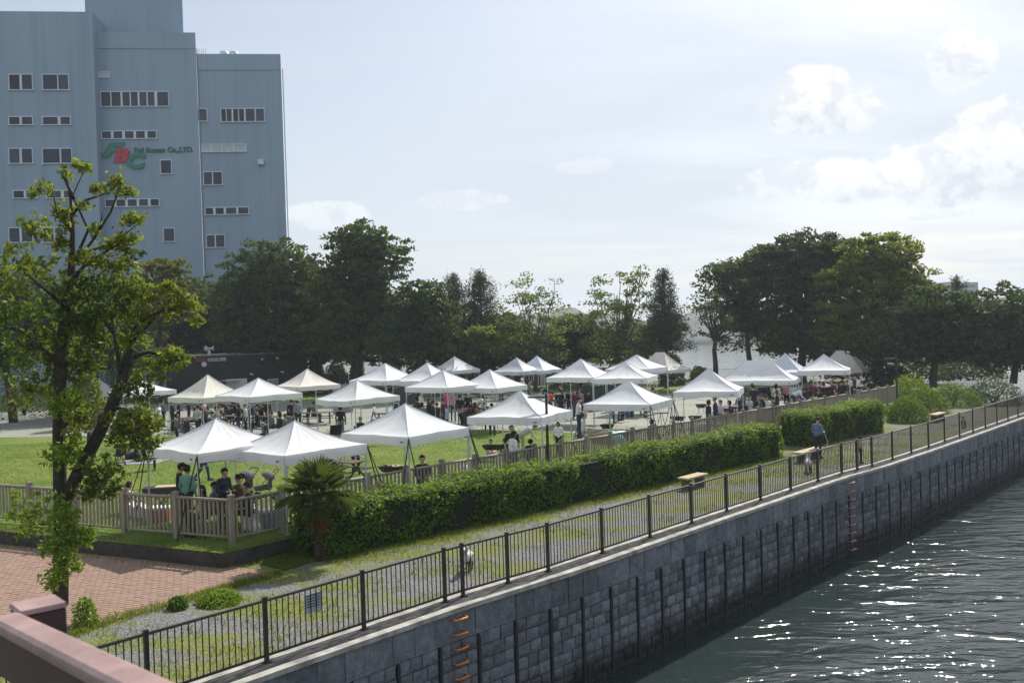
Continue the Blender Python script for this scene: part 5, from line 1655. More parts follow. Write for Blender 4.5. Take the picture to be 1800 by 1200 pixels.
def legs(pr, kn, an, toe=(0, 1, 0)):
    for s, k, a in zip((-1, 1), kn, an):
        pr.append(((s * 0.085, 0, 0.90), k, 0.095, 0.065, 2)); pr.append((k, a, 0.064, 0.047, 2))
        a = Vector(a); pr.append((tuple(a + Vector((0, -0.03, -0.05))), tuple(a + Vector((s * 0.015, 0.15, -0.06))), 0.045, 0.036, 3))


POSES = {}


def mk_pose(name, fnc):
    pr = []; hm, top_ = fnc(pr); POSES[name] = (body(pr), hm, top_)


def p_stand(pr):
    torso_stand(pr); legs(pr, ((-0.10, 0.02, 0.50), (0.105, 0.01, 0.50)), ((-0.11, 0, 0.095), (0.12, -0.01, 0.095)))
    for s in (-1, 1): arm(pr, (s * 0.195, 0, 1.37), (s * 0.245, -0.02, 1.10), (s * 0.24, 0.07, 0.87), s, (0, 0.15, -1))
    return head(pr, (0, 0.025, 1.60), (0, 1, -0.05), (0, 0, 1.40)), 1.72


def p_hold(pr):
    torso_stand(pr); legs(pr, ((-0.10, 0.03, 0.50), (0.11, 0.01, 0.50)), ((-0.12, 0.02, 0.095), (0.14, -0.03, 0.095)))
    for s in (-1, 1): arm(pr, (s * 0.195, 0, 1.37), (s * 0.25, 0.0, 1.10), (s * 0.13, 0.25, 1.08), s, (-s * 0.5, 1, 0.1))
    return head(pr, (0, 0.05, 1.59), (0, 1, -0.4), (0, 0.01, 1.40)), 1.71


def p_walk(pr):
    torso_stand(pr); legs(pr, ((-0.10, 0.17, 0.52), (0.10, -0.05, 0.50)), ((-0.10, 0.22, 0.10), (0.10, -0.32, 0.16)))
    arm(pr, (-0.195, 0, 1.37), (-0.24, -0.14, 1.13), (-0.23, -0.10, 0.89), -1, (0, 0.1, -1)); arm(pr, (0.195, 0, 1.37), (0.24, 0.10, 1.12), (0.22, 0.26, 0.93), 1, (0, 0.5, -1))
    return head(pr, (0, 0.035, 1.60), (0, 1, -0.1), (0, 0, 1.40)), 1.72


def p_bend(pr):
    pr.append(((-0.075, -0.05, 0.92), (0.075, -0.05, 0.92), 0.125, 0.125, 2)); pr.append(((0, -0.02, 0.97), (0, 0.30, 1.14), 0.14, 0.145, 1)); pr.append(((-0.135, 0.36, 1.17), (0.135, 0.36, 1.17), 0.08, 0.08, 1)); pr.append(((-0.05, 0.25, 1.10), (0.05, 0.25, 1.10), 0.13, 0.13, 1))
    legs(pr, ((-0.10, 0.04, 0.50), (0.11, 0.03, 0.50)), ((-0.11, 0, 0.095), (0.13, -0.02, 0.095)))
    for s in (-1, 1): arm(pr, (s * 0.19, 0.38, 1.15), (s * 0.22, 0.44, 0.90), (s * 0.14, 0.60, 0.78), s, (0, 0.8, -0.5))
    return head(pr, (0, 0.55, 1.25), (0, 0.8, -0.6), (0, 0.38, 1.18)), 1.36


def p_sit(pr):
    pr.append(((-0.08, 0, 0.50), (0.08, 0, 0.50), 0.13, 0.13, 2)); pr.append(((0, 0, 0.56), (0, 0.02, 0.86), 0.145, 0.15, 1, 0.85)); pr.append(((-0.135, 0.03, 0.97), (0.135, 0.03, 0.97), 0.078, 0.078, 1)); pr.append(((-0.06, 0.03, 0.86), (0.06, 0.03, 0.86), 0.13, 0.13, 1, 0.85))
    for s in (-1, 1):
        pr.append(((s * 0.09, 0.03, 0.50), (s * 0.12, 0.43, 0.50), 0.095, 0.068, 2)); pr.append(((s * 0.12, 0.43, 0.49), (s * 0.12, 0.40, 0.10), 0.064, 0.047, 2)); pr.append(((s * 0.12, 0.38, 0.045), (s * 0.13, 0.56, 0.036), 0.045, 0.036, 3))
        arm(pr, (s * 0.195, 0.03, 0.96), (s * 0.24, 0.08, 0.70), (s * 0.15, 0.32, 0.66), s, (-s * 0.3, 1, -0.05))
    return head(pr, (0, 0.06, 1.20), (0, 1, -0.2), (0, 0.03, 1.0)), 1.32


def p_ground(pr):
    pr.append(((-0.08, 0, 0.14), (0.08, 0, 0.14), 0.135, 0.135, 2)); pr.append(((0, 0, 0.2), (0, 0.06, 0.48), 0.145, 0.15, 1, 0.85)); pr.append(((-0.135, 0.09, 0.59), (0.135, 0.09, 0.59), 0.078, 0.078, 1)); pr.append(((-0.06, 0.07, 0.48), (0.06, 0.07, 0.48), 0.13, 0.13, 1, 0.85))
    for s in (-1, 1):
        pr.append(((s * 0.10, 0.05, 0.15), (s * 0.24, 0.40, 0.22), 0.095, 0.068, 2)); pr.append(((s * 0.24, 0.40, 0.22), (-s * 0.02, 0.50, 0.09), 0.064, 0.047, 2)); pr.append(((-s * 0.02, 0.50, 0.07), (-s * 0.12, 0.54, 0.05), 0.045, 0.036, 3))
        arm(pr, (s * 0.195, 0.09, 0.58), (s * 0.25, 0.16, 0.34), (s * 0.13, 0.36, 0.32), s, (-s * 0.3, 1, -0.05))
    return head(pr, (0, 0.13, 0.82), (0, 1, -0.25), (0, 0.09, 0.62)), 0.94


for nm, f in (('stand', p_stand), ('hold', p_hold), ('walk', p_walk), ('bend', p_bend), ('sit', p_sit), ('ground', p_ground)):
    mk_pose(nm, f)


def hair_mesh(style):
    """hair shaped round the head, in head space (y forward, z up)"""
    w = MB(); n, k = 16, 12; vs = []; fs = []
    for i in range(k + 1):
        ph = math.pi * i / k
        for j in range(n):
            th = 2 * math.pi * j / n
            x, y, z = math.sin(ph) * math.sin(th), math.sin(ph) * math.cos(th), math.cos(ph)
            r = 0.108 + 0.006 * math.sin(7 * th + 3 * ph)
            low = -0.55 if style == 'short' else (-1.15 if style == 'bob' else -0.6)
            px, py, pz = x * r * 0.94, y * r * 1.02 - 0.008, z * r * 1.04 + 0.03
            if style == 'bob' and z < 0 and y < 0.35: pz = 0.03 + z * 0.165; px *= 1.04
            if style == 'long' and z < 0 and y < 0.25: pz = 0.03 + z * 0.34; px *= 1.0; py = py * 0.85 - 0.02
            face = y > 0.38 and z < 0.42
            if face: px *= 0.72; py = min(py, 0.045); pz = max(pz, -0.06)
            if style == 'short' and z < -0.3: px *= 0.8; py *= 0.8; pz = max(pz, -0.055)
            vs.append((px, py, pz))
    for i in range(k):
        for j in range(n): fs.append((i * n + j, (i + 1) * n + j, (i + 1) * n + (j + 1) % n, i * n + (j + 1) % n))
    w.add(vs, fs)
    if style == 'tail':
        w.path([(0, -0.10, 0.06), (0, -0.16, 0.0), (0, -0.15, -0.12), (0, -0.13, -0.22)], [0.03, 0.042, 0.036, 0.01], 7)
    if style == 'bun':
        w.lathe([(0.01, -0.045), (0.035, -0.03), (0.048, 0), (0.035, 0.03), (0.01, 0.045)], 8, (0, -0.08, 0.125))
    if style == 'cap':
        w.lathe([(0.115, 0.0), (0.112, 0.05), (0.085, 0.095), (0.03, 0.115)], 14, (0, 0, 0.045)); w.add([(-0.07, 0.09, 0.05), (0.07, 0.09, 0.05), (0.05, 0.19, 0.035), (-0.05, 0.19, 0.035), (-0.07, 0.09, 0.062), (0.07, 0.09, 0.062), (0.05, 0.19, 0.045), (-0.05, 0.19, 0.045)], [(3, 2, 1, 0), (4, 5, 6, 7), (2, 3, 7, 6), (0, 1, 5, 4), (1, 2, 6, 5), (3, 0, 4, 7)])
    return w.mesh('hair', [MATS['cloth_hair_black']], True)


HAIR = {s: hair_mesh(s) for s in ('short', 'bob', 'long', 'tail', 'bun', 'cap')}


def inside(P, gap=0.55):
    """keep what belongs in the park on the park side of its fence"""
    q = Vector((P.x, P.y)) - corner2
    a, b = q.dot(fn) + gap, q.dot(ln) + gap
    P = Vector(P)
    if a > 0: P.x -= fn.x * a; P.y -= fn.y * a
    if b > 0: P.x -= ln.x * b; P.y -= ln.y * b
    return P


def person(px, py, pose, face, top, bottom, hair, label, hcol='hair_black', sc=1.0, z0=LAWN_Z, shoe='shoe', bare=False, skin='skin', at=None):
    me, hm, tp = POSES[pose]
    if at is None:
        P = G(px, py, z0 + tp * sc); 
    elif at == 'foot':
        P = G(px, py, z0)
    else:
        P = at
    if z0 >= LAWN_Z and at is None or at == 'foot':
        P = inside(P)
    o = link('person', me); o.location = (P.x, P.y, z0); o.rotation_euler = (0, 0, math.radians(-face)); s2 = sc * rnd.uniform(0.985, 1.015)
    o.scale = (s2 * (1.08 if sc < 0.8 else 1.0), s2 * (1.08 if sc < 0.8 else 1.0), s2)
    sleeve = 'cloth_skin' if bare else 'cloth_' + top
    for i, mname in enumerate(('cloth_skin', 'cloth_' + top, 'cloth_' + bottom, 'cloth_' + shoe, sleeve)):
        o.material_slots[i].link = 'OBJECT'; o.material_slots[i].material = MATS[mname]
    h = link('hair', HAIR[hair], o); h.matrix_local = hm @ (Matrix.Scale(1.22, 4) if sc < 0.8 else Matrix())
    h.material_slots[0].link = 'OBJECT'; h.material_slots[0].material = MATS['cloth_' + hcol]
    tag(o, label, 'person', 'people in the park')
    return o


PEOPLE = [
    # px, py(top of head), pose, facing (0 away, 180 to camera, 90 right), top, bottom, hair, label, options
    (328, 818, 'stand', 20, 'green', 'black', 'bun', 'person in a mint green jacket with hair in a bun, back turned, behind the fence', {}),
    (315, 815, 'hold', 60, 'black', 'black', 'cap', 'person in a dark cap and black jacket beside the one in mint green', {}),
    (357, 846, 'walk', 70, 'grey', 'jeans', 'short', 'person in dark jeans striding under the corner tent', dict(at='foot')),
    (357, 852, 'sit', -150, 'black', 'black', 'long', 'person with long dark hair in black seated under the corner tent', {}),
    (373, 846, 'sit', 90, 'purple', 'navy', 'short', 'person in a purple grey top seated beside the tent pole', {}),
    (392, 822, 'hold', 120, 'navy', 'black', 'short', 'person in navy leaning behind the corner tent pole', {}),
    (421, 833, 'sit', -60, 'brown', 'beige', 'short', 'person in a brown top seated beside the stroller', {}),
    (437, 847, 'sit', -100, 'black', 'black', 'short', 'person in black hunched near the corner post of the fence', {}),
    (220, 848, 'ground', 30, 'cream', 'white', 'tail', 'person with a ponytail and cream top seated on the grass at the left fence', {}),
    (265, 769, 'sit', 160, 'black', 'navy', 'short', 'person in a black shirt seated left of the corner tent', {}),
    (157, 748, 'stand', 80, 'black', 'black', 'cap', 'person in a black cap half hidden by the leaning trunk', {}),
    (147, 714, 'sit', 100, 'lgrey', 'black', 'short', 'person in a pale grey tee seated under the far left tent', {}),
    (626, 834, 'stand', 0, 'grey', 'navy', 'short', 'person in grey with dark trousers behind the right corner of the palm tent', dict(at='foot')),
    (742, 800, 'sit', 175, 'black', 'black', 'short', 'person in a black shirt with hand at chin seated behind the fence', {}),
    (598, 713, 'stand', 0, 'black', 'grey', 'bob', 'person in a black jacket and grey skirt standing between two camp chairs', {}),
    (632, 733, 'sit', 25, 'black', 'black', 'short', 'grey haired person in black sitting in a camp chair', dict(hcol='hair_grey')),
    (657, 710, 'walk', -70, 'white', 'blue', 'short', 'small child in a white top and bright blue trousers on the paved court', dict(sc=0.62)),
    (862, 771, 'ground', 170, 'cream', 'pink', 'bob', 'small child in a cream top sitting behind the black fire dish', dict(sc=0.8)),
    (899, 748, 'stand', 178, 'black', 'black', 'short', 'tall person in a black printed tee facing the camera at the fence', dict(sc=1.03, bare=True)),
    (888, 771, 'stand', 150, 'black', 'black', 'short', 'dark haired child in black beside the tall person in the printed tee', dict(sc=0.72)),
    (917, 746, 'bend', 90, 'lgrey', 'khaki', 'short', 'person in a light grey shirt bending behind the tall one in black', {}),
    (944, 762, 'hold', 60, 'white', 'black', 'bob', 'person in a white shirt right behind the lamp post', {}),
    (932, 773, 'stand', 10, 'black', 'black', 'short', 'dark haired child left of the lamp post', dict(sc=0.75)),
    (981, 742, 'stand', 5, 'white', 'black', 'bob', 'girl in a white tee and black dungarees with her back turned', dict(sc=0.8, bare=True)),
    (1016, 697, 'hold', 100, 'white', 'jeans', 'short', 'person in a printed white tee standing on a stepladder', dict(bare=True, at='ladder')),
    (1025, 726, 'hold', 90, 'white', 'black', 'short', 'person in a plain white tee beside the stepladder', dict(bare=True)),
    (1144, 737, 'sit', 60, 'olive', 'black', 'bob', 'dark haired person in an olive top seated behind the fence by the tripod', {}),
    (1245, 703, 'stand', 80, 'navy', 'navy', 'bob', 'left person of the couple in navy jackets at the fence', {}),
    (1257, 698, 'stand', -70, 'navy', 'jeans', 'short', 'right person of the couple in navy jackets at the fence', {}),
    (1268, 703, 'sit', -110, 'lgrey', 'black', 'short', 'person in a pale shirt seated at a table right of the navy couple', {}),
    (1284, 704, 'sit', -80, 'maroon', 'black', 'bob', 'person in maroon seated at a table right of the navy couple', {}),
    (1306, 702, 'sit', 20, 'black', 'black', 'short', 'black haired person in black seated with back to the fence', {}),
    (1316, 696, 'sit', 150, 'lgrey', 'navy', 'short', 'person in light grey seated behind the one in black at the fence', {}),
    (1364, 674, 'stand', 30, 'cream', 'cream', 'long', 'person in a long cream cardigan under the wide ridge tent', {}),
    (1382, 671, 'stand', 10, 'pink', 'black', 'short', 'person in a pink shirt with back turned under the wide ridge tent', {}),
    (1395, 672, 'stand', 10, 'white', 'white', 'bob', 'person in white beside the pole of the wide ridge tent', {}),
    (1406, 672, 'stand', -20, 'lgrey', 'grey', 'short', 'person in light grey right of the wide ridge tent pole', {}),
    (1414, 684, 'sit', -90, 'white', 'navy', 'short', 'person in white seated at the right end of the wide ridge tent', {}),
    (1322, 674, 'stand', 40, 'greygreen', 'black', 'short', 'person in grey green standing at the left of the wide ridge tent', {}),
    (1337, 673, 'stand', 150, 'black', 'black', 'short', 'person in black standing at the middle of the wide ridge tent', {}),
    (1350, 672, 'hold', 120, 'navy', 'black', 'bob', 'person in navy standing left of the cream cardigan', {}),
    (1345, 693, 'sit', 20, 'black', 'black', 'short', 'person in black seated at the fence under the wide ridge tent', {}),
    (1359, 697, 'sit', 0, 'navy', 'black', 'short', 'person in navy seated at the fence left of the pink shirt', {}),
    (1442, 659, 'stand', 170, 'white', 'black', 'short', 'person in a white shirt standing under the white tent near the right end', {}),
    (1448, 671, 'sit', -120, 'pink', 'black', 'bob', 'person in pink seated below the one in the white shirt', {}),
    (1432, 672, 'sit', 140, 'maroon', 'black', 'short', 'person in maroon seated left of the one in pink', {}),
    (1462, 669, 'sit', -160, 'maroon', 'black', 'short', 'person in maroon seated right of the one in pink', {}),
    (1474, 672, 'sit', 120, 'black', 'black', 'bob', 'person in black seated by the pole of the white tent near the right end', {}),
    (1490, 668, 'sit', -100, 'brown', 'black', 'short', 'person in brown seated under the cream ridge tent at the right', {}),
    (1531, 661, 'sit', -60, 'black', 'black', 'short', 'person in black seated alone at the right end of the tents', {}),
    (738, 690, 'hold', 40, 'white', 'black', 'short', 'person in a white tee reaching over a table in the middle row', dict(bare=True)),
    (733, 698, 'stand', 60, 'navy', 'black', 'bob', 'person in navy in front of the white tee in the middle row', {}),
    (757, 707, 'sit', 120, 'greygreen', 'black', 'short', 'person in grey green seated left of the pink clothes', {}),
    (782, 711, 'sit', -30, 'lblue', 'black', 'short', 'person in light blue seated below the pink clothes', {}),
    (808, 694, 'stand', 15, 'black', 'khaki', 'short', 'person in a black jacket and khaki trousers with back turned', {}),
    (822, 689, 'stand', 150, 'black', 'black', 'short', 'tall person in black right of the khaki trousers', dict(sc=1.05)),
    (838, 698, 'bend', 110, 'cream', 'beige', 'short', 'person in a cream top leaning over a bag in the middle row', {}),
    (966, 689, 'bend', 160, 'orange', 'black', 'short', 'person in a bright orange jacket bending forward', {}),
    (985, 685, 'stand', 30, 'black', 'black', 'short', 'person in black standing right of the orange jacket', {}),
    (1000, 684, 'hold', 150, 'black', 'navy', 'bob', 'person in black holding a white bag right of the orange jacket', {}),
    (948, 684, 'stand', 60, 'lgrey', 'grey', 'short', 'person in light grey left of the orange jacket', {}),
    (285, 702, 'stand', 30, 'greygreen', 'black', 'short', 'person in a grey green coat at the left edge of the cream tent', {}),
    (302, 704, 'hold', 90, 'black', 'black', 'short', 'person in a black coat serving at a table under the cream tent', {}),
    (347, 713, 'stand', 15, 'lgrey', 'navy', 'short', 'person in a grey tee with back turned under the cream tent', {}),
    (361, 711, 'hold', -80, 'brown', 'black', 'cap', 'person in a white cap behind the grey tee', dict(hcol='white')),
    (374, 723, 'sit', -100, 'grey', 'black', 'short', 'person in grey seated right of the grey tee', {}),
    (397, 704, 'bend', -80, 'maroon', 'black', 'bob', 'person in a maroon dress leaning over a table under the joined pair', {}),
    (412, 699, 'stand', 10, 'navy', 'navy', 'short', 'person in navy right of the maroon dress', {}),
    (428, 697, 'stand', 10, 'white', 'black', 'short', 'person in a white shirt under the right tent of the joined pair', {}),
    (446, 699, 'stand', 10, 'grey', 'greygreen', 'short', 'person in grey right of the white shirt', {}),
    (453, 719, 'sit', -90, 'black', 'black', 'short', 'person in black crouched right of the grey one', {}),
    (474, 721, 'sit', -120, 'brown', 'grey', 'bob', 'person with brown hair seated at the table right of the joined pair', dict(hcol='hair_brown')),
    (489, 722, 'sit', 110, 'beige', 'black', 'short', 'person in beige seated at the same table', {}),
    (499, 727, 'sit', 60, 'greygreen', 'black', 'short', 'person in grey green seated left of the standing coats', {}),
    (512, 702, 'stand', -20, 'black', 'black', 'short', 'person in a black coat standing at the right end of the joined pair', {}),
    (523, 703, 'stand', -30, 'grey', 'black', 'short', 'person in a long grey coat beside the black coat', {}),
    (550, 706, 'sit', 60, 'greygreen', 'black', 'short', 'person seated under the cream tinted tent by the picnic table', {}),
    (1135, 676, 'stand', 140, 'red', 'black', 'short', 'person in red under the joined pair by the water', {}),
    (1148, 680, 'sit', -60, 'maroon', 'black', 'short', 'person in maroon seated right of the red one', {}),
    (1207, 668, 'sit', 90, 'black', 'black', 'short', 'person in black seated below the cream tent by the water', {}),
    (880, 664, 'stand', 30, 'black', 'black', 'short', 'person in black behind the middle row under the silver tents', {}),
    (917, 665, 'hold', 160, 'white', 'black', 'cap', 'person in a white cap and white top beside the middle row tent', dict(hcol='white')),
    (930, 668, 'stand', 100, 'greygreen', 'black', 'short', 'person in grey green right of the white cap', {}),
    (840, 661, 'stand', 40, 'maroon', 'black', 'short', 'person in maroon at the back under the silver ridge tent', {}),
    (820, 662, 'stand', 160, 'white', 'navy', 'short', 'person in white and navy at the back under the silver ridge tent', {}),
    (1436, 733, 'hold', 55, 'steel', 'black', 'short', 'person in a blue tee and black trousers holding a leash by the bench', dict(z0=0.0, bare=True)),
    (1512, 766, 'stand', 100, 'beige', 'black', 'short', 'child in a beige top behind the railing', dict(z0=0.0, sc=0.63)),
]
LADDER = None
for px, py, pose, face, top, bottom, hair, label, op in PEOPLE:
    op = dict(op)
    if op.get('at') == 'ladder':
        zf = LAWN_Z + 0.75; q = G(px, py, zf + 1.71); LADDER = q; op['at'] = q; op['z0'] = zf
    person(px, py, pose, face, top, bottom, hair, label, **op)

# the crowd in the shade: figures the photograph does not let one tell apart
CROWD = [((300, 520), (700, 728), 20, 'person in dark clothes among the crowd under the tents by the black building', 'crowd by the black building'),
         ((715, 870), (690, 716), 16, 'person in dark clothes among the crowd under the middle row tents', 'crowd under the middle row tents'),
         ((955, 1160), (676, 696), 16, 'person in dark clothes among the crowd under the joined tents by the water', 'crowd by the water'),
         ((1290, 1420), (672, 698), 14, 'person in dark clothes among the crowd under the wide ridge tent', 'crowd under the wide ridge tent'),
         ((1425, 1540), (660, 676), 10, 'person in dark clothes among the crowd under the last tents', 'crowd under the last tents'),
         ((130, 285), (700, 720), 8, 'person in dark clothes among the crowd at the left behind the leaves', 'crowd behind the leaves')]
ORD = 'first second third fourth fifth sixth seventh eighth ninth tenth eleventh twelfth thirteenth fourteenth fifteenth sixteenth seventeenth eighteenth nineteenth twentieth'.split()
for (xa, xb), (ya, yb), n_, lb, gp in CROWD:
    for k in range(n_):
        px = xa + (xb - xa) * (k + rnd.random()) / n_; py = rnd.uniform(ya, yb)
        ps = rnd.choice(['stand', 'sit', 'sit', 'hold', 'bend']); tc_ = rnd.choice(['black', 'navy', 'black', 'grey', 'greygreen', 'maroon', 'brown', 'white', 'black'])
        wd_ = {'stand': 'standing', 'sit': 'seated', 'hold': 'standing', 'bend': 'stooping'}[ps]
        o = person(px, py, ps, rnd.uniform(0, 360), tc_, rnd.choice(['black', 'black', 'navy', 'jeans']), rnd.choice(['short', 'bob', 'short', 'long']),
                   f"{wd_} person in {'grey green' if tc_ == 'greygreen' else tc_}, {ORD[k]} from left in the {gp}", sc=rnd.uniform(0.94, 1.04))
        o['group'] = gp
# ------------------------------------------------------------------ things they use
M('dark_wood', (0.07, 0.05, 0.038), 0.8, 0.3, 8); M('pale_wood', (0.42, 0.33, 0.22), 0.8, 0.2, 8); M('metal_dark', (0.03, 0.032, 0.035), 0.5, 0.3, 8, metal=0.4); M('alu', (0.5, 0.52, 0.54), 0.4, 0.1, 8, metal=0.6)
M('camp_cloth', (0.016, 0.02, 0.03), 0.85, 0.2, 10); M('white_plastic', (0.7, 0.7, 0.7), 0.5, 0.05, 5); M('tarp_blue', (0.14, 0.2, 0.32), 0.6, 0.2, 3); M('tarp_grey', (0.25, 0.26, 0.28), 0.7, 0.2, 3); M('food_red', (0.4, 0.09, 0.05), 0.6, 0.4, 12); M('food_tan', (0.5, 0.36, 0.2), 0.7, 0.3, 14)
M('teal_cloth', (0.12, 0.5, 0.5), 0.7, 0.1, 5); M('stroller_cloth', (0.12, 0.11, 0.115), 0.85, 0.2, 8); M('tyre', (0.015, 0.015, 0.015), 0.9, 0.1, 4)


def picnic_table(label, P, rz, ln_=1.8):
    t = thing('picnic_table', label, 'table', P, rz, 'picnic tables under the tents')
    for k in range(4): MB().box((0, (k - 1.5) * 0.185, 0.735), (ln_, 0.17, 0.035)).build('table_plank', MATS['dark_wood'], t)
    for s in (-1, 1):
        for k in range(2): MB().box((0, s * (0.60 + 0.13 * k), 0.44), (ln_, 0.12, 0.035)).build('seat_plank', MATS['dark_wood'], t)
        x = s * ln_ * 0.36
        MB().bar((x, -0.62, 0.02), (x, 0.28, 0.715), 0.035, n=4).bar((x + 0.05, 0.62, 0.02), (x + 0.05, -0.28, 0.715), 0.035, n=4).box((x, 0, 0.405), (0.05, 1.5, 0.035)).build('leg_frame', MATS['dark_wood'], t)


def folding_table(label, P, rz, ln_=1.5, mat='metal_dark', h=0.7, stuff_on=True):
    t = thing('folding_table', label, 'table', P, rz, 'folding tables under the tents')
    MB().box((0, 0, h - 0.02), (ln_, 0.65, 0.04)).build('tabletop', MATS[mat], t)
    for s in (-1, 1):
        for q in (-1, 1): MB().bar((s * ln_ * 0.45, q * 0.28, 0), (s * ln_ * 0.42, q * 0.26, h - 0.04), 0.014, n=6).build('leg', MATS['alu'], t)
        MB().bar((s * ln_ * 0.44, -0.27, 0.2), (s * ln_ * 0.44, 0.27, 0.2), 0.01, n=5).build('crossbar', MATS['alu'], t)


def camp_chair(label, P, rz):
    t = thing('camp_chair', label, 'chair', P, rz, 'folding camp chairs')
    w = MB(); n = 6; vs = []
    for i in range(n + 1):
        for j in range(n + 1):
            u = j / n - 0.5; v = i / n; vs.append((u * 0.56, 0.24 - v * 0.46, 0.44 - 0.07 * math.cos(u * math.pi) - 0.05 * v))
    w.add(vs, [(i * (n + 1) + j, i * (n + 1) + j + 1, (i + 1) * (n + 1) + j + 1, (i + 1) * (n + 1) + j) for i in range(n) for j in range(n)]); w.build('seat', MATS['camp_cloth'], t, smooth=True)
    w = MB(); vs = []
    for i in range(n + 1):
        for j in range(n + 1):
            u = j / n - 0.5; v = i / n; vs.append((u * 0.58, -0.22 - 0.16 * v - 0.05 * math.cos(u * math.pi), 0.38 + v * 0.50))
    w.add(vs, [(i * (n + 1) + j, i * (n + 1) + j + 1, (i + 1) * (n + 1) + j + 1, (i + 1) * (n + 1) + j) for i in range(n) for j in range(n)]); w.build('backrest', MATS['camp_cloth'], t, smooth=True)
    for s in (-1, 1):
        for q in (-1, 1): MB().bar((s * 0.28, q * 0.25, 0), (-s * 0.05 + s * 0.33 * (q > 0), -q * 0.05 + 0.19 * q, 0.44), 0.012, n=5).build('leg', MATS['metal_dark'], t)
        MB().bar((s * 0.30, -0.22, 0.36), (s * 0.30, -0.38, 0.90), 0.012, n=5).build('back_pole', MATS['metal_dark'], t); MB().box((s * 0.31, 0.0, 0.60), (0.06, 0.46, 0.015)).build('armrest', MATS['camp_cloth'], t)


def stroller(label, P, rz, mat='stroller_cloth'):
    t = thing('stroller', label, 'stroller', P, rz)
    w = MB(); n, k = 10, 6; vs = []
    for i in range(k + 1):
        a = math.radians(10 + 120 * i / k)
        for j in range(n + 1):
            b = math.pi * j / n; vs.append((0.24 * math.cos(b), -0.05 - 0.30 * math.cos(a) * math.sin(b), 0.66 + 0.32 * math.sin(a) * math.sin(b)))
    w.add(vs, [(i * (n + 1) + j, i * (n + 1) + j + 1, (i + 1) * (n + 1) + j + 1, (i + 1) * (n + 1) + j) for i in range(k) for j in range(n)]); w.build('hood', MATS[mat], t, smooth=True)
    MB().box((0, 0.10, 0.45), (0.36, 0.5, 0.14), taper=1.1).box((0, -0.14, 0.62), (0.36, 0.08, 0.36)).build('seat', MATS[mat], t)
    w = MB()
    for s in (-1, 1): w.path([(s * 0.22, 0.42, 0.12), (s * 0.22, 0.1, 0.5), (s * 0.23, -0.36, 0.96)], [0.012] * 3, 6); w.path([(s * 0.22, -0.30, 0.12), (s * 0.22, 0.05, 0.5)], [0.012] * 2, 6)
    w.path([(-0.23, -0.36, 0.96), (-0.2, -0.4, 1.0), (0.2, -0.4, 1.0), (0.23, -0.36, 0.96)], [0.014] * 4, 6); w.build('frame', MATS['metal_dark'], t)
    for x in (-0.24, 0.24):
        for y, r in ((0.42, 0.09), (-0.30, 0.12)):
            w = MB(); w.bar((x - 0.02, y, r), (x + 0.02, y, r), r, n=14); wh = w.build('wheel', MATS['tyre'], t); MB().bar((x - 0.024, y, r), (x + 0.024, y, r), r * 0.55, n=10).build('hub', MATS['alu'], wh)


def grill(label, P, rz, ln_=0.8, top='metal_dark', h=0.62, food=None):
    t = thing('charcoal_grill', label, 'grill', P, rz, 'charcoal grills')
    w = MB(); hw, hl = 0.22, ln_ / 2
    w.add([(-hl, -hw, h), (hl, -hw, h), (hl, hw, h), (-hl, hw, h), (-hl * 0.7, -hw * 0.55, h - 0.20), (hl * 0.7, -hw * 0.55, h - 0.20), (hl * 0.7, hw * 0.55, h - 0.20), (-hl * 0.7, hw * 0.55, h - 0.20)],
          [(0, 1, 5, 4), (1, 2, 6, 5), (2, 3, 7, 6), (3, 0, 4, 7), (7, 6, 5, 4)]); w.build('trough', MATS['metal_dark'], t)
    g_ = MB()
    for k in range(9): g_.bar((-hl + 0.02 + k * (ln_ - 0.04) / 8, -hw, h + 0.004), (-hl + 0.02 + k * (ln_ - 0.04) / 8, hw, h + 0.004), 0.006, n=4)
    g_.build('grate', MATS['metal_dark'], t)
    for s in (-1, 1): MB().bar((s * hl * 0.75, -0.28, 0), (s * hl * 0.55, 0.18, h - 0.08), 0.014, n=5).bar((s * hl * 0.75, 0.28, 0), (s * hl * 0.55, -0.18, h - 0.08), 0.014, n=5).build('legs', MATS['alu'], t)
    if food:
        w = MB()
        for k in range(10): w.lathe([(0.045, 0), (0.055, 0.02), (0.03, 0.04)], 7, (rnd.uniform(-hl * 0.8, hl * 0.8), rnd.uniform(-hw * 0.7, hw * 0.7), h + 0.011))
        fo = w.build('food', MATS[food], t)


def cooler(label, P, rz, mat='white_plastic', s=1.0):
    t = thing('cooler_box', label, 'cooler', P, rz)
    MB().box((0, 0, 0.15 * s), (0.5 * s, 0.32 * s, 0.30 * s), taper=1.04).build('tub', MATS[mat], t); MB().box((0, 0, 0.325 * s), (0.54 * s, 0.36 * s, 0.05 * s)).build('lid', MATS['white_plastic'], t); MB().bar((-0.24 * s, 0.18 * s, 0.27 * s), (0.24 * s, 0.18 * s, 0.27 * s), 0.012, n=5).build('handle', MATS['metal_dark'], t)


def bag(label, P, mat, s=1.0):
    o = MB().lathe([(0.20 * s, 0), (0.23 * s, 0.08 * s), (0.20 * s, 0.22 * s), (0.10 * s, 0.30 * s), (0.05 * s, 0.36 * s), (0.08 * s, 0.42 * s)], 9).build('bag', MATS[mat], None, True)
    o.location = P; o.rotation_euler = (0, 0, rnd.uniform(0, 6)); o.scale = (1, 0.7, 1); return tag(o, label, 'bag')


def LG(px, py): return inside(G(px, py, LAWN_Z), 0.7)


TA = -0.55
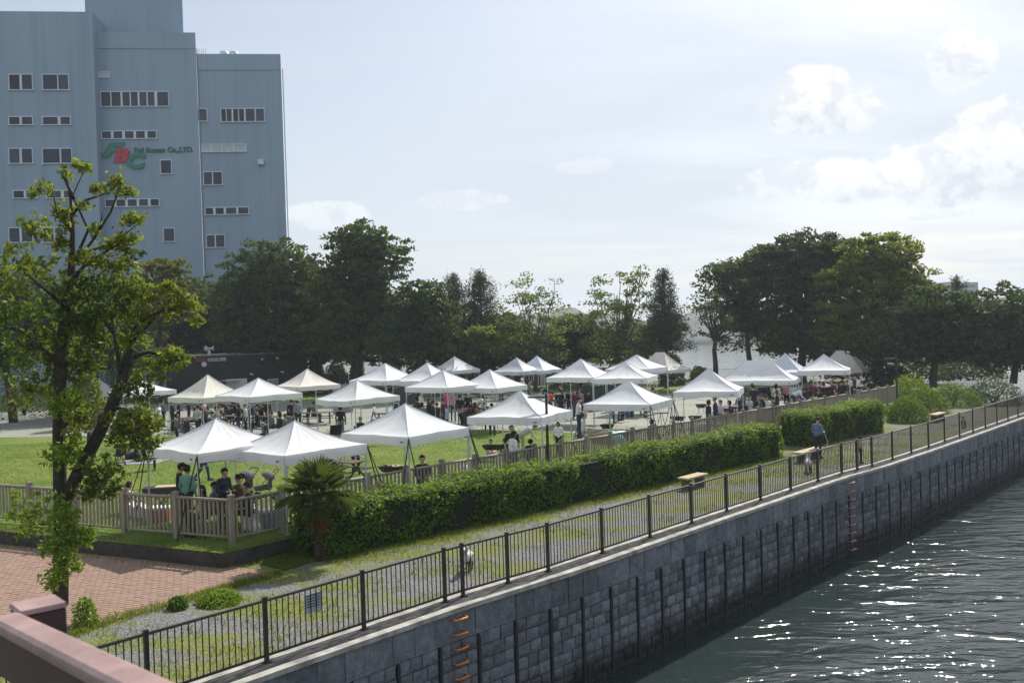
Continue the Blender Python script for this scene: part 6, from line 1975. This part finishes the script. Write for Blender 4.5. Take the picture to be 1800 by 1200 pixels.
# under the corner tents
p = LG(300, 893); t = thing('long_grill_table', 'long low dark trough grill with a tan top on crossed legs behind the fence', 'grill', p, 0.12)
MB().box((0, 0, 0.60), (1.5, 0.5, 0.20), taper=1.06).build('trough', MATS['metal_dark'], t); MB().box((0.15, 0, 0.712), (1.15, 0.42, 0.02)).build('top_board', MATS['pale_wood'], t)
for s in (-1, 1): MB().bar((s * 0.25 - 0.2, -0.2, 0), (s * 0.25 + 0.2, -0.2, 0.5), 0.016, n=5).bar((s * 0.25 + 0.2, -0.2, 0), (s * 0.25 - 0.2, -0.2, 0.5), 0.016, n=5).bar((s * 0.25 - 0.2, 0.2, 0), (s * 0.25 + 0.2, 0.2, 0.5), 0.016, n=5).bar((s * 0.25 + 0.2, 0.2, 0), (s * 0.25 - 0.2, 0.2, 0.5), 0.016, n=5).build('crossed_legs', MATS['metal_dark'], t)
folding_table('dark folding table under the corner tent', LG(425, 913), -0.3, 1.5)
stroller('stroller with a grey hood behind the people under the corner tent', LG(432, 878), 2.4)
stroller('small stroller right of the corner tent group', LG(468, 880), 2.0)
stroller('stroller with an arched handle right of the palm', LG(584, 850), 2.8)
picnic_table('low tan table right of the palm', LG(606, 846), -0.5, 1.5)
for k, (px, py, mt, s) in enumerate([(445, 908, 'white_plastic', 0.9), (455, 903, 'food_tan', 0.8), (462, 915, 'white_plastic', 1.1), (452, 935, 'white_plastic', 0.9)]):
    bag(['crumpled white bag left of the small stroller', 'tan paper bag beside the small stroller', 'big white bag in front of the small stroller', 'white bag low behind the fence pickets near the corner'][k], LG(px, py), mt, s)
for k, (px, py) in enumerate([(235, 905), (250, 908), (268, 910)]):
    cooler(['left of three white boxes behind the left fence pickets', 'middle of three white boxes behind the left fence pickets', 'right of three white boxes behind the left fence pickets'][k], LG(px, py), 0.3 * k)
cooler('pale blue box behind the pickets right of the corner post', LG(478, 925), 0.6, 'tarp_blue', 1.5)
cooler('white box behind the pickets next to the pale blue box', LG(448, 928), 0.2, 'white_plastic', 1.2)
cooler('dark red box behind the left fence pickets', LG(280, 915), 0.1, 'food_red', 1.2)
# lawn left
camp_chair('empty camp chair facing left on the lawn at the left', LG(205, 815), 1.2); camp_chair('camp chair beside the empty one on the lawn at the left', LG(222, 812), -0.8); camp_chair('camp chair of the person in the black shirt', LG(264, 806), 0.2)
p = LG(245, 812); t = MB().prism([(-1.1, -0.7), (1.0, -0.8), (1.2, 0.7), (-0.9, 0.8)], 0, 0.02).build('picnic_sheet', MATS['tarp_grey']); t.location = (p.x, p.y, LAWN_Z + 0.004); tag(t, 'grey picnic sheet spread on the lawn at the left', 'sheet')
bag('dark heap of bags on the picnic sheet', LG(240, 806), 'camp_cloth', 1.3); bag('brown bag on the picnic sheet', LG(228, 806), 'dark_wood', 1.2)
# middle lawn
camp_chair('black camp chair left of the person in the grey skirt', LG(588, 776), 0.5); camp_chair('black camp chair of the grey haired person', LG(631, 778), 0.4)
grill('grill heaped with pale food behind the fence right of the palm', LG(690, 850), -0.5, 0.95, food='food_tan'); grill('wide black fire dish in front of the small child', LG(867, 808), -0.4, 0.85)
bag('white bag at the foot of the strapped tent pole', LG(815, 830), 'white_plastic', 1.0)
grill('grill under the white tent near the dome shelter', LG(1068, 768), -0.5, 0.6); cooler('dark cooler box behind the dome shelter', LG(1090, 774), 0.3, 'camp_cloth', 1.2)
grill('low black grill right of the tripod', LG(1192, 753), -0.5, 0.75); grill('black grill left of the navy couple', LG(1222, 752), -0.5, 0.6); grill('grill on tall legs behind the navy couple', LG(1233, 735), 0.4, 0.5, h=0.8)
cooler('white cooler left of the navy couple', LG(1236, 756), 0.2)
# stepladder
if LADDER:
    t = thing('stepladder', 'aluminium stepladder beside the white tent', 'ladder', (LADDER.x, LADDER.y, LAWN_Z), 0.3)
    for s in (-1, 1):
        MB().bar((s * 0.24, -0.35, 0), (s * 0.18, -0.02, 1.0), 0.02, n=5).build('rail', MATS['alu'], t); MB().bar((s * 0.24, 0.42, 0), (s * 0.18, 0.06, 1.0), 0.016, n=5).build('rear_leg', MATS['alu'], t)
    for k in range(3): MB().box((0, -0.28 + 0.085 * k, 0.25 + 0.245 * k), (0.42, 0.2, 0.025)).build('step', MATS['alu'], t)
# dome shelter
p = LG(1070, 777); t = thing('dome_shelter', 'small brown and teal dome shelter at the fence', 'dome tent', p, -0.5)
for nm, a0, a1, mt in (('brown_panel', 0.15, 5.35, 'brown'), ('teal_panel', 5.35, 2 * math.pi + 0.15, None)):
    w = MB(); n = 10; vs = []
    for i in range(6):
        ph = math.pi / 2 * i / 5
        for j in range(n + 1):
            th = a0 + (a1 - a0) * j / n; vs.append((math.cos(th) * math.cos(ph) * 0.85, math.sin(th) * math.cos(ph) * 0.7, math.sin(ph) * 0.55))
    w.add(vs, [(i * (n + 1) + j, i * (n + 1) + j + 1, (i + 1) * (n + 1) + j + 1, (i + 1) * (n + 1) + j) for i in range(5) for j in range(n)]); w.build(nm, MATS['cloth_brown'] if mt else MATS['teal_cloth'], t, smooth=True)
# tripod with a hanging pan
p = LG(1163, 764); t = thing('camp_tripod', 'camp tripod with a rack on top behind the fence', 'tripod', p)
for k in range(3): MB().bar((0.33 * math.cos(2.1 * k + 0.4), 0.33 * math.sin(2.1 * k + 0.4), 0), (0.04 * math.cos(2.1 * k), 0.04 * math.sin(2.1 * k), 1.05), 0.014, n=5).build('leg', MATS['metal_dark'], t)
MB().box((0, 0, 1.07), (0.7, 0.3, 0.05)).build('rack', MATS['metal_dark'], t)
# pink clothes hanging from the middle row tent
for dx, mt, lb in ((-3, 'cloth_hotpink', 'pink and yellow towel hanging from the middle row tent, left one'), (3, 'cloth_pink', 'pink jacket hanging from the middle row tent, right one')):
    p = G(789 + dx * 1.6, 712, LAWN_Z + 1.15); w = MB(); vs = []
    for i in range(7):
        for j in range(7):
            u = j / 6 - 0.5; v = i / 6; vs.append((u * (0.26 + 0.12 * v), 0.03 * math.sin(u * 14 + v * 2), 0.75 * (1 - v)))
    w.add(vs, [(i * 7 + j, i * 7 + j + 1, (i + 1) * 7 + j + 1, (i + 1) * 7 + j) for i in range(6) for j in range(6)]); w.add([(v[0] * 0.98, v[1] + 0.03, v[2]) for v in vs], [(i * 7 + j, (i + 1) * 7 + j, (i + 1) * 7 + j + 1, i * 7 + j + 1) for i in range(6) for j in range(6)])
    o = w.build('hanging_cloth', MATS[mt], None, True); o.location = (p.x, p.y, LAWN_Z + 1.15); tag(o, lb, 'cloth')

# tables and seats in the shade of the far tents
FT = [(340, 756, 'left of a row of tables under the cream tent'), (315, 760, 'at the left edge of the cream tent'), (400, 752, 'below the maroon dress'), (440, 750, 'below the white shirt under the joined pair'), (470, 752, 'by the brown haired person'),
      (735, 733, 'below the white tee in the middle row'), (760, 738, 'by the grey green person in the middle row'), (785, 742, 'below the hanging pink clothes'), (850, 738, 'right of the khaki trousers'),
      (985, 715, 'right of the orange jacket'), (1010, 712, 'farther right of the orange jacket'), (1285, 737, 'by the maroon person right of the navy couple'), (1330, 724, 'by the fence under the wide ridge tent, left one'), (1365, 716, 'by the fence under the wide ridge tent, right one'),
      (1405, 706, 'by the person in white under the wide ridge tent'), (1450, 694, 'by the person in pink near the right end'), (1480, 690, 'under the cream ridge tent at the right'), (1060, 700, 'under the joined pair by the water, left one'), (1110, 700, 'under the joined pair by the water, right one'),
      (900, 688, 'behind the middle row under the shiny tents'), (150, 748, 'under the far left tent'), (240, 738, 'behind the hanging leaf cluster')]
for k, (px, py, wh) in enumerate(FT):
    if k % 3 == 1: folding_table('dark folding table ' + wh, LG(px, py), TA + rnd.uniform(-0.2, 0.2), 1.6)
    else: picnic_table('dark picnic table ' + wh, LG(px, py), TA + rnd.uniform(-0.2, 0.2))
picnic_table('picnic table on the sunny court left of the lawn tent', LG(685, 748), -0.1); picnic_table('picnic table with crossed legs beside the cream tinted tent', LG(560, 746), 0.2)
for k, (px, py, wh) in enumerate([(300, 768, 'left of the black coat'), (332, 772, 'in front of the cream tent'), (535, 742, 'at the left pole of the drooping tent'), (720, 750, 'in front of the middle row, left one'), (770, 752, 'in front of the middle row, right one'), (1275, 748, 'by the navy couple'), (1325, 735, 'behind the black haired person'), (1425, 705, 'right of the wide ridge tent'), (1525, 690, 'of the lone person at the right end'), (250, 750, 'half hidden by leaves')]):
    camp_chair('dark camp chair ' + wh, LG(px, py), rnd.uniform(-3, 3))
for k, (px, py, mt, wh) in enumerate([(1090, 712, 'food_red', 'red box among the bottles under the joined pair'), (1120, 716, 'tarp_grey', 'grey box behind the white tent by the dome'), (1105, 730, 'tarp_blue', 'blue box behind the white tent by the dome'), (1028, 712, 'food_red', 'small red box left of the joined pair'), (1160, 708, 'camp_cloth', 'dark box right of the joined pair'), (848, 745, 'camp_cloth', 'dark cooler in front of the middle row'), (700, 742, 'white_plastic', 'white box beside the sunny picnic table'), (395, 770, 'white_plastic', 'white box under the joined pair'), (430, 772, 'tarp_grey', 'grey box under the joined pair'), (325, 745, 'food_tan', 'tan box on the ground under the cream tent')]):
    cooler(wh, LG(px, py), rnd.uniform(0, 3), mt, 1.1)
# dark windbreak panels and a low dark fence closing the court
M('dark_panel', (0.035, 0.04, 0.045), 0.7, 0.25, 3); M('grey_panel', (0.24, 0.25, 0.27), 0.7, 0.2, 3)


def board_fence(label, a, b, h, mat, n):
    a = Vector((a.x, a.y)); b = Vector((b.x, b.y)); t = thing('board_fence', label, 'fence', (a.x, a.y, LAWN_Z)); an = math.atan2(b.y - a.y, b.x - a.x); ln_ = (b - a).length
    bm_ = MB().box((0, 0, h / 2), (ln_ / n - 0.03, 0.03, h)).mesh('board', MATS[mat])
    for k in range(n):
        q = a.lerp(b, (k + 0.5) / n) - a; link('board', bm_, t, (q.x, q.y, 0), an)
    for k in range(0, n + 1, max(1, n // 8)):
        q = a.lerp(b, k / n) - a; MB().box((q.x + 0.04 * math.sin(an), q.y - 0.04 * math.cos(an) + 0.08, h / 2 + 0.04), (0.08, 0.08, h + 0.08), an).build('post', MATS[mat], t)


board_fence('dark slatted fence behind the tents right of the black building', D(548, 660, 86), D(905, 652, 88), 1.7, 'dark_panel', 90)
board_fence('dark slatted fence behind the far tents left of the water', D(905, 652, 88.5), D(1150, 650, 88), 1.5, 'dark_panel', 60)
board_fence('grey boards standing behind the drooping tent', D(585, 690, 62), D(617, 690, 63.5), 2.0, 'grey_panel', 3)
board_fence('dark boards under the white tents left of the middle row', D(690, 690, 62), D(728, 690, 63), 1.9, 'dark_panel', 5)
board_fence('dark boards under the joined pair by the water', D(1010, 690, 58), D(1100, 688, 60), 1.6, 'dark_panel', 12)
# thin railing at the water's edge beyond the tents
t = thing('shore_railing', 'thin grey railing at the water edge behind the right hand tents', 'railing', (5, 87.5, LAWN_Z))
for k in range(90):
    link('bar', bpy.data.meshes.get('shore_bar') or MB().bar((0, 0, 0), (0, 0, 1.05), 0.02, n=4).mesh('shore_bar', MATS['tent_pole']), t, (k * 0.27, -k * 0.012, 0))
MB().bar((0, 0, 1.05), (24.1, -1.07, 1.05), 0.03, n=4).build('top_rail', MATS['tent_pole'], t); MB().bar((0, 0, 0.12), (24.1, -1.07, 0.12), 0.025, n=4).build('bottom_rail', MATS['tent_pole'], t)
# white van roof and awning by the joined tents
p = LG(617, 735); 

# ------------------------------------------------------------------ dogs
M('fur_white', (0.55, 0.54, 0.53), 0.9, 0.2, 14); M('fur_dark', (0.06, 0.06, 0.07), 0.9, 0.3, 14)


def dog(label, P, rz, s=1.0):
    pr = [((0, -0.22, 0.40), (0, 0.20, 0.42), 0.105, 0.125, 1), ((0, 0.10, 0.38), (0, 0.2, 0.40), 0.125, 0.12, 1), ((0, 0.24, 0.46), (0, 0.34, 0.60), 0.085, 0.07, 1), ((0, 0.36, 0.63), (0, 0.40, 0.63), 0.078, 0.07, 1), ((0, 0.43, 0.61), (0, 0.53, 0.59), 0.045, 0.034, 2),
          ((0, -0.30, 0.46), (0, -0.42, 0.60), 0.03, 0.018, 1), ((0, -0.42, 0.60), (0, -0.40, 0.70), 0.018, 0.012, 1)]
    for sx_ in (-1, 1):
        pr += [((sx_ * 0.06, 0.36, 0.68), (sx_ * 0.09, 0.35, 0.60), 0.025, 0.018, 2), ((sx_ * 0.075, 0.20, 0.36), (sx_ * 0.075, 0.19, 0.20), 0.05, 0.034, 2), ((sx_ * 0.075, 0.19, 0.20), (sx_ * 0.075, 0.21, 0.04), 0.030, 0.025, 2), ((sx_ * 0.075, 0.22, 0.03), (sx_ * 0.075, 0.26, 0.025), 0.03, 0.025, 2),
               ((sx_ * 0.075, -0.22, 0.38), (sx_ * 0.085, -0.17, 0.25), 0.075, 0.045, 1), ((sx_ * 0.085, -0.17, 0.25), (sx_ * 0.08, -0.27, 0.15), 0.04, 0.028, 2), ((sx_ * 0.08, -0.27, 0.15), (sx_ * 0.08, -0.25, 0.04), 0.026, 0.024, 2), ((sx_ * 0.08, -0.24, 0.03), (sx_ * 0.08, -0.19, 0.025), 0.03, 0.025, 2)]
    me = DOGM.get('m') or body(pr, 0.012); DOGM['m'] = me
    o = link('dog', me); o.location = P; o.rotation_euler = (0, 0, rz); o.scale = (s, s, s)
    for i, mname in enumerate(('fur_white', 'fur_white', 'fur_dark', 'fur_dark', 'fur_dark')):
        o.material_slots[i].link = 'OBJECT'; o.material_slots[i].material = MATS[mname]
    return tag(o, label, 'dog')


DOGM = {}
dog('white and dark dog standing behind the near stretch of the railing', G(822, 1003), math.radians(172), 0.9)
dog('white and dark dog on a leash near the person in the blue tee', G(1421, 830), math.radians(-12), 0.95)
dog('small white dog behind the railing at the far right', G(1694, 750), math.radians(150), 0.9)
a = G(1447, 752, 1.08); b = G(1421, 815, 0.5)
o = MB().path([a, a.lerp(b, 0.3) + Vector((0.35, 0, -0.25)), a.lerp(b, 0.7) + Vector((0.2, 0, -0.25)), b], [0.005] * 4, 5).build('leash', MATS['tarp_grey']); tag(o, 'thin pale dog leash hanging from the hand of the person in the blue tee', 'leash')

# ------------------------------------------------------------------ bridge handrail at the photographer's side
M('bridge_paint', (0.33, 0.215, 0.20), 0.4, 0.22, 9, spec=0.5, bmp=0.15, bscale=60); M('bridge_paint_shaded', (0.075, 0.045, 0.042), 0.6, 0.2, 6)  # second tone is the same paint darkened, shade put into the colour
br = thing('bridge_handrail', 'reddish brown painted bridge handrail in the lower left foreground', 'handrail', (-1.0, 1.7, 3.2))
A = D(60, 1103, 2.05); Bq = D(300, 1217, 1.45)
d = (Bq - A).normalized(); A2 = A - d * 0.25; B2 = Bq + d * 1.2
hd = Vector((d.x, d.y, 0)).normalized(); nrm = Vector((-hd.y, hd.x, 0))
w = MB()
prof = [(-0.036, -0.018), (-0.036, -0.008), (-0.028, 0.0), (0.018, 0.003), (0.030, -0.003), (0.034, -0.014), (0.034, -0.03), (-0.034, -0.03)]
vs = [P + nrm * y + Vector((0, 0, z)) for P in (A2, B2) for y, z in prof]; n = len(prof)
w.add(vs, [(i, (i + 1) % n, n + (i + 1) % n, n + i) for i in range(n)] + [tuple(range(n - 1, -1, -1)), tuple(range(n, 2 * n))]); w.build('handrail', MATS['bridge_paint'], br, world=True)
w = MB(); vs = [P + nrm * y + Vector((0, 0, z)) for P in (A2, B2) for y, z in ((-0.024, -0.032), (0.024, -0.032), (0.024, -0.14), (-0.024, -0.14))]
w.add(vs, [(0, 1, 5, 4), (1, 2, 6, 5), (2, 3, 7, 6), (3, 0, 4, 7), (3, 2, 1, 0), (4, 5, 6, 7)]); w.build('lower_beam', MATS['bridge_paint_shaded'], br, world=True)
pc_ = D(92, 1092, 2.35); w = MB(); w.box(pc_ + Vector((-0.035, 0.0, -0.62)), (0.105, 0.105, 1.31), math.atan2(hd.y, hd.x)); w.build('end_post', MATS['bridge_paint_shaded'], br, world=True)
w = MB(); w.box(pc_ + Vector((-0.035, 0, 0.045)), (0.112, 0.112, 0.012), math.atan2(hd.y, hd.x), taper=0.94); w.build('post_cap', MATS['bridge_paint'], br, world=True)
for k in range(9):
    q = A2.lerp(B2, 0.12 + k * 0.105); MB().box(q + Vector((0, 0, -0.14 - 0.45)), (0.025, 0.025, 0.9), math.atan2(hd.y, hd.x)).build('baluster', MATS['bridge_paint_shaded'], br, world=True)

# ------------------------------------------------------------------ far shore
M('far_hill', (0.055, 0.075, 0.06), 0.95, 0.3, 0.02); M('far_bldg', (0.30, 0.32, 0.34), 0.8, 0.15, 0.05); M('far_quay', (0.22, 0.22, 0.21), 0.9, 0.2, 0.05)
SHY = 430.0; w = MB(); vs = []; xs = np.linspace(-520, 620, 120)
for i, x in enumerate(xs):
    hgt = 6 + 5 * math.sin(x * 0.013 + 1) + 3 * math.sin(x * 0.05) + 2 * math.sin(x * 0.19) + (12 * math.exp(-((x - 260) / 120) ** 2))
    yy = SHY - 0.06 * x
    for yo, z in ((0, WATER_Z - 0.5), (2, WATER_Z + 1.6), (30, WATER_Z + 2.2), (90, hgt * 0.8), (220, hgt * 1.4), (420, WATER_Z)): vs.append((x, yy + yo, z))
w.add(vs, [(i * 6 + j, (i + 1) * 6 + j, (i + 1) * 6 + j + 1, i * 6 + j + 1) for i in range(len(xs) - 1) for j in range(5)])
o = w.build('far_shore_hills', MATS['far_hill'], None, True); struct(o)
FB = [(1672, 498, 540, 52, 34), (1240, 596, 14, 6, 0), (1215, 594, 10, 7, 0), (1300, 586, 12, 9, 0), (1020, 560, 14, 22, 0), (1335, 590, 12, 8, 0), (1000, 590, 20, 8, 0), (960, 592, 14, 6, 0), (1150, 585, 14, 10, 0)]
for k, (px, py, wd, hh, _) in enumerate(FB):
    Y = SHY + 25; top_ = D(px, py, Y); base_z = WATER_Z + 1.5
    wdm = (wd if k else 52) * Y / FPX * 1.4
    t = thing('far_building', ['wide pale building on the far shore at the right edge', 'low pale building on the far shore above the crooked tree', 'small block on the far shore left of the crooked tree', 'block on the far shore between the two forked trunks', 'slim tower on the far shore between the airy trees', 'low block on the far shore right of the forked trunk', 'low wide block on the far shore behind the left airy tree', 'small block on the far shore left of the airy trees', 'block on the far shore behind the round pine'][k], 'building', (top_.x, Y, base_z))
    h = top_.z - base_z
    MB().box((0, 0, h / 2), (wdm, 12, h)).build('wall', MATS['far_bldg'], t); MB().box((0, 0, h + 0.3), (wdm * 0.4, 6, 0.6)).build('roof_box', MATS['far_quay'], t)
    for fl in range(max(1, int(h / 4))):
        MB().box((0, -6.05, 2.2 + fl * 4), (wdm * 0.86, 0.1, 1.3)).build('window_band', MATS['window_glass'], t)

# ------------------------------------------------------------------ hazy air
HAZE = 0.0004
if HAZE:
    m = bpy.data.materials.new('haze'); m.use_nodes = True; nt_ = m.node_tree; nt_.nodes.clear()
    ou = nt_.nodes.new('ShaderNodeOutputMaterial'); pv_ = nt_.nodes.new('ShaderNodeVolumePrincipled')
    pv_.inputs['Color'].default_value = (0.82, 0.88, 0.95, 1); pv_.inputs['Density'].default_value = HAZE; pv_.inputs['Anisotropy'].default_value = 0.3
    nt_.links.new(pv_.outputs[0], ou.inputs['Volume'])
    MATS['haze'] = m
    hzb = MB().box((0, 2450, 24.25), (8100, 5600, 59.5)).build('haze', m)
    hzb['kind'] = 'stuff'; hzb['label'] = 'thin pale haze over the whole park and water'; hzb['category'] = 'haze'
